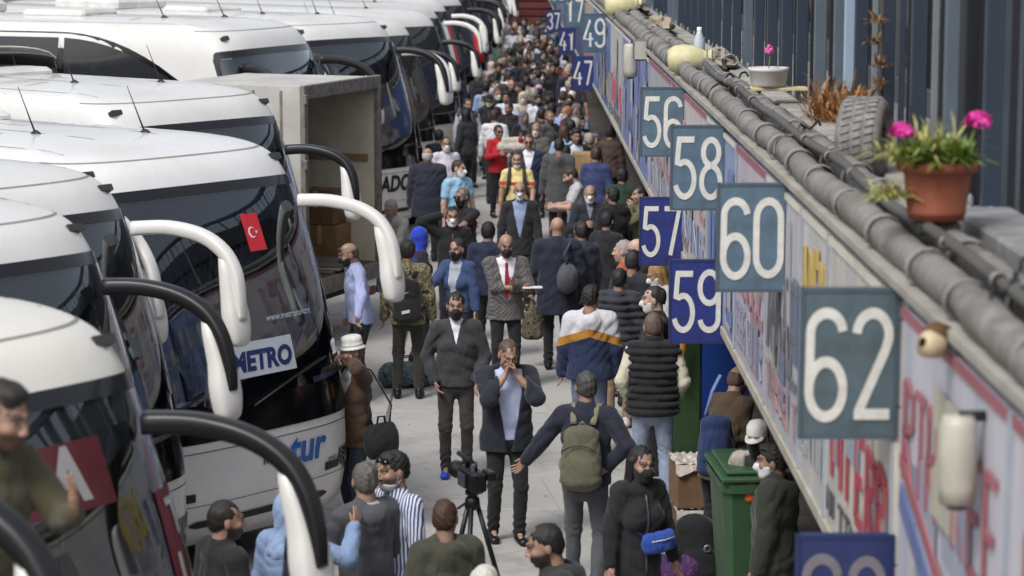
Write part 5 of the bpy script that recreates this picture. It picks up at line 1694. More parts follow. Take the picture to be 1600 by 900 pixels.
# bottle, small cones, crumpled sheets
bt = at_z(1072, 62, 4.1)
bo = empty('plastic_bottle', (2.0, bt.y, TZ), 0, 'clear white capped bottle standing behind the cream vase', 'bottle')
MB().lathe([(.004, 0), (.055, 0), (.06, .02), (.06, .17), (.03, .24), (.022, .27), (.004, .27)], 14).build('bottle_body', mat_paint('b8c4cc', .15, coat=.4), bo); MB().lathe([(.026, .26), (.026, .30), (.004, .302)], 10).build('cap', mat_paint('e6e6e6', .4), bo)
rr = random.Random(21)
def crumple(label, x, y, z, sx, sy, sz, hexc, name='crumpled_sheet', seed=1, cat='debris'):
    r_ = random.Random(seed); mb = MB(); n, m = 14, 10; V = []
    for i in range(m + 1):
        for j in range(n):
            t = math.pi * i / m; a = 2 * math.pi * j / n; k = 1 + r_.uniform(-.28, .28)
            V.append((sx * math.sin(t) * math.cos(a) * k, sy * math.sin(t) * math.sin(a) * k, sz * (-math.cos(t) * k + .75)))
    F = [(i * n + j, i * n + (j + 1) % n, (i + 1) * n + (j + 1) % n, (i + 1) * n + j) for i in range(m) for j in range(n)]
    mb.add(V, F); o = mb.build(name, mat_paint(hexc, .75, dirt=.5, scale=12), None, (x, y, z)); return tag(o, label, cat, 'rubbish along the parapet')
crumple('crumpled grey plastic sheet beside the second cream vase', 2.05, at_z(1120, 105, TZ).y, TZ, .12, .5, .10, 'a09b93', seed=2)
crumple('torn tan wrapping on the pipes near the far vase', 1.95, 31, TZ, .14, .9, .12, 'a79c86', seed=3)
crumple('dirty grey cloth heap farther up the gutter', 1.98, 37, TZ, .14, 1.4, .13, '8b877e', seed=4)
crumple('flattened brown paper bag beyond the grey cloth heap', 2.0, 44, TZ, .14, 1.8, .12, '7f7767', seed=5)
crumple('pale crushed wrapper behind the white basin', 2.12, 23.5, TZ, .10, .5, .07, 'b5b0a6', seed=6)
crumple('yellow brown bread crust on the kerb right of the flower pot', 2.27, at_z(1565, 365, ZT + .22).y, ZT + .2, .045, .05, .035, 'b8935a', seed=7)
crumple('small white crumb beside the bread crust', 2.34, at_z(1590, 372, ZT + .22).y, ZT + .2, .02, .02, .02, 'd8d5cc', seed=8)
np_ = at_x(1470, 540, XW - .05)
nest = empty('torn_lamp_base', (XW - .02, np_.y, np_.z), 0, 'broken brown and cream lamp base hanging off the fascia right of the 62 sign', 'broken lamp')
crk = MB(); crk.lathe([(.004, -.05), (.03, -.045), (.045, 0), (.05, .05), (.02, .07)], 12, (-.05, -.02, 0), (-.8, -.5, .3)); crk.build('shade', mat_paint('cdbb9a', .7, dirt=.4), nest)
MB().lathe([(.004, .0), (.05, .0), (.055, .05), (.03, .08), (.004, .09)], 12, (-.01, .03, .02), (-1, -.2, .3)).build('socket', mat_paint('5c4223', .8, dirt=.4), nest)
# security cameras on arms
def cctv(label, px, py, X, s, droop=True):
    p = at_x(px, py, X)
    c = empty('security_camera', tuple(p), 0, label, 'camera', 'security cameras on the fascia')
    MB().tube([(.0, 0, .13 * s), (XW - p.x + .0, .0, .13 * s)], .018 * s, 8).build('arm', mat_paint('1b1b1d', .5), c)
    MB().lathe([(.004, -.16 * s), (.058 * s, -.155 * s), (.062 * s, -.10 * s), (.060 * s, .10 * s), (.05 * s, .13 * s), (.004, .135 * s)], 18, (0, 0, 0), (.0, .05, 1)).build('housing', mat_paint('b9b6aa', .4, dirt=.35), c)
    MB().lathe([(.004, -.01), (.035 * s, -.008), (.035 * s, .004), (.004, .004)], 12, (0, 0, -.165 * s)).build('lens', mat_paint('0a0a0c', .1), c)
cctv('white cylindrical camera on a black arm near the right edge', 1497, 712, 1.52, 1.05)
cctv('white camera on the fascia left of the 56 sign', 985, 92, 1.50, 1.4)
fl = at_x(1003, 78, 1.55)
ft = empty('floodlight', tuple(fl), 0, 'small grey floodlight beside the camera left of the 56 sign', 'floodlight')
MB().box(-.1, .06, -.12, .12, -.12, .12, .02).build('lamp_body', mat_paint('6b6763', .6), ft); MB().box(-.09, .05, -.135, -.121, -.1, .1).build('lamp_glass', mat_paint('b9b9b4', .2), ft)
# ============================================================ the coaches
bus_meshes()
WH = ('dddcd9', 'dddcd9'); BKA = ('1d1e20', '1d1e20')
c0 = coach('tall coach mostly outside the left edge, only its black and white mirror in view', (-285, 596), 3.2, hsc=1.15, white='dedcd4', arm=BKA, style='swan')
c1 = coach('cream white coach nearest the camera with black arched mirrors', (192, 556), 3.2, white='dedcd4', arm=BKA, style='swan', ac=0)
c2 = coach('white coach second from the camera with a red curved reflection and black mirror arm', (140, 376), 3.2, arm=BKA, style='swan')
c3 = coach('white coach with white mirror arm squeezed between its neighbours, third from the camera', (184, 312), 3.2, arm=WH, style='tall')
c4 = coach('big white coach with blue bumper lettering and a small red flag in its windscreen', (444, 260), 3.2, arm=WH, style='swan', white='dededf', tint=(.66, .74, .95),  # blue tint puts the reflection of a blue coach into the glass colour
           texts=[('metro', .12, .12, .93, '2c2f36', dict(bold=.003)), ('tur', .36, .50, .95, '2a62b0', dict(bold=.010)), ('seyahat', .055, .86, .80, '55585e', dict(bold=.001))])
c5 = coach('white coach with a smoked roof hood just in front of the open truck', (424, 172), 3.2, hsc=1.02, arm=BKA, style='short', ac=5.4)
cL = coach('white coach showing a long dark side window band at the upper left', (474, 62), 3.2, hsc=1.12, dir_=math.atan2(-.42, .91), arm=BKA, style='swan')
c6 = coach('tall white coach with long side windows and black capitals on its bumper behind the truck', (606, 52), 3.2, hsc=1.07, arm=BKA, style='swan', ac=0,
           texts=[('ANADOLU', .34, .30, .92, '15161c', dict(bold=.012, shear=.2))])
# extra writing and hangings on the near coaches
def on_glass(mb_fn, name, hexc, parent, mat=None):
    return mb_fn.build(name, mat or mat_paint(hexc, .5, dirt=.1), parent)
def glass_panel(parent, y0, y1, z0, z1, hexc, name, off=-.03, mat=None):
    n = 24; m = 7; V = np.zeros((m, n, 3))
    for i in range(n):
        y = y0 + (y1 - y0) * i / (n - 1)
        for k, z in enumerate(np.linspace(z0, z1, m)): V[k, i] = FP(u_of_y(y, z), z, off)
    return link(name, grid_mesh(name, V), mat or mat_fabric(hexc, wr=.2), parent)
# red flag with crescent and star inside the fourth coach
g = glass_panel(c4, .255, .455, 2.60, 2.90, 'c4122a', 'flag', .0135)
def crescent():
    mb = MB(); n = 14; o = []; 
    for i in range(n + 1):
        a = rad(40 + 280 * i / n); o.append((.055 * math.cos(a), .055 * math.sin(a)))
    inn = []
    for i in range(n + 1):
        a = rad(52 + 256 * i / n); inn.append((.014 + .043 * math.cos(a), .043 * math.sin(a)))
    def P(a, b): y, z = .335 + a * .82, 2.75 + b * .82; return tuple(FP(u_of_y(y, z), z, .017))
    mb.add([P(*p) for p in o] + [P(*p) for p in inn], [(i, i + 1, n + 2 + i, n + 1 + i) for i in range(n)])
    st = []
    for i in range(10):
        r_ = .022 if i % 2 == 0 else .009; a = rad(180 + 36 * i); st.append(P(.062 + r_ * math.cos(a), r_ * math.sin(a)))
    mb2 = MB().add(st + [P(.062, 0)], [(i, (i + 1) % 10, 10) for i in range(10)])
    return mb, mb2
a_, b_ = crescent(); a_.build('crescent', mat_paint('e6e2de', .7), g); b_.build('star', mat_paint('e6e2de', .7), g)
card = glass_panel(c4, -.30, .48, 1.62, 1.90, 'c9ced6', 'name_card', .011, mat_paint('b9c0cb', .3, dirt=.1))
front_text('METRO', .21, .09, 1.74, '1c2c5e', card, bold=.010, off=.014)
front_text('www.metroturizm', .075, .52, 2.06, 'aab4c6', c4, bold=.001, off=.011, shear=.1)
# red and grey print on the first coach
pl = glass_panel(c1, .10, .72, 2.64, 2.94, '5b1c24', 'print_panel', .012, mat_paint('571d25', .3, coat=.4))
front_text('A', .32, .45, 2.79, '9d9c9e', pl, bold=.014, off=.016)
# vertical letters on the corner of the first coach
vt = glass_panel(c1, 1.00, 1.225, 1.85, 2.62, '6a1b26', 'corner_print', .0155, mat_paint('6a1b26', .4))
for i, ch in enumerate('TUR'): front_text(ch, .24, 1.13, 2.48 - i * .25, 'b7bcc0', vt, bold=.006, off=.021, shear=0)
# small parked coach rows beyond
FRONT = FP(.86, .5, 0)
ss = math.cos(BUS_DIR), math.sin(BUS_DIR)
def corner_loc(X, Y):
    return (X - (FRONT[0] * ss[0] - FRONT[1] * ss[1]), Y - (FRONT[0] * ss[1] + FRONT[1] * ss[0]))
ORD = ['seventh', 'eighth', 'ninth', 'tenth', 'eleventh', 'twelfth', 'thirteenth', 'fourteenth', 'fifteenth', 'sixteenth', 'seventeenth', 'eighteenth', 'nineteenth', 'twentieth', 'twenty first', 'twenty second']
rr = random.Random(4)
FARB = []
for i in range(16):
    d = 42.6 + 4.1 * i + (.0 if i < 6 else 1.5)
    X = -1.45 + min(1.0, i / 9.0) * 1.15 + rr.uniform(-.15, .15)
    wcol = rr.choice(['d6d6d4', 'cbcbc9', 'd6d6d4', 'b4b6b6']) if i != 9 else '9fb8a6'
    arm = BKA if rr.random() < .7 else WH
    c = coach('distant %s coach, %s in the row, with %s mirror arms' % ({'d6d6d4': 'white', 'cbcbc9': 'off white', 'b4b6b6': 'silver grey', '9fb8a6': 'pale green'}[wcol], ORD[i], 'black' if arm is BKA else 'white'),
              None, q='far', white=wcol, arm=arm, shell=WH if i != 3 else ('b0202c', 'b0202c'), style=rr.choice(['swan', 'tall', 'short']), d=corner_loc(X, d))
    FARB.append((d, X))
    if i == 4:
        for k, hx in enumerate(('1f6b4a', 'd9d9d6', 'b51f2e')): glass_panel(c, .45 + k * .16, .61 + k * .16, 1.9, 2.9, hx, 'windscreen_stripe', .02)  # upright green, white and red stripes laid on this windscreen

# ============================================================ open box truck
tk = empty('box_truck', (-2.12, 30.8, 0), math.atan2(-.36, .93), 'white box truck with its rear open onto cartons and boards, beside the coaches', 'truck')
wht = mat_paint('bdbcb8', .45, dirt=.35, scale=2); rust = mat_paint('8b857c', .6, .2, dirt=.6, scale=9)
L, Wd, zb, zt = 1.9, 1.12, .88, 3.26
MB().box(-L, 0, -Wd, -Wd + .05, zb, zt).build('side_wall', wht, tk); MB().box(-L, 0, Wd - .05, Wd, zb, zt).build('side_wall', mat_paint('cfc6b4', .7, dirt=.35, scale=2), tk)
MB().box(-L, 0, -Wd, Wd, zt, zt + .05).build('roof', wht, tk); MB().box(-L, 0, -Wd, Wd, zb - .12, zb).build('floor', mat_paint('5d4a3a', .8, dirt=.5), tk)
MB().box(-L, -L + .05, -Wd + .05, Wd - .05, zb, zt).build('front_wall', mat_paint('cbc3b2', .7, dirt=.3), tk)
for nm, b in (('frame_post', (0, .07, -Wd - .03, -Wd + .07, zb - .12, zt + .07)), ('frame_post', (0, .07, Wd - .07, Wd + .03, zb - .12, zt + .07)), ('frame_header', (0, .07, -Wd + .07, Wd - .07, zt - .10, zt + .07)), ('rear_sill', (0, .09, -Wd + .07, Wd - .07, zb - .2, zb))):
    MB().box(*b, .008).build(nm, rust, tk)
for z in (1.4, 2.3, 3.1): MB().box(.06, .10, -Wd - .05, -Wd + .02, z, z + .12, .006).build('hinge', rust, tk)
for i in range(5): MB().box(-L + .1 + .38 * i, -L + .13 + .38 * i, -Wd - .012, -Wd - .001, zb, zt).build('rib', rust, tk)
for sy in (-1, 1): MB().box(.01, .05, sy * .85 - .12, sy * .85 + .12, zb - .42, zb - .30, .01).build('tail_lamp', mat_paint('7a1a1c', .3), tk)
for z in (1.5, 2.2): MB().box(-L + .1, -.1, Wd - .075, -.0 + Wd - .051, z, z + .09).build('wall_rail', mat_paint('8a7558', .7), tk)
MB().box(-L - 1.9, -L - .15, -1.05, 1.05, .6, 2.6, .2).build('cab', wht, tk)
for x in (-1.2, -3.3):
    for y in (-.95, .95):
        t = link('wheel', BM['tyre'], mat_paint('141414', .8), tk, (x, y, .46)); t.scale = (.9, .9, .9); link('rim', BM['rim'], mat_paint('9a9b9d', .4, .6), t)
MB().box(-L, -.1, -.45, .45, .55, .78).build('chassis', mat_paint('222324', .7), tk)
wtr = tk.matrix_basis
def carton(X, Y, Z, sx, sy, sz, rz, label, hexc='8d6d4b', plastic=False, group='cartons in the truck', cat='box', nm='cardboard_box'):
    r = empty(nm, (X, Y, Z), rz, label, cat, group)
    MB().box(-sx / 2, sx / 2, -sy / 2, sy / 2, 0, sz, .008).build('carton', mat_paint(hexc, .85, dirt=.35, scale=7, bumps=.5), r)
    MB().box(-sx / 2, sx / 2, -.025, .025, sz + .001, sz + .004).build('tape', mat_paint('b59a6e', .3), r)
    MB().box(-.03, .03, -sy / 2 - .004, -sy / 2 - .001, sz * .5, sz).build('tape', mat_paint('b59a6e', .3), r)
    if plastic:
        rr_ = random.Random(int(X * 100 + Z * 50)); n = 18; m = 9; V = []
        for i in range(m + 1):
            for j in range(n + 1):
                x = (-.5 + j / n) * sx * 1.06; y = -sy * .53 + sy * 1.06 * i / m
                V.append((x, y, sz + .012 + rr_.uniform(0, .03)))
        F = [(i * (n + 1) + j, i * (n + 1) + j + 1, (i + 1) * (n + 1) + j + 1, (i + 1) * (n + 1) + j) for i in range(m) for j in range(n)]
        V2 = []
        for j in range(n + 1):
            x = (-.5 + j / n) * sx * 1.06
            V2 += [(x, -sy * .53, sz + .02), (x, -sy * .53 - .012 - rr_.uniform(0, .02), sz - .045 - .02 * math.sin(j * .9) - rr_.uniform(0, .02))]
        MB().add(V, F).add(V2, [(2 * j, 2 * j + 1, 2 * j + 3, 2 * j + 2) for j in range(n)]).build('plastic_wrap', mat_paint('cfc8bf', .25, coat=.4, dirt=.3, scale=20), r)
    return r
def tl2w(x, y, z=0):
    a = tk.rotation_euler[2]; return tk.location[0] + x * math.cos(a) - y * math.sin(a), tk.location[1] + x * math.sin(a) + y * math.cos(a), z
for (x, y, z, sx, sy, sz, lab, hx) in [(-.6, .85, zb, .5, .45, .5, 'brown carton against the far wall of the truck, lower', '8d6d4b'), (-.65, .82, zb + .505, .5, .4, .45, 'brown carton on top of another against the truck wall', '7c5c3d'),
        (-1.3, .3, zb, .6, .6, .7, 'large reddish brown carton in the middle of the truck', '74503a'), (-1.4, .85, zb, .5, .4, .9, 'tall tan carton deep in the truck', '9b8261'),
        (-.45, -.75, zb, .4, .3, .35, 'small tan carton by the left edge of the truck opening', 'a98c62'), (-1.5, -.4, zb, .6, .6, .8, 'dark brown carton at the back of the truck', '57412f')]:
    X, Y, Z = tl2w(x, y, z); carton(X, Y, Z, sx, sy, sz, tk.rotation_euler[2], lab, hx)
X, Y, Z = tl2w(-.4, .25, zb)
for i in range(3):
    r = empty('plank', (X + .02 * i, Y, Z + .02 + .035 * i), tk.rotation_euler[2] + .1 * i, ['grey board lowest on the truck floor', 'pale board lying on another in the truck', 'topmost narrow board in the truck'][i], 'board', 'boards on the truck floor')
    MB().box(-.45, .4, -.5, .3, -.015, .015, .004).build('board', mat_paint(['8b857b', 'a79e90', '6f665c'][i], .8, dirt=.4), r)

# ============================================================ bags and other soft goods
def soft(name, label, cat, loc, rz, hexc, prims, kind='plain', k=.03, wr=.006, res=.013, extra=(), c2=None, group=None, cutz=True, c3=None, part='bag_body'):
    r = empty(name, loc, rz, label, cat, group)
    pts = [np.array(p[1]) for p in prims] + [np.array(p[2]) for p in prims if p[0] != 's']
    m = max(max(p[3:7]) if p[0] == 'e' else (max(p[3:5]) if p[0] == 'c' else max(p[2])) for p in prims) + .04
    f = Field(res, np.min(pts, 0) - m, np.max(pts, 0) + m)
    for p in prims: f.put(p, k)
    f.disp(wrinkle(abs(hash(label)) % 999 if False else len(label) * 13, wr, 20, 28))
    if cutz: f.cut(lambda X, Y, Z: (-Z + .0) + 0 * X * Y)
    me = f.mesh(part)
    if me: link(part, me, mat_fabric(hexc, kind, c2, c3), r)
    for nm, mb, mt in extra: mb.build(nm, mt, r)
    return r
def wear_backpack(root, J, label, hexc, kind='plain', c2=None, c3=None, sc=1.0, marks=None, strap=None, side=0.):
    up = J['up']; R = J['R']; s = J['s']
    rz = root.rotation_euler[2]
    o = up(side, .185, 1.05)
    w_ = rotz(rz) @ o
    loc = (root.location[0] + w_[0], root.location[1] + w_[1], root.location[2] + w_[2])
    ax = R @ V3(0, 0, 1); X1 = R @ V3(1, 0, 0); bk = R @ V3(0, 1, 0)
    pr = [('e', ax * -.10 * sc, ax * .22 * sc, .150 * sc, .085 * sc, .125 * sc, .065 * sc, X1), ('e', ax * -.10 * sc + bk * .06, ax * .03 * sc + bk * .055, .125 * sc, .06, .115 * sc, .05, X1)]
    fabs_ = mat_fabric(strap or hexc)
    ex = []
    for kk, sg in (('L', 1), ('R', -1)):
        mb = MB()
        P = [up(sg * .075, .13, 1.36), up(sg * .09, .075, 1.475), up(sg * .105, .0, 1.505), up(sg * .115, -.095, 1.44), up(sg * .125, -.15, 1.32), up(sg * .15, -.125, 1.16), up(sg * .185, .0, 1.04), up(sg * .14, .13, 1.0)]
        P = catmull(np.array([p - o for p in P]), 3)
        mb.tube([tuple(p) for p in P], .009, 6, .028, up=tuple(bk)); ex.append(('strap', mb, fabs_))
    mb = MB().tube([tuple(ax * .26 * sc + X1 * .04 + bk * -.02), tuple(ax * .31 * sc), tuple(ax * .26 * sc + X1 * -.04 + bk * -.02)], .009, 6); ex.append(('handle', mb, fabs_))
    zp = MB().tube([tuple(X1 * (x * .128 * sc) + bk * (.083 + .02) + ax * (.10 * sc + .05 * (1 - x * x) * sc)) for x in (-1, -.5, 0, .5, 1)], .005, 4); ex.append(('zip', zp, mat_paint('2a2a28', .4)))
    r = soft('backpack', label, 'backpack', loc, rz, hexc, pr, kind, extra=ex, c2=c2, c3=c3, cutz=False)
    if marks == 'tick':
        mb = MB(); q = lambda a, b: tuple(X1 * a + ax * b + bk * (.108 - .0))
        mb.add([q(.04, .17), q(.015, .145), q(-.04, .185), q(.017, .155)], [(0, 1, 2, 3)])
        mb.add([q(.045, -.04), q(.045, -.075), q(-.045, -.055), q(-.045, -.02)], [(0, 1, 2, 3)])
        for v in range(8):
            p = Vector(mb.v[v]); mb.v[v] = tuple(p + Vector(bk) * .018)
        mb.build('printed_mark', mat_paint('c9c9c6', .5), r)
    return r
def shoulder_bag(root, J, label, hexc, side=1, size=(.20, .09, .13), z=.95, y=.05, name='shoulder_bag', kind='plain', strapc=None, x=.30):
    up = J['up']; rz = root.rotation_euler[2]; o = V3(side * x, y, z)
    w_ = rotz(rz) @ o
    a, b, c = size
    pr = [('e', V3(0, -a * .55, 0), V3(0, a * .55, 0), b, c, b, c, V3(1, 0, 0)), ('e', V3(side * b * .6, -a * .4, -.02), V3(side * b * .6, a * .4, -.02), b * .5, c * .6, b * .5, c * .6, V3(1, 0, 0))]
    sh = up(-side * .02 if x < .25 else side * .15, 0, 1.505); sh = J['sh' + ('L' if side > 0 else 'R')] * .75 + J['N'] * .25 + V3(0, 0, .062)
    mb = MB().tube([tuple(V3(0, -a * .5, c * .7)), tuple(V3(-side * .04, -.12, .3)), tuple(sh - o + V3(0, -.05, .0)), tuple(sh - o + V3(0, .02, .015)), tuple(sh - o + V3(0, .09, -.02)), tuple(V3(-side * .03, .12, .3)), tuple(V3(0, a * .5, c * .7))], .008, 5, .018)
    hd = MB().tube([(0, -a * .3, c * .8), (0, -a * .2, c * 1.35), (0, a * .2, c * 1.35), (0, a * .3, c * .8)], .010, 6)
    return soft(name, label, 'bag', (root.location[0] + w_[0], root.location[1] + w_[1], root.location[2] + w_[2]), rz, hexc, pr, kind, extra=[('strap', mb, mat_fabric(strapc or hexc)), ('handle', hd, mat_fabric(strapc or hexc))], cutz=False)
def at_palm(root, J, k):
    w_ = rotz(root.rotation_euler[2]) @ J['palm'][k]; return Vector((root.location[0] + w_[0], root.location[1] + w_[1], root.location[2] + w_[2]))
def phone(root, J, k, label, tilt=(.9, 0, 0)):
    p = at_palm(root, J, k); r = empty('phone', p, root.rotation_euler[2], label, 'phone'); r.rotation_euler = (tilt[0], tilt[1], root.rotation_euler[2] + tilt[2])
    MB().box(-.037, .037, -.005, .005, -.06, .09, .004).build('phone_body', mat_paint('101114', .2), r); MB().box(-.034, .034, -.0065, -.0052, -.055, .085).build('screen', mat_paint('2a3038', .08, dirt=0), r)
    return r
def bag_ground(label, px, py, hexc, size=(.5, .28, .30), rz=0., name='duffel_bag', kind='plain', c2=None, c3=None, upright=False):
    g = at_z(px, py, 0); a, b, c = size
    if upright: pr = [('e', V3(0, 0, .10), V3(0, 0, c - .08), a * .5, b * .5, a * .42, b * .42, V3(1, 0, 0)), ('e', V3(0, -b * .4, .10), V3(0, -b * .38, c * .45), a * .38, b * .25, a * .36, b * .2, V3(1, 0, 0))]
    else: pr = [('e', V3(-a * .36, 0, c * .45), V3(a * .36, 0, c * .45), b * .5, c * .5, b * .5, c * .5, V3(0, 1, 0)), ('e', V3(-a * .2, -b * .4, c * .35), V3(a * .2, -b * .4, c * .35), b * .2, c * .28, b * .2, c * .28, V3(0, 1, 0))]
    ex = []
    for sg in (-1, 1):
        if upright: ex.append(('strap', MB().tube([(sg * a * .25, b * .42, c * .8), (sg * a * .3, b * .62, c * .6), (sg * a * .3, b * .55, .1)], .010, 6, .02), mat_fabric('1a1a1c')))
        else: ex.append(('handle', MB().tube([(-a * .18, sg * b * .4, c * .7), (-a * .14, sg * b * .15, c * 1.15), (a * .14, sg * b * .15, c * 1.15), (a * .18, sg * b * .4, c * .7)], .009, 6, .016), mat_fabric('1a1a1c')))
    return soft(name, label, 'bag', (g.x, g.y, 0), rz, hexc, pr, kind, extra=ex, c2=c2, c3=c3)
# ============================================================ people
JK = dict   # shorthand
NV, BK_, GR, DG_, JN = '1b2338', '15161a', '4a4c50', '2c2e32', '5d6c86'
def P(px, py, face, label, q='mid', **sp):
    return person('person', px, py, face, label, q, **sp)
shirt = lambda c, c2=None, kind='plain', **k: dict(c=c, kind=kind, c2=c2, off=.012, hem=.86, part='shirt', **k)
tee = lambda c, c2=None, kind='plain', **k: dict(c=c, kind=kind, c2=c2, off=.012, hem=.90, part='t_shirt', sleeves='short', collar_h=.005, **k)
jacket = lambda c, **k: dict(dict(c=c, off=.019, hem=.85), **k)
blazer = lambda c, **k: dict(dict(c=c, off=.018, hem=.76, zv=1.08, vw=.24, flare=.02), **k)

# --- foreground row
r, J = P(8, 597, 62, 'man in olive shirt at the left edge raising a hand over the nearest mirror', 'near', z=1.88, H=1.78, armL=(.0, -.38, 1.33), armR='down', curlL=14, hdL=(-.1, -.15, 1), top=shirt('48442f'), hairc='1d1814', vol=1.3, lean=6, hpitch=14, skin='tan', beard=.8, legs=JK(c='35332b'))
lad = empty('step_ladder', (r.location[0], r.location[1], 0), rad(20), 'small folding step ladder under the man in the olive shirt', 'ladder')
for sy in (-.22, .22):
    MB().tube([(-.35, sy * 1.2, 0), (-.02, sy, 1.86)], .02, 6).build('rail', mat_paint('a4a6a8', .4, .6), lad); MB().tube([(.35, sy * 1.2, 0), (.02, sy, 1.86)], .02, 6).build('rail', mat_paint('a4a6a8', .4, .6), lad)
for i in range(6): MB().box(-.35 + .055 * i - .03, -.35 + .055 * i + .05, -.25, .25, .28 * (i + 1), .28 * (i + 1) + .025).build('step', mat_paint('8d8f91', .5, .5), lad)
MB().box(-.3, .3, -.25, .25, 1.85, 1.88, .01).build('platform', mat_paint('8d8f91', .5, .5), lad)
P(352, 782, 128, 'bearded man with thinning crown in a black jacket beside the big coach headlight', 'near', H=1.76, top=jacket('1b1f21', collar_h=.05), beard=1, hairc='191512', skin='tan', hyaw=-20, legs=JK(c='15161a'))
r, J = P(452, 770, 150, 'woman in faded denim jacket with a patterned shawl half hidden by a white mirror', 'near', H=1.66, fem=1, top=jacket('6d86ad', kind='denim', c2='9fb4d2'), hair='hijab', hairc='8fa6cc', armR='wave', legs=JK(c='35405a'))
g_ = root_ = r
soft('shawl', 'white and violet patterned shawl bunched on the denim jacket woman', 'shawl', (r.location[0] - .03, r.location[1] - .14, .95), 0., 'b9b4cc', [('e', V3(-.16, 0, .0), V3(.16, 0, .05), .09, .12, .09, .12, V3(0, 1, 0)), ('s', V3(-.08, -.05, -.12), (.12, .08, .12))], 'floral', c2='6d6a9a', c3='e8e6ee', cutz=False, wr=.012, part='cloth')
r, J = P(570, 722, -138, 'grey haired man in a charcoal hooded jacket seen from behind, holding a phone low', 'near', H=1.78, top=jacket('4b4d52', hood=1), hairc='55514c', beard=.5, glasses=1, hyaw=-28, armL='phone', build=1.08, belly=.03, skin='tan', legs=JK(c='22242a'))
soft('hood_lining', 'pale lining showing in the hood of the charcoal jacket', 'hood lining', (r.location[0], r.location[1], r.location[2] + 1.50), r.rotation_euler[2], 'b8b4b6', [('e', V3(-.05, .03, .0), V3(.05, .03, .0), .055, .04, .055, .04, V3(0, 1, 0))], cutz=False, part='cloth', wr=.003)
phone(r, J, 'L', 'dark phone in the hand of the charcoal jacket man')
r, J = P(614, 706, -52, 'man in blue and white striped shirt, sunglasses on head and mask under chin', 'near', H=1.80, top=shirt('d9dce8', '2f3f78', 'stripe'), mask='chin', maskc='dcdde2', glasses='top', hairc='14110f', beard=.7, skin='tan', vol=1.4, legs=JK(c='262a35'))
P(694, 780, -158, 'brown haired man in an olive padded jacket crouching near the video camera', 'near', H=1.66, top=jacket('3f4034', hood=1, off=.032), hairc='3a2417', mask='on', maskc='dfe0e2', hyaw=-25, lean=12, legs=JK(c='2a2a26'))
P(757, 886, 170, 'white haired person whose head top just shows at the bottom edge', 'near', H=1.70, top=jacket('6b6b6e'), hairc='bdbab2', vol=1.3)
P(846, 820, -84, 'man with close black hair and beard in profile at the bottom edge, green grey hood', 'near', H=1.78, top=jacket('2b312f', hood=1), beard=1, hairc='100e0d', skin='tan', lean=10, hpitch=12, legs=JK(c='1c1d20'))
r, J = P(1003, 697, 24, 'woman with long black hair, black mask and jacket, wearing a blue waist bag', 'near', H=1.68, fem=1, build=.92, top=jacket('1a1b20', hem=.70, collar_h=.045), mask='on', hair='long', hairc='0d0c0e', armL='down', armR='down', legs=JK(c='121317'), hpitch=8, skin='tan')
w_ = rotz(r.rotation_euler[2]) @ V3(.07, -.19, .93)
soft('waist_bag', 'shiny blue waist bag worn across the black jacket', 'bag', (r.location[0] + w_[0], r.location[1] + w_[1], 1.02), r.rotation_euler[2], '2b4da8', [('e', V3(-.09, 0, 0), V3(.10, .02, .02), .045, .075, .045, .075, V3(0, 1, 0)), ('e', V3(-.05, -.035, -.01), V3(.06, -.03, 0), .02, .05, .02, .05, V3(0, 1, 0))], cutz=False, extra=[('strap', MB().tube([(-.10, .01, .04), (-.20, .12, .16), (-.16, .24, .42)], .008, 5, .016), mat_fabric('1b2b60')), ('strap', MB().tube([(.10, .02, .03), (.13, .10, .0), (.10, .26, -.04)], .008, 5, .016), mat_fabric('1b2b60')), ('zip', MB().tube([(-.08, -.048, .03), (.02, -.058, .038), (.10, -.04, .05)], .005, 4), mat_paint('c3c6cc', .3))])
r, J = P(916, 580, 168, 'man in navy jacket and olive backpack striding away with one hand on hip', 'near', H=1.80, top=jacket('1a1f30', hem=.90), armL='out', armR='hip', stride=.17, stance=.12, hairc='3b3a38', legs=JK(c='4b4e54'), lean=7, hyaw=22, shoes='1b1a1a')
wear_backpack(r, J, 'olive grey backpack on the striding man in navy', '5c5a48', sc=1.12, strap='77745f')
P(796, 533, 12, 'man in navy jacket and pale shirt cupping both hands to his mouth', 'near', H=1.80, top=jacket('1b1f2d', open=.07, hem=.80, off=.028), inner=dict(c='b9c2e2'), armL='mouth', armR='mouth', hpitch=22, hairc='4a3a2c', skin='tan', build=1.08, belly=.02, stride=.06, legs=JK(c='141519'))
P(712, 457, 2, 'man in dark grey half zip sweater, black mask and bright blue shoes', 'near', H=1.80, armL='pocket', armR='pocket', top=jacket('393a3d', zv=1.29, vw=.24, hem=.88, part='sweater', off=.016), inner=dict(c='e9e9f2'), mask='on', legs=JK(c='3a3536', w=.96), shoes='2b4fd0', hairc='17120f', skin='tan')

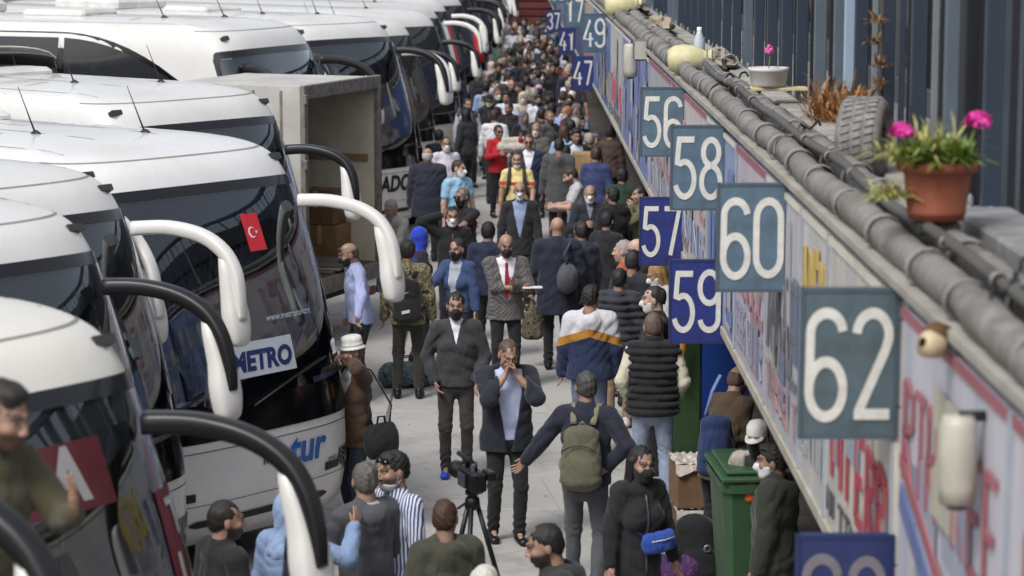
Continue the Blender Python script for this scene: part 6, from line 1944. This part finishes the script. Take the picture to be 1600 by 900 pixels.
# --- left side by the coaches
r, J = P(549, 523, -58, 'man in white brimmed hat and brown leather jacket, hand at his ear', 'near', H=1.72, hat='brim', hatc='dcdcd8', top=jacket('4a3426', open=.04, hem=.80), inner=dict(c='b8b9bb'), armL='ear', hairc='6a4a30', hair='short', legs=JK(c='27303f'), skin='tan')
shoulder_bag(r, J, 'black travel bag slung on the leather jacket man', '17181c', 1, (.15, .085, .16), .84, .13, x=.22, name='travel_bag')
r, J = P(541, 380, -72, 'man in light blue rolled sleeve shirt and black mask leaning by the coach mirror', 'near', H=1.78, top=shirt('a8b2dc'), mask='on', hair='fringe', hairc='4a4038', glasses='top', lean=9, hpitch=14, armL='out', armR='down', legs=JK(c='1a1f2e'), skin='tan')
p_ = at_palm(r, J, 'L')
kf = empty('key_fob', p_, 0, 'black key fob dangling from the hand of the light blue shirt man', 'key')
MB().tube([(0, 0, 0), (.03, 0, -.08)], .004, 5).build('ring', mat_paint('c9cacc', .3, .7), kf); MB().box(.02, .055, -.01, .01, -.16, -.08, .008).build('fob', mat_paint('0d0d0f', .3), kf)
r, J = P(637, 375, 178, 'man with thick black hair in camouflage shirt and trousers seen from behind', 'near', H=1.78, top=jacket('5d5740', kind='camo', c2='8d8563', c3='35332a', hem=.84), hairc='120f0d', vol=1.6, legs=JK(c='2f2b26'), stance=.12)
wear_backpack(r, J, 'black backpack with small white marks on the camouflage man', '141518', sc=1.1, marks='tick')
r, J = P(714, 373, -28, 'woman with ponytail and black mask in a denim jacket beside the camouflage man', 'near', H=1.68, fem=1, top=jacket('2b3d66', kind='denim', c2='4a5f8c', open=.03, hem=.92), inner=dict(c='a9aeb8'), mask='on', hair='pony', hairc='231a1a', armR='fwd', legs=JK(c='1c2536'), skin='tan')
r, J = P(656, 356, 112, 'woman in a vivid blue headscarf and white mask behind the camouflage man', 'mid', H=1.64, fem=1, hair='hijab', hairc='2440b8', mask='on', maskc='c9c9cc', top=jacket('1d2233', hem=.62), legs=JK(c='1a1b20'))
r, J = P(791, 366, 8, 'bald man in a grey checked blazer and red tie reading papers', 'near', H=1.80, top=blazer('6e6c6a', kind='check', c2='3f3e3e', zv=1.02, hem=.80), inner=dict(c='e3dfe8'), tie='8f1430', mask='on', hair='bald', armL='chest', armR='cross', hpitch=12, legs=JK(c='15161c'), build=1.06, belly=.02)
p_ = at_palm(r, J, 'R')
pa = empty('papers', (p_[0] + .03, p_[1] - .02, p_[2] + .01), rad(8), 'white papers held by the man in the checked blazer', 'papers')
MB().box(-.07, .15, -.10, .04, -.002, .002).build('sheet', mat_paint('e6e6e6', .7), pa); MB().box(-.05, .16, -.08, .05, .0025, .004).build('sheet', mat_paint('dcdde0', .7), pa)
r, J = P(706, 323, 8, 'man with white mask in black jacket, arm raised, before the blue polo man', 'mid', H=1.74, top=jacket(BK_), mask='on', maskc='e4e4e8', armR='head', hairc='0f0d0d', legs=JK(c='17181c'))
r, J = P(722, 293, -38, 'stocky man in a black t shirt and black mask with greying hair', 'mid', H=1.76, top=tee('1d1d20'), sleeve='short', mask='on', hairc='5a5552', build=1.12, belly=.03, glasses=1, armL='fwd', legs=JK(c='18191d'))
P(717, 250, 34, 'man in pale blue polo shirt and white mask looking right', 'mid', H=1.80, top=tee('9ec4dc', '7fb0d0', 'knitdots', collar=True), sleeve='short', mask='on', maskc='e6e6ea', hyaw=22, hairc='241a14', legs=JK(c='22242c'), skin='fair')
P(668, 231, 176, 'broad grey haired man in a long navy coat seen from behind near the white bumper', 'mid', H=1.78, top=jacket('232838', hem=.70, off=.035), hair='fringe', hairc='a9a6a0', build=1.15, belly=.03, legs=JK(c='15171f'))
P(763, 347, 168, 'person in a plain navy jacket with dark hood hair just behind the checked blazer man', 'mid', H=1.68, top=jacket('1a2540'), hairc='0e0d0f', vol=1.6, legs=JK(c='17181c'))
P(609, 312, -30, 'grey haired man in a pale shirt bending at the open truck', 'mid', H=1.66, top=shirt('a9a6a2'), hairc='8b857c', lean=28, armL='fwd', armR='fwd', legs=JK(c='23252b'))
P(812, 284, 0, 'balding man with white mask in dark blazer over a blue shirt, walking forward', 'mid', H=1.76, top=blazer('222326', zv=.98, vw=.20), inner=dict(c='8d9cc0'), mask='on', maskc='e0dfdc', hair='bald', belly=.02, stride=.10, legs=JK(c='1c1a1b'))
r, J = P(808, 237, -4, 'man in a yellow t shirt with a red chest band and rucksack straps', 'mid', H=1.76, top=tee('d8c98a', 'b0452f', 'band'), sleeve='short', mask='chin', maskc='dcdcd2', hairc='2c2118', armL='swingf', legs=JK(c='2a2c33'), skin='tan')
wear_backpack(r, J, 'dark rucksack worn by the yellow t shirt man', '2b2a2a', sc=.9)
r, J = P(871, 339, 178, 'tall bald man in a long dark navy coat walking away', 'near', H=1.84, top=jacket('1a2133', hem=.66, off=.034, collar_h=.04), hair='bald', skin='tan', build=1.1, stride=.10, armL='carry', legs=JK(c='15161b'), shoes='101012')
shoulder_bag(r, J, 'grey topped black shoulder bag on the bald man in the navy coat', '4a4c52', -1, (.26, .12, .17), 1.15, .16, x=.12, kind='plain', strapc='3b3d44')
p_ = at_palm(r, J, 'L')
soft('carrier_bag', 'brown camouflage carrier bag hanging beside the bald man in navy', 'bag', (p_[0], p_[1], p_[2] - .52), r.rotation_euler[2], '5a5142', [('e', V3(0, 0, .06), V3(0, 0, .30), .14, .07, .12, .05, V3(1, 0, .2)), ('c', V3(0, 0, .34), V3(0, 0, .47), .05, .02)], 'camo', c2='6d6450', c3='39342b', extra=[('handle', MB().tube([(-.04, 0, .42), (0, 0, .55), (.04, 0, .42)], .007, 5), mat_fabric('2b2925'))])
P(908, 345, -142, 'dark haired man in a slate jacket turned toward the bald man in the navy coat', 'mid', H=1.76, top=jacket('33384a'), mask='on', maskc='e2e2e4', hairc='211b17', hyaw=-30, legs=JK(c='1b1c22'))
P(922, 289, -2, 'older man with white mask in a navy zip jacket, hands folded', 'mid', H=1.74, top=jacket('1a1f2c', zv=1.30, vw=.25), inner=dict(c='7d828c'), mask='on', maskc='e6e6e4', hair='fringe', hairc='8a857c', armL='cross', armR='chest', legs=JK(c='191a20'))
r, J = P(887, 262, -88, 'bearded man in a white t shirt looking down at his phone', 'mid', H=1.74, top=tee('b9babf'), sleeve='short', beard=1, hairc='2b211a', hpitch=24, armL='phone', armR='phone', legs=JK(c='22242b'), skin='fair')
phone(r, J, 'R', 'small phone held by the white t shirt man')
P(874, 216, 172, 'tall person in an open grey coat with a white lined hood seen from behind', 'mid', H=1.82, top=jacket('4a4b4c', hem=.62, hood=1, off=.032), hairc='121113', legs=JK(c='22232a'))
P(932, 230, 160, 'person with reddish brown hair in an indigo jacket near the shop front', 'mid', H=1.74, top=jacket('323c6a'), hairc='3a2320', vol=1.5, legs=JK(c='15171c'))
P(826, 210, -2, 'man with sunglasses in a navy blazer and open white shirt', 'mid', H=1.78, top=blazer('222b48'), inner=dict(c='e0e2ea'), glasses=1, hairc='4a2f20', skin='tan', legs=JK(c='1d2130'))
P(885, 166, -66, 'man in black and crimson jacket with green scarf and pale mask', 'mid', H=1.78, top=jacket('5c1a28', kind='plain'), mask='on', maskc='ded4cc', hairc='8a5a48', legs=JK(c='17181c'))
r, J = P(779, 195, 20, 'woman in a red shirt with sunglasses shouldering white sacks', 'mid', H=1.66, fem=1, top=shirt('b71f2e'), hairc='1a1414', glasses=1, armL='wave', armR='chest', legs=JK(c='1b1c22'))
soft('sack', 'long white sack carried over the shoulder of the red shirt woman', 'sack', (r.location[0] + .30, r.location[1] - .1, 1.28), rad(5), 'c2bcae', [('e', V3(-.22, 0, 0), V3(.22, 0, .02), .11, .10, .11, .10, V3(0, 1, 0)), ('e', V3(-.18, 0, .12), V3(.16, 0, .13), .07, .06, .07, .06, V3(0, 1, 0))], cutz=False, wr=.012, part='sack_body')

# --- right side by the shop fronts
P(923, 445, 178, 'man with white hood, mustard band and navy jacket seen from behind', 'near', H=1.78, top=jacket('1e2c4c', kind='block3', c2='a8762a', c3='c9c8ce', hood=1, off=.030), hairc='17130f', build=1.05, legs=JK(c='5d6c86', kind='denim', c2='7d8ba4'), skin='tan', hyaw=-15, shoes='22242c')
r, J = P(1021, 489, 178, 'man in a black quilted vest over cream sleeves with light jeans', 'near', H=1.80, armL='pocket', armR='pocket', top=JK(c='15171c', off=.040, hem=.86, sleeves='none', ribs=46, part='quilted_vest', collar_h=.05), sleeve_c='cfcbb6', legs=JK(c='8593ab', kind='denim', c2='a9b5c8', w=1.04), shoes='a5a29c', hairc='5a4a40', skin='fair', stance=.13, build=1.04)
P(1022, 447, -94, 'balding man with white beard mask in a black coat, in profile', 'near', H=1.84, top=jacket('17181c'), mask='on', maskc='dcdcd6', hairc='1d1a18', recede=.03, skin='fair', legs=JK(c='17181c'))
P(974, 375, -104, 'man in an orange brown jacket facing left', 'mid', H=1.76, top=jacket('a5583a'), hairc='8a8580', skin='fair', legs=JK(c='33343a'))
P(992, 373, -88, 'bald man in a charcoal coat right beside the orange brown jacket', 'mid', H=1.80, top=jacket('25262b'), hair='bald', skin='fair', hpitch=15, legs=JK(c='1a1b20'))
P(968, 419, 168, 'person in a grey puffer and tan trousers beneath the orange jacket man', 'mid', H=1.68, top=jacket('30333c', ribs=40, off=.035, hood=1), hairc='131214', legs=JK(c='84705a', w=1.05), shoes='c9c7c4')
P(990, 392, 150, 'person in a dark hooded parka next to the 59 sign', 'mid', H=1.72, top=jacket('24252c', hood=1, off=.035), hairc='17171b', vol=1.7, legs=JK(c='16171b'))
P(1022, 412, -72, 'blonde long haired woman with a white mask under the 57 sign', 'mid', H=1.66, fem=1, top=jacket('b8babf'), mask='on', maskc='e4e2e2', hair='long', hairc='8a6a40', hpitch=20, legs=JK(c='1d1e23'))
r, J = P(1159, 572, 140, 'man in a brown corduroy coat stooping under the fascia behind the blue backpack', 'near', H=1.68, build=.84, top=jacket('4b3a28', off=.020, hem=.76), hair='fringe', hairc='4a3a30', lean=26, hpitch=15, armL='cross', armR='cross', legs=JK(c='22201e'))
r, J = P(1183, 655, -24, 'man in a white cap with black mask beside the green bin', 'near', H=1.58, lean=12, hat='cap', hatc='cfcfcc', mask='on', top=jacket('a49c92', open=.05, hem=.72), inner=dict(c='26262a'), hairc='1a1614', glasses=1, legs=JK(c='1b1c20'))
soft('orange_pouch', 'bright orange pouch held by the man in the white cap', 'pouch', (r.location[0] - .12, r.location[1] - .26, 1.10), 0, 'd9581c', [('e', V3(0, 0, -.06), V3(.02, 0, .08), .05, .03, .05, .03, V3(1, 0, 0))], cutz=False, part='pouch_body', wr=.003)
P(1208, 694, -112, 'person in a dark green parka and white mask under the fascia', 'near', H=1.68, top=jacket('2b3027', hem=.55, off=.045, hood=1), mask='on', maskc='e2e2e4', hairc='14110f', vol=1.4, hyaw=15, build=1.08, legs=JK(c='17181a'))
P(1001, 290, -80, 'person in olive sleeves leaning out beneath the 56 sign', 'mid', H=1.72, top=jacket('6a6a52'), hairc='2a2420', armL='mouth', armR='fwd', skin='fair', legs=JK(c='2a2b28'))
P(955, 197, 150, 'person with black hair in a brown jacket beside the carton stack', 'mid', H=1.72, top=jacket('4a3a32'), hairc='0f0e10', vol=1.5, legs=JK(c='17181c'))
P(973, 262, 165, 'person in dark green jacket partly under the lavender board', 'mid', H=1.72, top=jacket('24382c'), hairc='1a1a1c', legs=JK(c='17181c'))
P(957, 292, -150, 'person in black coat standing in the shade of the shop fronts', 'mid', H=1.74, top=jacket('121317', hem=.66), hairc='121113', legs=JK(c='121317'))
P(950, 330, 140, 'shadowed person in a charcoal coat close to the shop wall', 'mid', H=1.70, top=jacket('1b1c20', hem=.66), hairc='151416', legs=JK(c='141519'))
# --- middle distance
P(731, 154, 16, 'man in charcoal knitted vest over a pale shirt standing on open ground', 'mid', H=1.78, top=JK(c='3b4148', off=.026, hem=.88, sleeves='none', zv=1.22, vw=.3, part='vest'), inner=dict(c='b9bcc6'), sleeve_c='b9bcc6', hairc='2a211c', beard=.7, stance=.13, legs=JK(c='1c1e25'), skin='tan')
P(773, 171, 170, 'man in white long sleeved shirt and black trousers left of the red shirt woman', 'mid', H=1.78, top=shirt('d5d6dc'), hairc='3a2420', legs=JK(c='15161b'))
P(817, 144, 2, 'woman in white top with beige headscarf and white mask', 'mid', H=1.66, fem=1, hair='hijab', hairc='c2b4a2', mask='on', maskc='e6e6e0', top=shirt('dedfe8'), legs=JK(c='2a2b33'))
P(765, 146, -10, 'man in black cap and white mask behind the white shirted man', 'mid', H=1.74, hat='cap', hatc='18181c', mask='on', maskc='e0dfd8', top=jacket('16181f'), legs=JK(c='17181c'))
P(777, 138, 24, 'brown haired man with white mask just right of the black cap man', 'mid', H=1.76, mask='on', maskc='e0dfd8', top=jacket('1c1d22'), hairc='5a3a20', legs=JK(c='17181c'))
P(711, 109, 6, 'man in a navy jumper over a white collar left of the crowd', 'mid', H=1.80, top=jacket('20253c', zv=1.36, vw=.4, part='sweater'), inner=dict(c='d5d6dc'), mask='on', maskc='1c2030', hairc='0f0e10', legs=JK(c='14151a'))
P(747, 110, 130, 'man in a black suit jacket turned away next to the navy jumper man', 'mid', H=1.78, top=jacket('191a22'), hairc='100f11', legs=JK(c='14151a'))
P(782, 92, 4, 'person in royal blue jacket over a yellow top', 'mid', H=1.70, top=blazer('27408c', zv=1.0), inner=dict(c='cfc75a'), hairc='9a8a78', legs=JK(c='22305a'))
P(768, 96, 160, 'woman in pinkish coat with a long pale scarf', 'mid', H=1.68, fem=1, hair='hijab', hairc='c9b2aa', top=jacket('c4aca6', hem=.6), legs=JK(c='4a4448'))
P(697, 214, 10, 'man with white mask standing left behind the navy coat man', 'mid', H=1.70, mask='on', maskc='e2e0d8', hairc='1e1812', top=tee('c9c6d2'), sleeve='short', legs=JK(c='262a44'))
r, J = P(686, 202, 175, 'dark haired person with a rucksack next to the masked man on the left', 'mid', H=1.68, hairc='121113', top=jacket('22242c'), legs=JK(c='1b1c22'))
wear_backpack(r, J, 'dark grey rucksack on the left of the open ground', '2b2d33', sc=1.0)
r, J = P(637, 172, 8, 'man in patterned shirt and pale brimmed hat beside the coach door', 'mid', H=1.70, hat='brim', hatc='c9bfae', top=shirt('cfd0dc', '6b6f88', 'floral', c3='e8e8ec'), hairc='3a2a20', skin='tan', mask='on', legs=JK(c='222742'))
P(859, 173, 40, 'man in grey crew jacket with beard near the crimson jacket man', 'mid', H=1.74, top=jacket('4a4b4e'), beard=1, hairc='5a4430', legs=JK(c='1d1e24'))
P(838, 192, -15, 'older man with white mask and grey hair behind the navy blazer man', 'mid', H=1.70, top=jacket('5d5a56'), mask='on', maskc='e2e0d8', hairc='7a6a60', legs=JK(c='22232a'))
P(842, 132, 160, 'person in lilac bobble hat and dark coat', 'mid', H=1.68, hat='beanie', hatc='b79ab8', top=jacket('1b1d22'), hairc='2a2226', legs=JK(c='17181c'))
P(862, 148, 178, 'black haired person in grey hooded coat seen from behind mid crowd', 'mid', H=1.74, top=jacket('35363a', hood=1), hairc='101012', legs=JK(c='17181c'))
P(893, 142, -40, 'white haired man near the carton stack', 'mid', H=1.70, top=jacket('3d3c40'), hairc='c4c2bc', skin='fair', legs=JK(c='1c1d22'))
P(795, 160, -30, 'person with black hair in a dark top beside the white headscarf woman', 'mid', H=1.62, top=jacket('191a20'), hairc='0d0c0e', legs=JK(c='17181c'))

# --- far crowd: a few builds, copied with their parts and dressed differently
TPL = []
specs = [dict(top=jacket('1a1c22')), dict(top=jacket('1a1c22'), mask='on', maskc='dcdcd8'), dict(top=shirt('cfd2dc'), mask='on', maskc='dcdcd8', armL='chest'), dict(top=jacket('20222a', open=.05), armR='phone'),
         dict(top=tee('8a8f9a'), sleeve='short', armL='swingf', armR='swingb', stride=.12), dict(top=jacket('2a2c34', hood=1), stride=.1), dict(fem=1, hair='hijab', hairc='6a6470', top=jacket('2a2630', hem=.6), H=1.64),
         dict(fem=1, hair='long', hairc='1a1412', top=jacket('3a3038'), H=1.66, mask='on', maskc='dcdcd8'), dict(top=blazer('23252e'), mask='on', maskc='16171a'), dict(top=jacket('1d2a44'), hair='bald', skin='tan')]
for i, sp_ in enumerate(specs):
    sp_ = dict(sp_); sp_.setdefault('legs', JK(c='17181c'))
    r, J = person('person', 0, 0, 0, 'x', 'far', loc=(0, 0, -50), seed=i * 31 + 5, **sp_)
    TPL.append((r, sp_))
cols = [('15161b', 'black'), ('1c2338', 'navy'), ('2a2c31', 'charcoal'), ('4a4c50', 'grey'), ('cfd2dc', 'white'), ('8fa6cc', 'light blue'), ('3a3a30', 'olive'), ('5a2a2c', 'maroon'), ('26406a', 'blue'), ('8a8478', 'beige'), ('17181c', 'jet black'), ('352c28', 'dark brown'), ('3f8fae', 'turquoise'), ('7a6f5c', 'tan')]
wts = [15, 12, 9, 6, 10, 6, 3, 2, 5, 4, 10, 4, 2, 2]
rr = random.Random(77); used = {}; placed = []
hairs = ['120f0d', '1d1613', '0d0c0e', '0d0c0e', '3a2a20', '8a857c', '120f0d']
def lane(d):
    L = np.interp(d, [40, 60, 75, 120], [-1.1, -.35, .1, .15]); return L, 1.55
first = {}
N = 0
for t in range(6000):
    if N >= 108: break
    d = 40 + 50 * rr.random() ** .9
    L, Rr = lane(d); X = rr.uniform(L, Rr)
    if d < 52 and (X < .0 and rr.random() < .8): continue
    if d < 46 and X < .9: continue
    if any((X - a) ** 2 + (d - b) ** 2 < .36 for a, b in placed): continue
    placed.append((X, d))
    ti = rr.choice([0, 0, 1, 1, 2, 2, 3, 3, 4, 5, 5, 6, 7, 8, 9]); src, sp_ = TPL[ti]
    c = copy_tree(src) if ti in first else src
    first[ti] = 1
    c.location = (X, d, 0); fc = rr.choice([0, 0, 180, 180, 160, -20, 20, 90, -90, 200, 40, -140]); c.rotation_euler = (0, 0, rad(fc + rr.uniform(-15, 15)))
    h = rr.uniform(.95, 1.05); c.scale = (h, h, h)
    ci = rr.choices(range(len(cols)), wts)[0]; hx, cn = cols[ci]
    tcol = rr.choice([('17181c', 'black'), ('1c2130', 'navy'), ('2a2c33', 'dark grey'), ('3a4256', 'blue')])
    masked = any(ch.name.startswith('face_mask') for ch in c.children)
    for ch in c.children:
        nm = ch.name.split('.')[0]
        if nm in ('jacket', 'shirt', 't_shirt') and ch.material_slots and not (nm == 'shirt' and any(x.name.startswith('jacket') for x in c.children)):
            ch.material_slots[0].link = 'OBJECT'; ch.material_slots[0].material = mat_fabric(hx)
        if nm == 'hair': ch.material_slots[0].link = 'OBJECT'; ch.material_slots[0].material = mat_hair(rr.choice(hairs))
        if nm == 'trousers': ch.material_slots[0].link = 'OBJECT'; ch.material_slots[0].material = mat_fabric(tcol[0])
    who = {6: 'woman in headscarf', 7: 'long haired woman', 9: 'bald man'}.get(ti, 'man')
    fa = fc % 360
    view = 'facing camera' if fa < 50 or fa > 310 else ('seen from behind' if 130 < fa < 230 else ('turned right' if fa < 180 else 'turned left'))
    zone = ('near signs' if X > 1.0 else 'by coaches' if X < L + .45 else 'mid lane')
    row = ['in front rows', 'in middle rows', 'in farther rows', 'at the back'][min(3, int((d - 40) / 13))]
    lab = '%s in %s %s, %s trousers%s, %s %s %s' % (who, cn, sp_['top'].get('part', 'jacket').replace('_', ' '), tcol[1], ', masked' if masked else '', view, zone, row)
    k = used.get(lab, 0); used[lab] = k + 1
    if k: lab = '%s %s' % (lab, ['farther along', 'farthest'][min(1, k - 1)])
    c['label'] = ' '.join(lab.split()[:16]) if len(lab.split()) > 16 else lab
    c['category'] = 'person'; c['group'] = 'people in the far crowd'
    N += 1
for i, (r, s_) in enumerate(TPL):
    if i not in first:
        for ch in list(r.children): bpy.data.objects.remove(ch)
        bpy.data.objects.remove(r)

# ============================================================ bins, cartons, luggage, camera
def wheelie_bin(label, x, y, rz, hexc, sc=1.0):
    b = empty('wheelie_bin', (x, y, 0), rz, label, 'bin')
    g = mat_paint(hexc, .45, dirt=.25, scale=4)
    V = []; 
    for (z, hw, hd) in ((.06, .22, .24), (.10, .225, .25), (.55, .26, .31), (.92, .285, .36), (.93, .31, .385), (.99, .31, .385)):
        for (sx, sy) in ((-1, -.8), (-.8, -1), (.8, -1), (1, -.8), (1, .8), (.8, 1), (-.8, 1), (-1, .8)): V.append((sx * hw * sc, sy * hd * sc, z * sc))
    F = [(k * 8 + i, k * 8 + (i + 1) % 8, (k + 1) * 8 + (i + 1) % 8, (k + 1) * 8 + i) for k in range(5) for i in range(8)] + [tuple(range(7, -1, -1))]
    MB().add(V, F).build('bin_body', g, b)
    MB().box(-.315 * sc, .315 * sc, -.40 * sc, .40 * sc, 1.0 * sc, 1.035 * sc, .012).box(-.27 * sc, .27 * sc, -.34 * sc, .34 * sc, 1.035 * sc, 1.07 * sc, .015).build('lid', g, b)
    MB().tube([(-.28 * sc, .42 * sc, .98 * sc), (.28 * sc, .42 * sc, .98 * sc)], .016, 8).build('handle', g, b)
    for sx in (-1, 1): MB().lathe([(.03, -.025), (.10, -.025), (.105, 0), (.10, .025), (.03, .025)], 16, (sx * .25 * sc, .30 * sc, .105), (1, 0, 0)).build('wheel', mat_paint('151515', .7), b)
    return b
q = at_z(1158, 716, 1.28)
wheelie_bin('green wheelie bin standing beside the wrapped cartons', q.x + .10, q.y + .1, rad(4), '35553a', 1.17).scale = (.84, 1, 1)
gc_ = empty('metal_cabinet', (1.70, 23.0, 0), 0, 'narrow dark green metal cabinet with a torn white sticker under the 59 sign', 'cabinet')
MB().box(-.14, .16, -.2, .2, .05, 1.85, .012).build('cabinet_body', mat_paint('2b4426', .5, dirt=.3), gc_); MB().box(-.12, .14, -.212, -.204, .12, 1.78, .004).build('door', mat_paint('2f4a2a', .5, dirt=.3), gc_)
MB().box(.02, .10, -.218, -.2125, 1.45, 1.6).build('sticker', mat_paint('c9c9c4', .7, dirt=.5, scale=20), gc_)
bp = empty('advertising_stand', (1.90, 24.2, 0), 0, 'upright blue advertising panel standing under the 59 sign', 'stand')
MB().box(-.02, .55, 0, .05, .1, 1.95, .01).build('panel_face', mat_paint('1b3f8a', .4), bp); MB().box(-.05, -.021, -.01, .06, 0, 2.0).build('panel_edge', mat_paint('8b8f98', .4, .5), bp)
ms = soft('mustard_jacket', 'mustard yellow jacket hanging on the green cabinet', 'jacket', (1.60, 22.6, 1.15), rad(10), 'c98a1e', [('e', V3(0, 0, 0), V3(.06, 0, .30), .06, .05, .05, .04, V3(1, 0, 0))], cutz=False, part='cloth')
q = at_z(1094, 858, 0)
rz_ = rad(3)
carton(q.x + .02, q.y - .1, 0, .50, .42, .40, rz_, 'lower wrapped carton beside the green wheelie bin', '6f543f', True, 'wrapped cartons by the bin')
carton(q.x + .0, q.y - .1, .435, .50, .42, .36, rz_ + .05, 'upper wrapped carton with torn plastic on the bin side stack', '7c5f48', True, 'wrapped cartons by the bin')
# carton stack in the distance
for k in range(4):
    q = at_z(931, 262, 0)
    carton(1.30, 39.5, .0 + .40 * k, .42, .5, .385, rad(2 + k), ['bottom', 'second', 'third', 'top'][k] + ' carton of the tall stack under the 47 sign', ['8a6a4a', '927250', '86684a', 'a58a66'][k], False, 'tall carton stack by the fascia')
carton(1.02, 39.9, 0, .35, .5, 1.02, rad(-4), 'narrow pale carton standing left of the tall stack', 'a68c66', False, 'tall carton stack by the fascia')
# bags on the ground
r = bag_ground('black rucksack with a silver ring on the ground by the cartons', 1085, 905, '15171b', (.40, .30, .50), rad(10), 'rucksack', upright=True)
MB().lathe([(.022, -.004), (.034, -.003), (.034, .003), (.022, .004)], 16, (.06, -.175, .30), (0, 1, .2)).build('ring', mat_paint('9fa3a8', .3, .7), r)
bag_ground('small purple patterned bag beside the black rucksack', 1052, 912, '4a2a5c', (.30, .22, .26), 0, 'purple_bag', 'floral', '7a3a6a', '2a2050')
bag_ground('blue and grey holdall lying behind the half zip sweater man', 636, 603, '4a5c60', (.52, .34, .30), rad(10), 'holdall', 'camo', '6a7a7c', '2c3436')
bag_ground('black suitcase standing left of the navy coat man', 642, 349, '1b1c20', (.42, .24, .50), rad(5), 'suitcase', upright=True)
bag_ground('bright yellow carrier bag near the white coach bumper', 658, 318, 'd9b41e', (.30, .2, .34), 0, 'yellow_bag', upright=True)
# blue backpack hanging by the bin
q = at_z(1118, 640, 1.45)
ex = [('strap', MB().tube([(-.08, .02, .20), (-.02, .03, .40), (.05, .06, .52)], .010, 6, .022), mat_fabric('6f82b4')), ('strap', MB().tube([(.10, .02, .20), (.17, .03, -.05), (.16, .02, -.3)], .008, 6, .016), mat_fabric('22376e')), ('strap', MB().tube([(-.12, 0, -.1), (.02, -.06, -.38), (.06, -.05, -.62)], .007, 6, .014), mat_fabric('15181f'))]
soft('blue_backpack', 'blue backpack hanging open above the wrapped cartons', 'backpack', (q.x, q.y, 1.20), rad(8), '20325e', [('e', V3(0, 0, -.22), V3(0, .0, .14), .15, .09, .13, .07, V3(1, 0, 0)), ('e', V3(-.02, -.07, -.12), V3(-.02, -.06, .04), .10, .05, .09, .04, V3(1, 0, 0))], extra=ex, cutz=False)
# video camera on a tripod
q = at_z(738, 752, 1.50)
vc = empty('video_camera', (q.x, q.y, 1.44), rad(-160), 'black video camera with long lens and microphone on the tripod', 'video camera')
kb = mat_paint('131316', .4)
MB().box(-.055, .055, -.16, .16, .0, .15, .02).build('camera_body', kb, vc)
MB().lathe([(.035, 0), (.05, .02), (.05, .12), (.06, .13), (.062, .19), (.05, .19), (.045, .1)], 18, (0, -.16, .075), (0, -1, 0)).build('lens', kb, vc)
MB().tube([(.03, -.20, .22), (.03, .06, .22)], .018, 8).tube([(.03, -.05, .15), (.03, -.05, .21)], .008, 5).build('microphone', mat_paint('1c1c1f', .9), vc)
MB().tube([(0, -.08, .15), (0, -.07, .20), (0, .07, .20), (0, .08, .15)], .012, 6).build('handle', kb, vc)
MB().box(-.12, -.06, .02, .16, .08, .15, .01).build('viewfinder', kb, vc); MB().box(.06, .075, -.10, .04, .02, .12, .004).build('screen', mat_paint('39404a', .1), vc)
for z_, y_ in ((.11, .05), (.05, -.02)): MB().lathe([(.004, 0), (.014, 0), (.014, .012), (.004, .014)], 10, (-.056, y_, z_), (-1, 0, 0)).build('knob', mat_paint('b8babd', .3, .7), vc)
tr = empty('tripod', (q.x, q.y, 0), rad(20), 'black tripod with silver collars carrying the video camera', 'tripod')
MB().lathe([(.03, 1.30), (.055, 1.32), (.05, 1.38), (.03, 1.40), (.05, 1.41), (.05, 1.436)], 14).build('tripod_head', kb, tr)
MB().tube([(0, .04, 1.36), (0, .30, 1.24)], .010, 6).build('pan_handle', kb, tr)
for k in range(3):
    a = 2 * math.pi * k / 3; d_ = Vector((math.cos(a), math.sin(a), 0))
    l = MB().tube([tuple(d_ * .04 + Vector((0, 0, 1.32))), tuple(d_ * .24 + Vector((0, 0, .62)))], .018, 8).tube([tuple(d_ * .24 + Vector((0, 0, .62))), tuple(d_ * .43 + Vector((0, 0, .01)))], .012, 8).build('leg', kb, tr)
    MB().lathe([(.022, -.02), (.024, 0), (.022, .02)], 10, tuple(d_ * .24 + Vector((0, 0, .62))), tuple(d_ * .2 + Vector((0, 0, -.6)))).build('leg_collar', mat_paint('9a9c9f', .3, .6), l)

# litter, drips and scraps on the ground
rr = random.Random(99); mb = MB()
for i in range(70):
    X, Y = rr.uniform(-1.6, 1.6), rr.uniform(13, 40); a = rr.uniform(0, 3.14); s_ = rr.uniform(.008, .03)
    u, v = Vector((math.cos(a), math.sin(a), 0)) * s_, Vector((-math.sin(a), math.cos(a), 0)) * s_ * rr.uniform(.2, .8)
    c = Vector((X, Y, .004)); mb.add([c + u + v, c - u + v, c - u - v + Vector((0, 0, .006)), c + u - v + Vector((0, 0, .01))], [(0, 1, 2, 3)])
lt = mb.build('litter', mat_paint('b9b3a4', .8, dirt=.6)); tag(lt, 'small paper scraps and cigarette ends scattered on the concrete', 'litter', kind='stuff')
# ============================================================ far end of the lane
fe = empty('kiosk', (.95, 98, 0), 0, 'dark red slatted kiosk closing the far end of the lane', 'building')
for i in range(16): MB().box(-.75, .85, -.03, .03, .02 + i * .30, .27 + i * .30, .02).build('slat', mat_paint('5a2228' if i % 2 else '6b2c30', .6, dirt=.3), fe)
MB().box(-.9, .95, .04, 5, 0, 5.2).build('wall', mat_paint('2a1a1c', .8), fe); MB().box(-1, 1.05, -.2, 5.2, 5.2, 5.35).build('roof', mat_paint('3a2a2c', .8), fe)
bk = empty('far_building', (0, 175, 0), 0, 'long grey building behind everything beyond the lane', 'building')
MB().box(-60, 40, 0, 12, 0, 14).build('wall', mat_paint('5d5c5a', .8, dirt=.4, scale=.3), bk)
for i in range(26): MB().box(-58 + i * 3.7, -56 + i * 3.7, -.06, -.01, 4.5, 6.6).build('window', mat_sideglass(), bk)
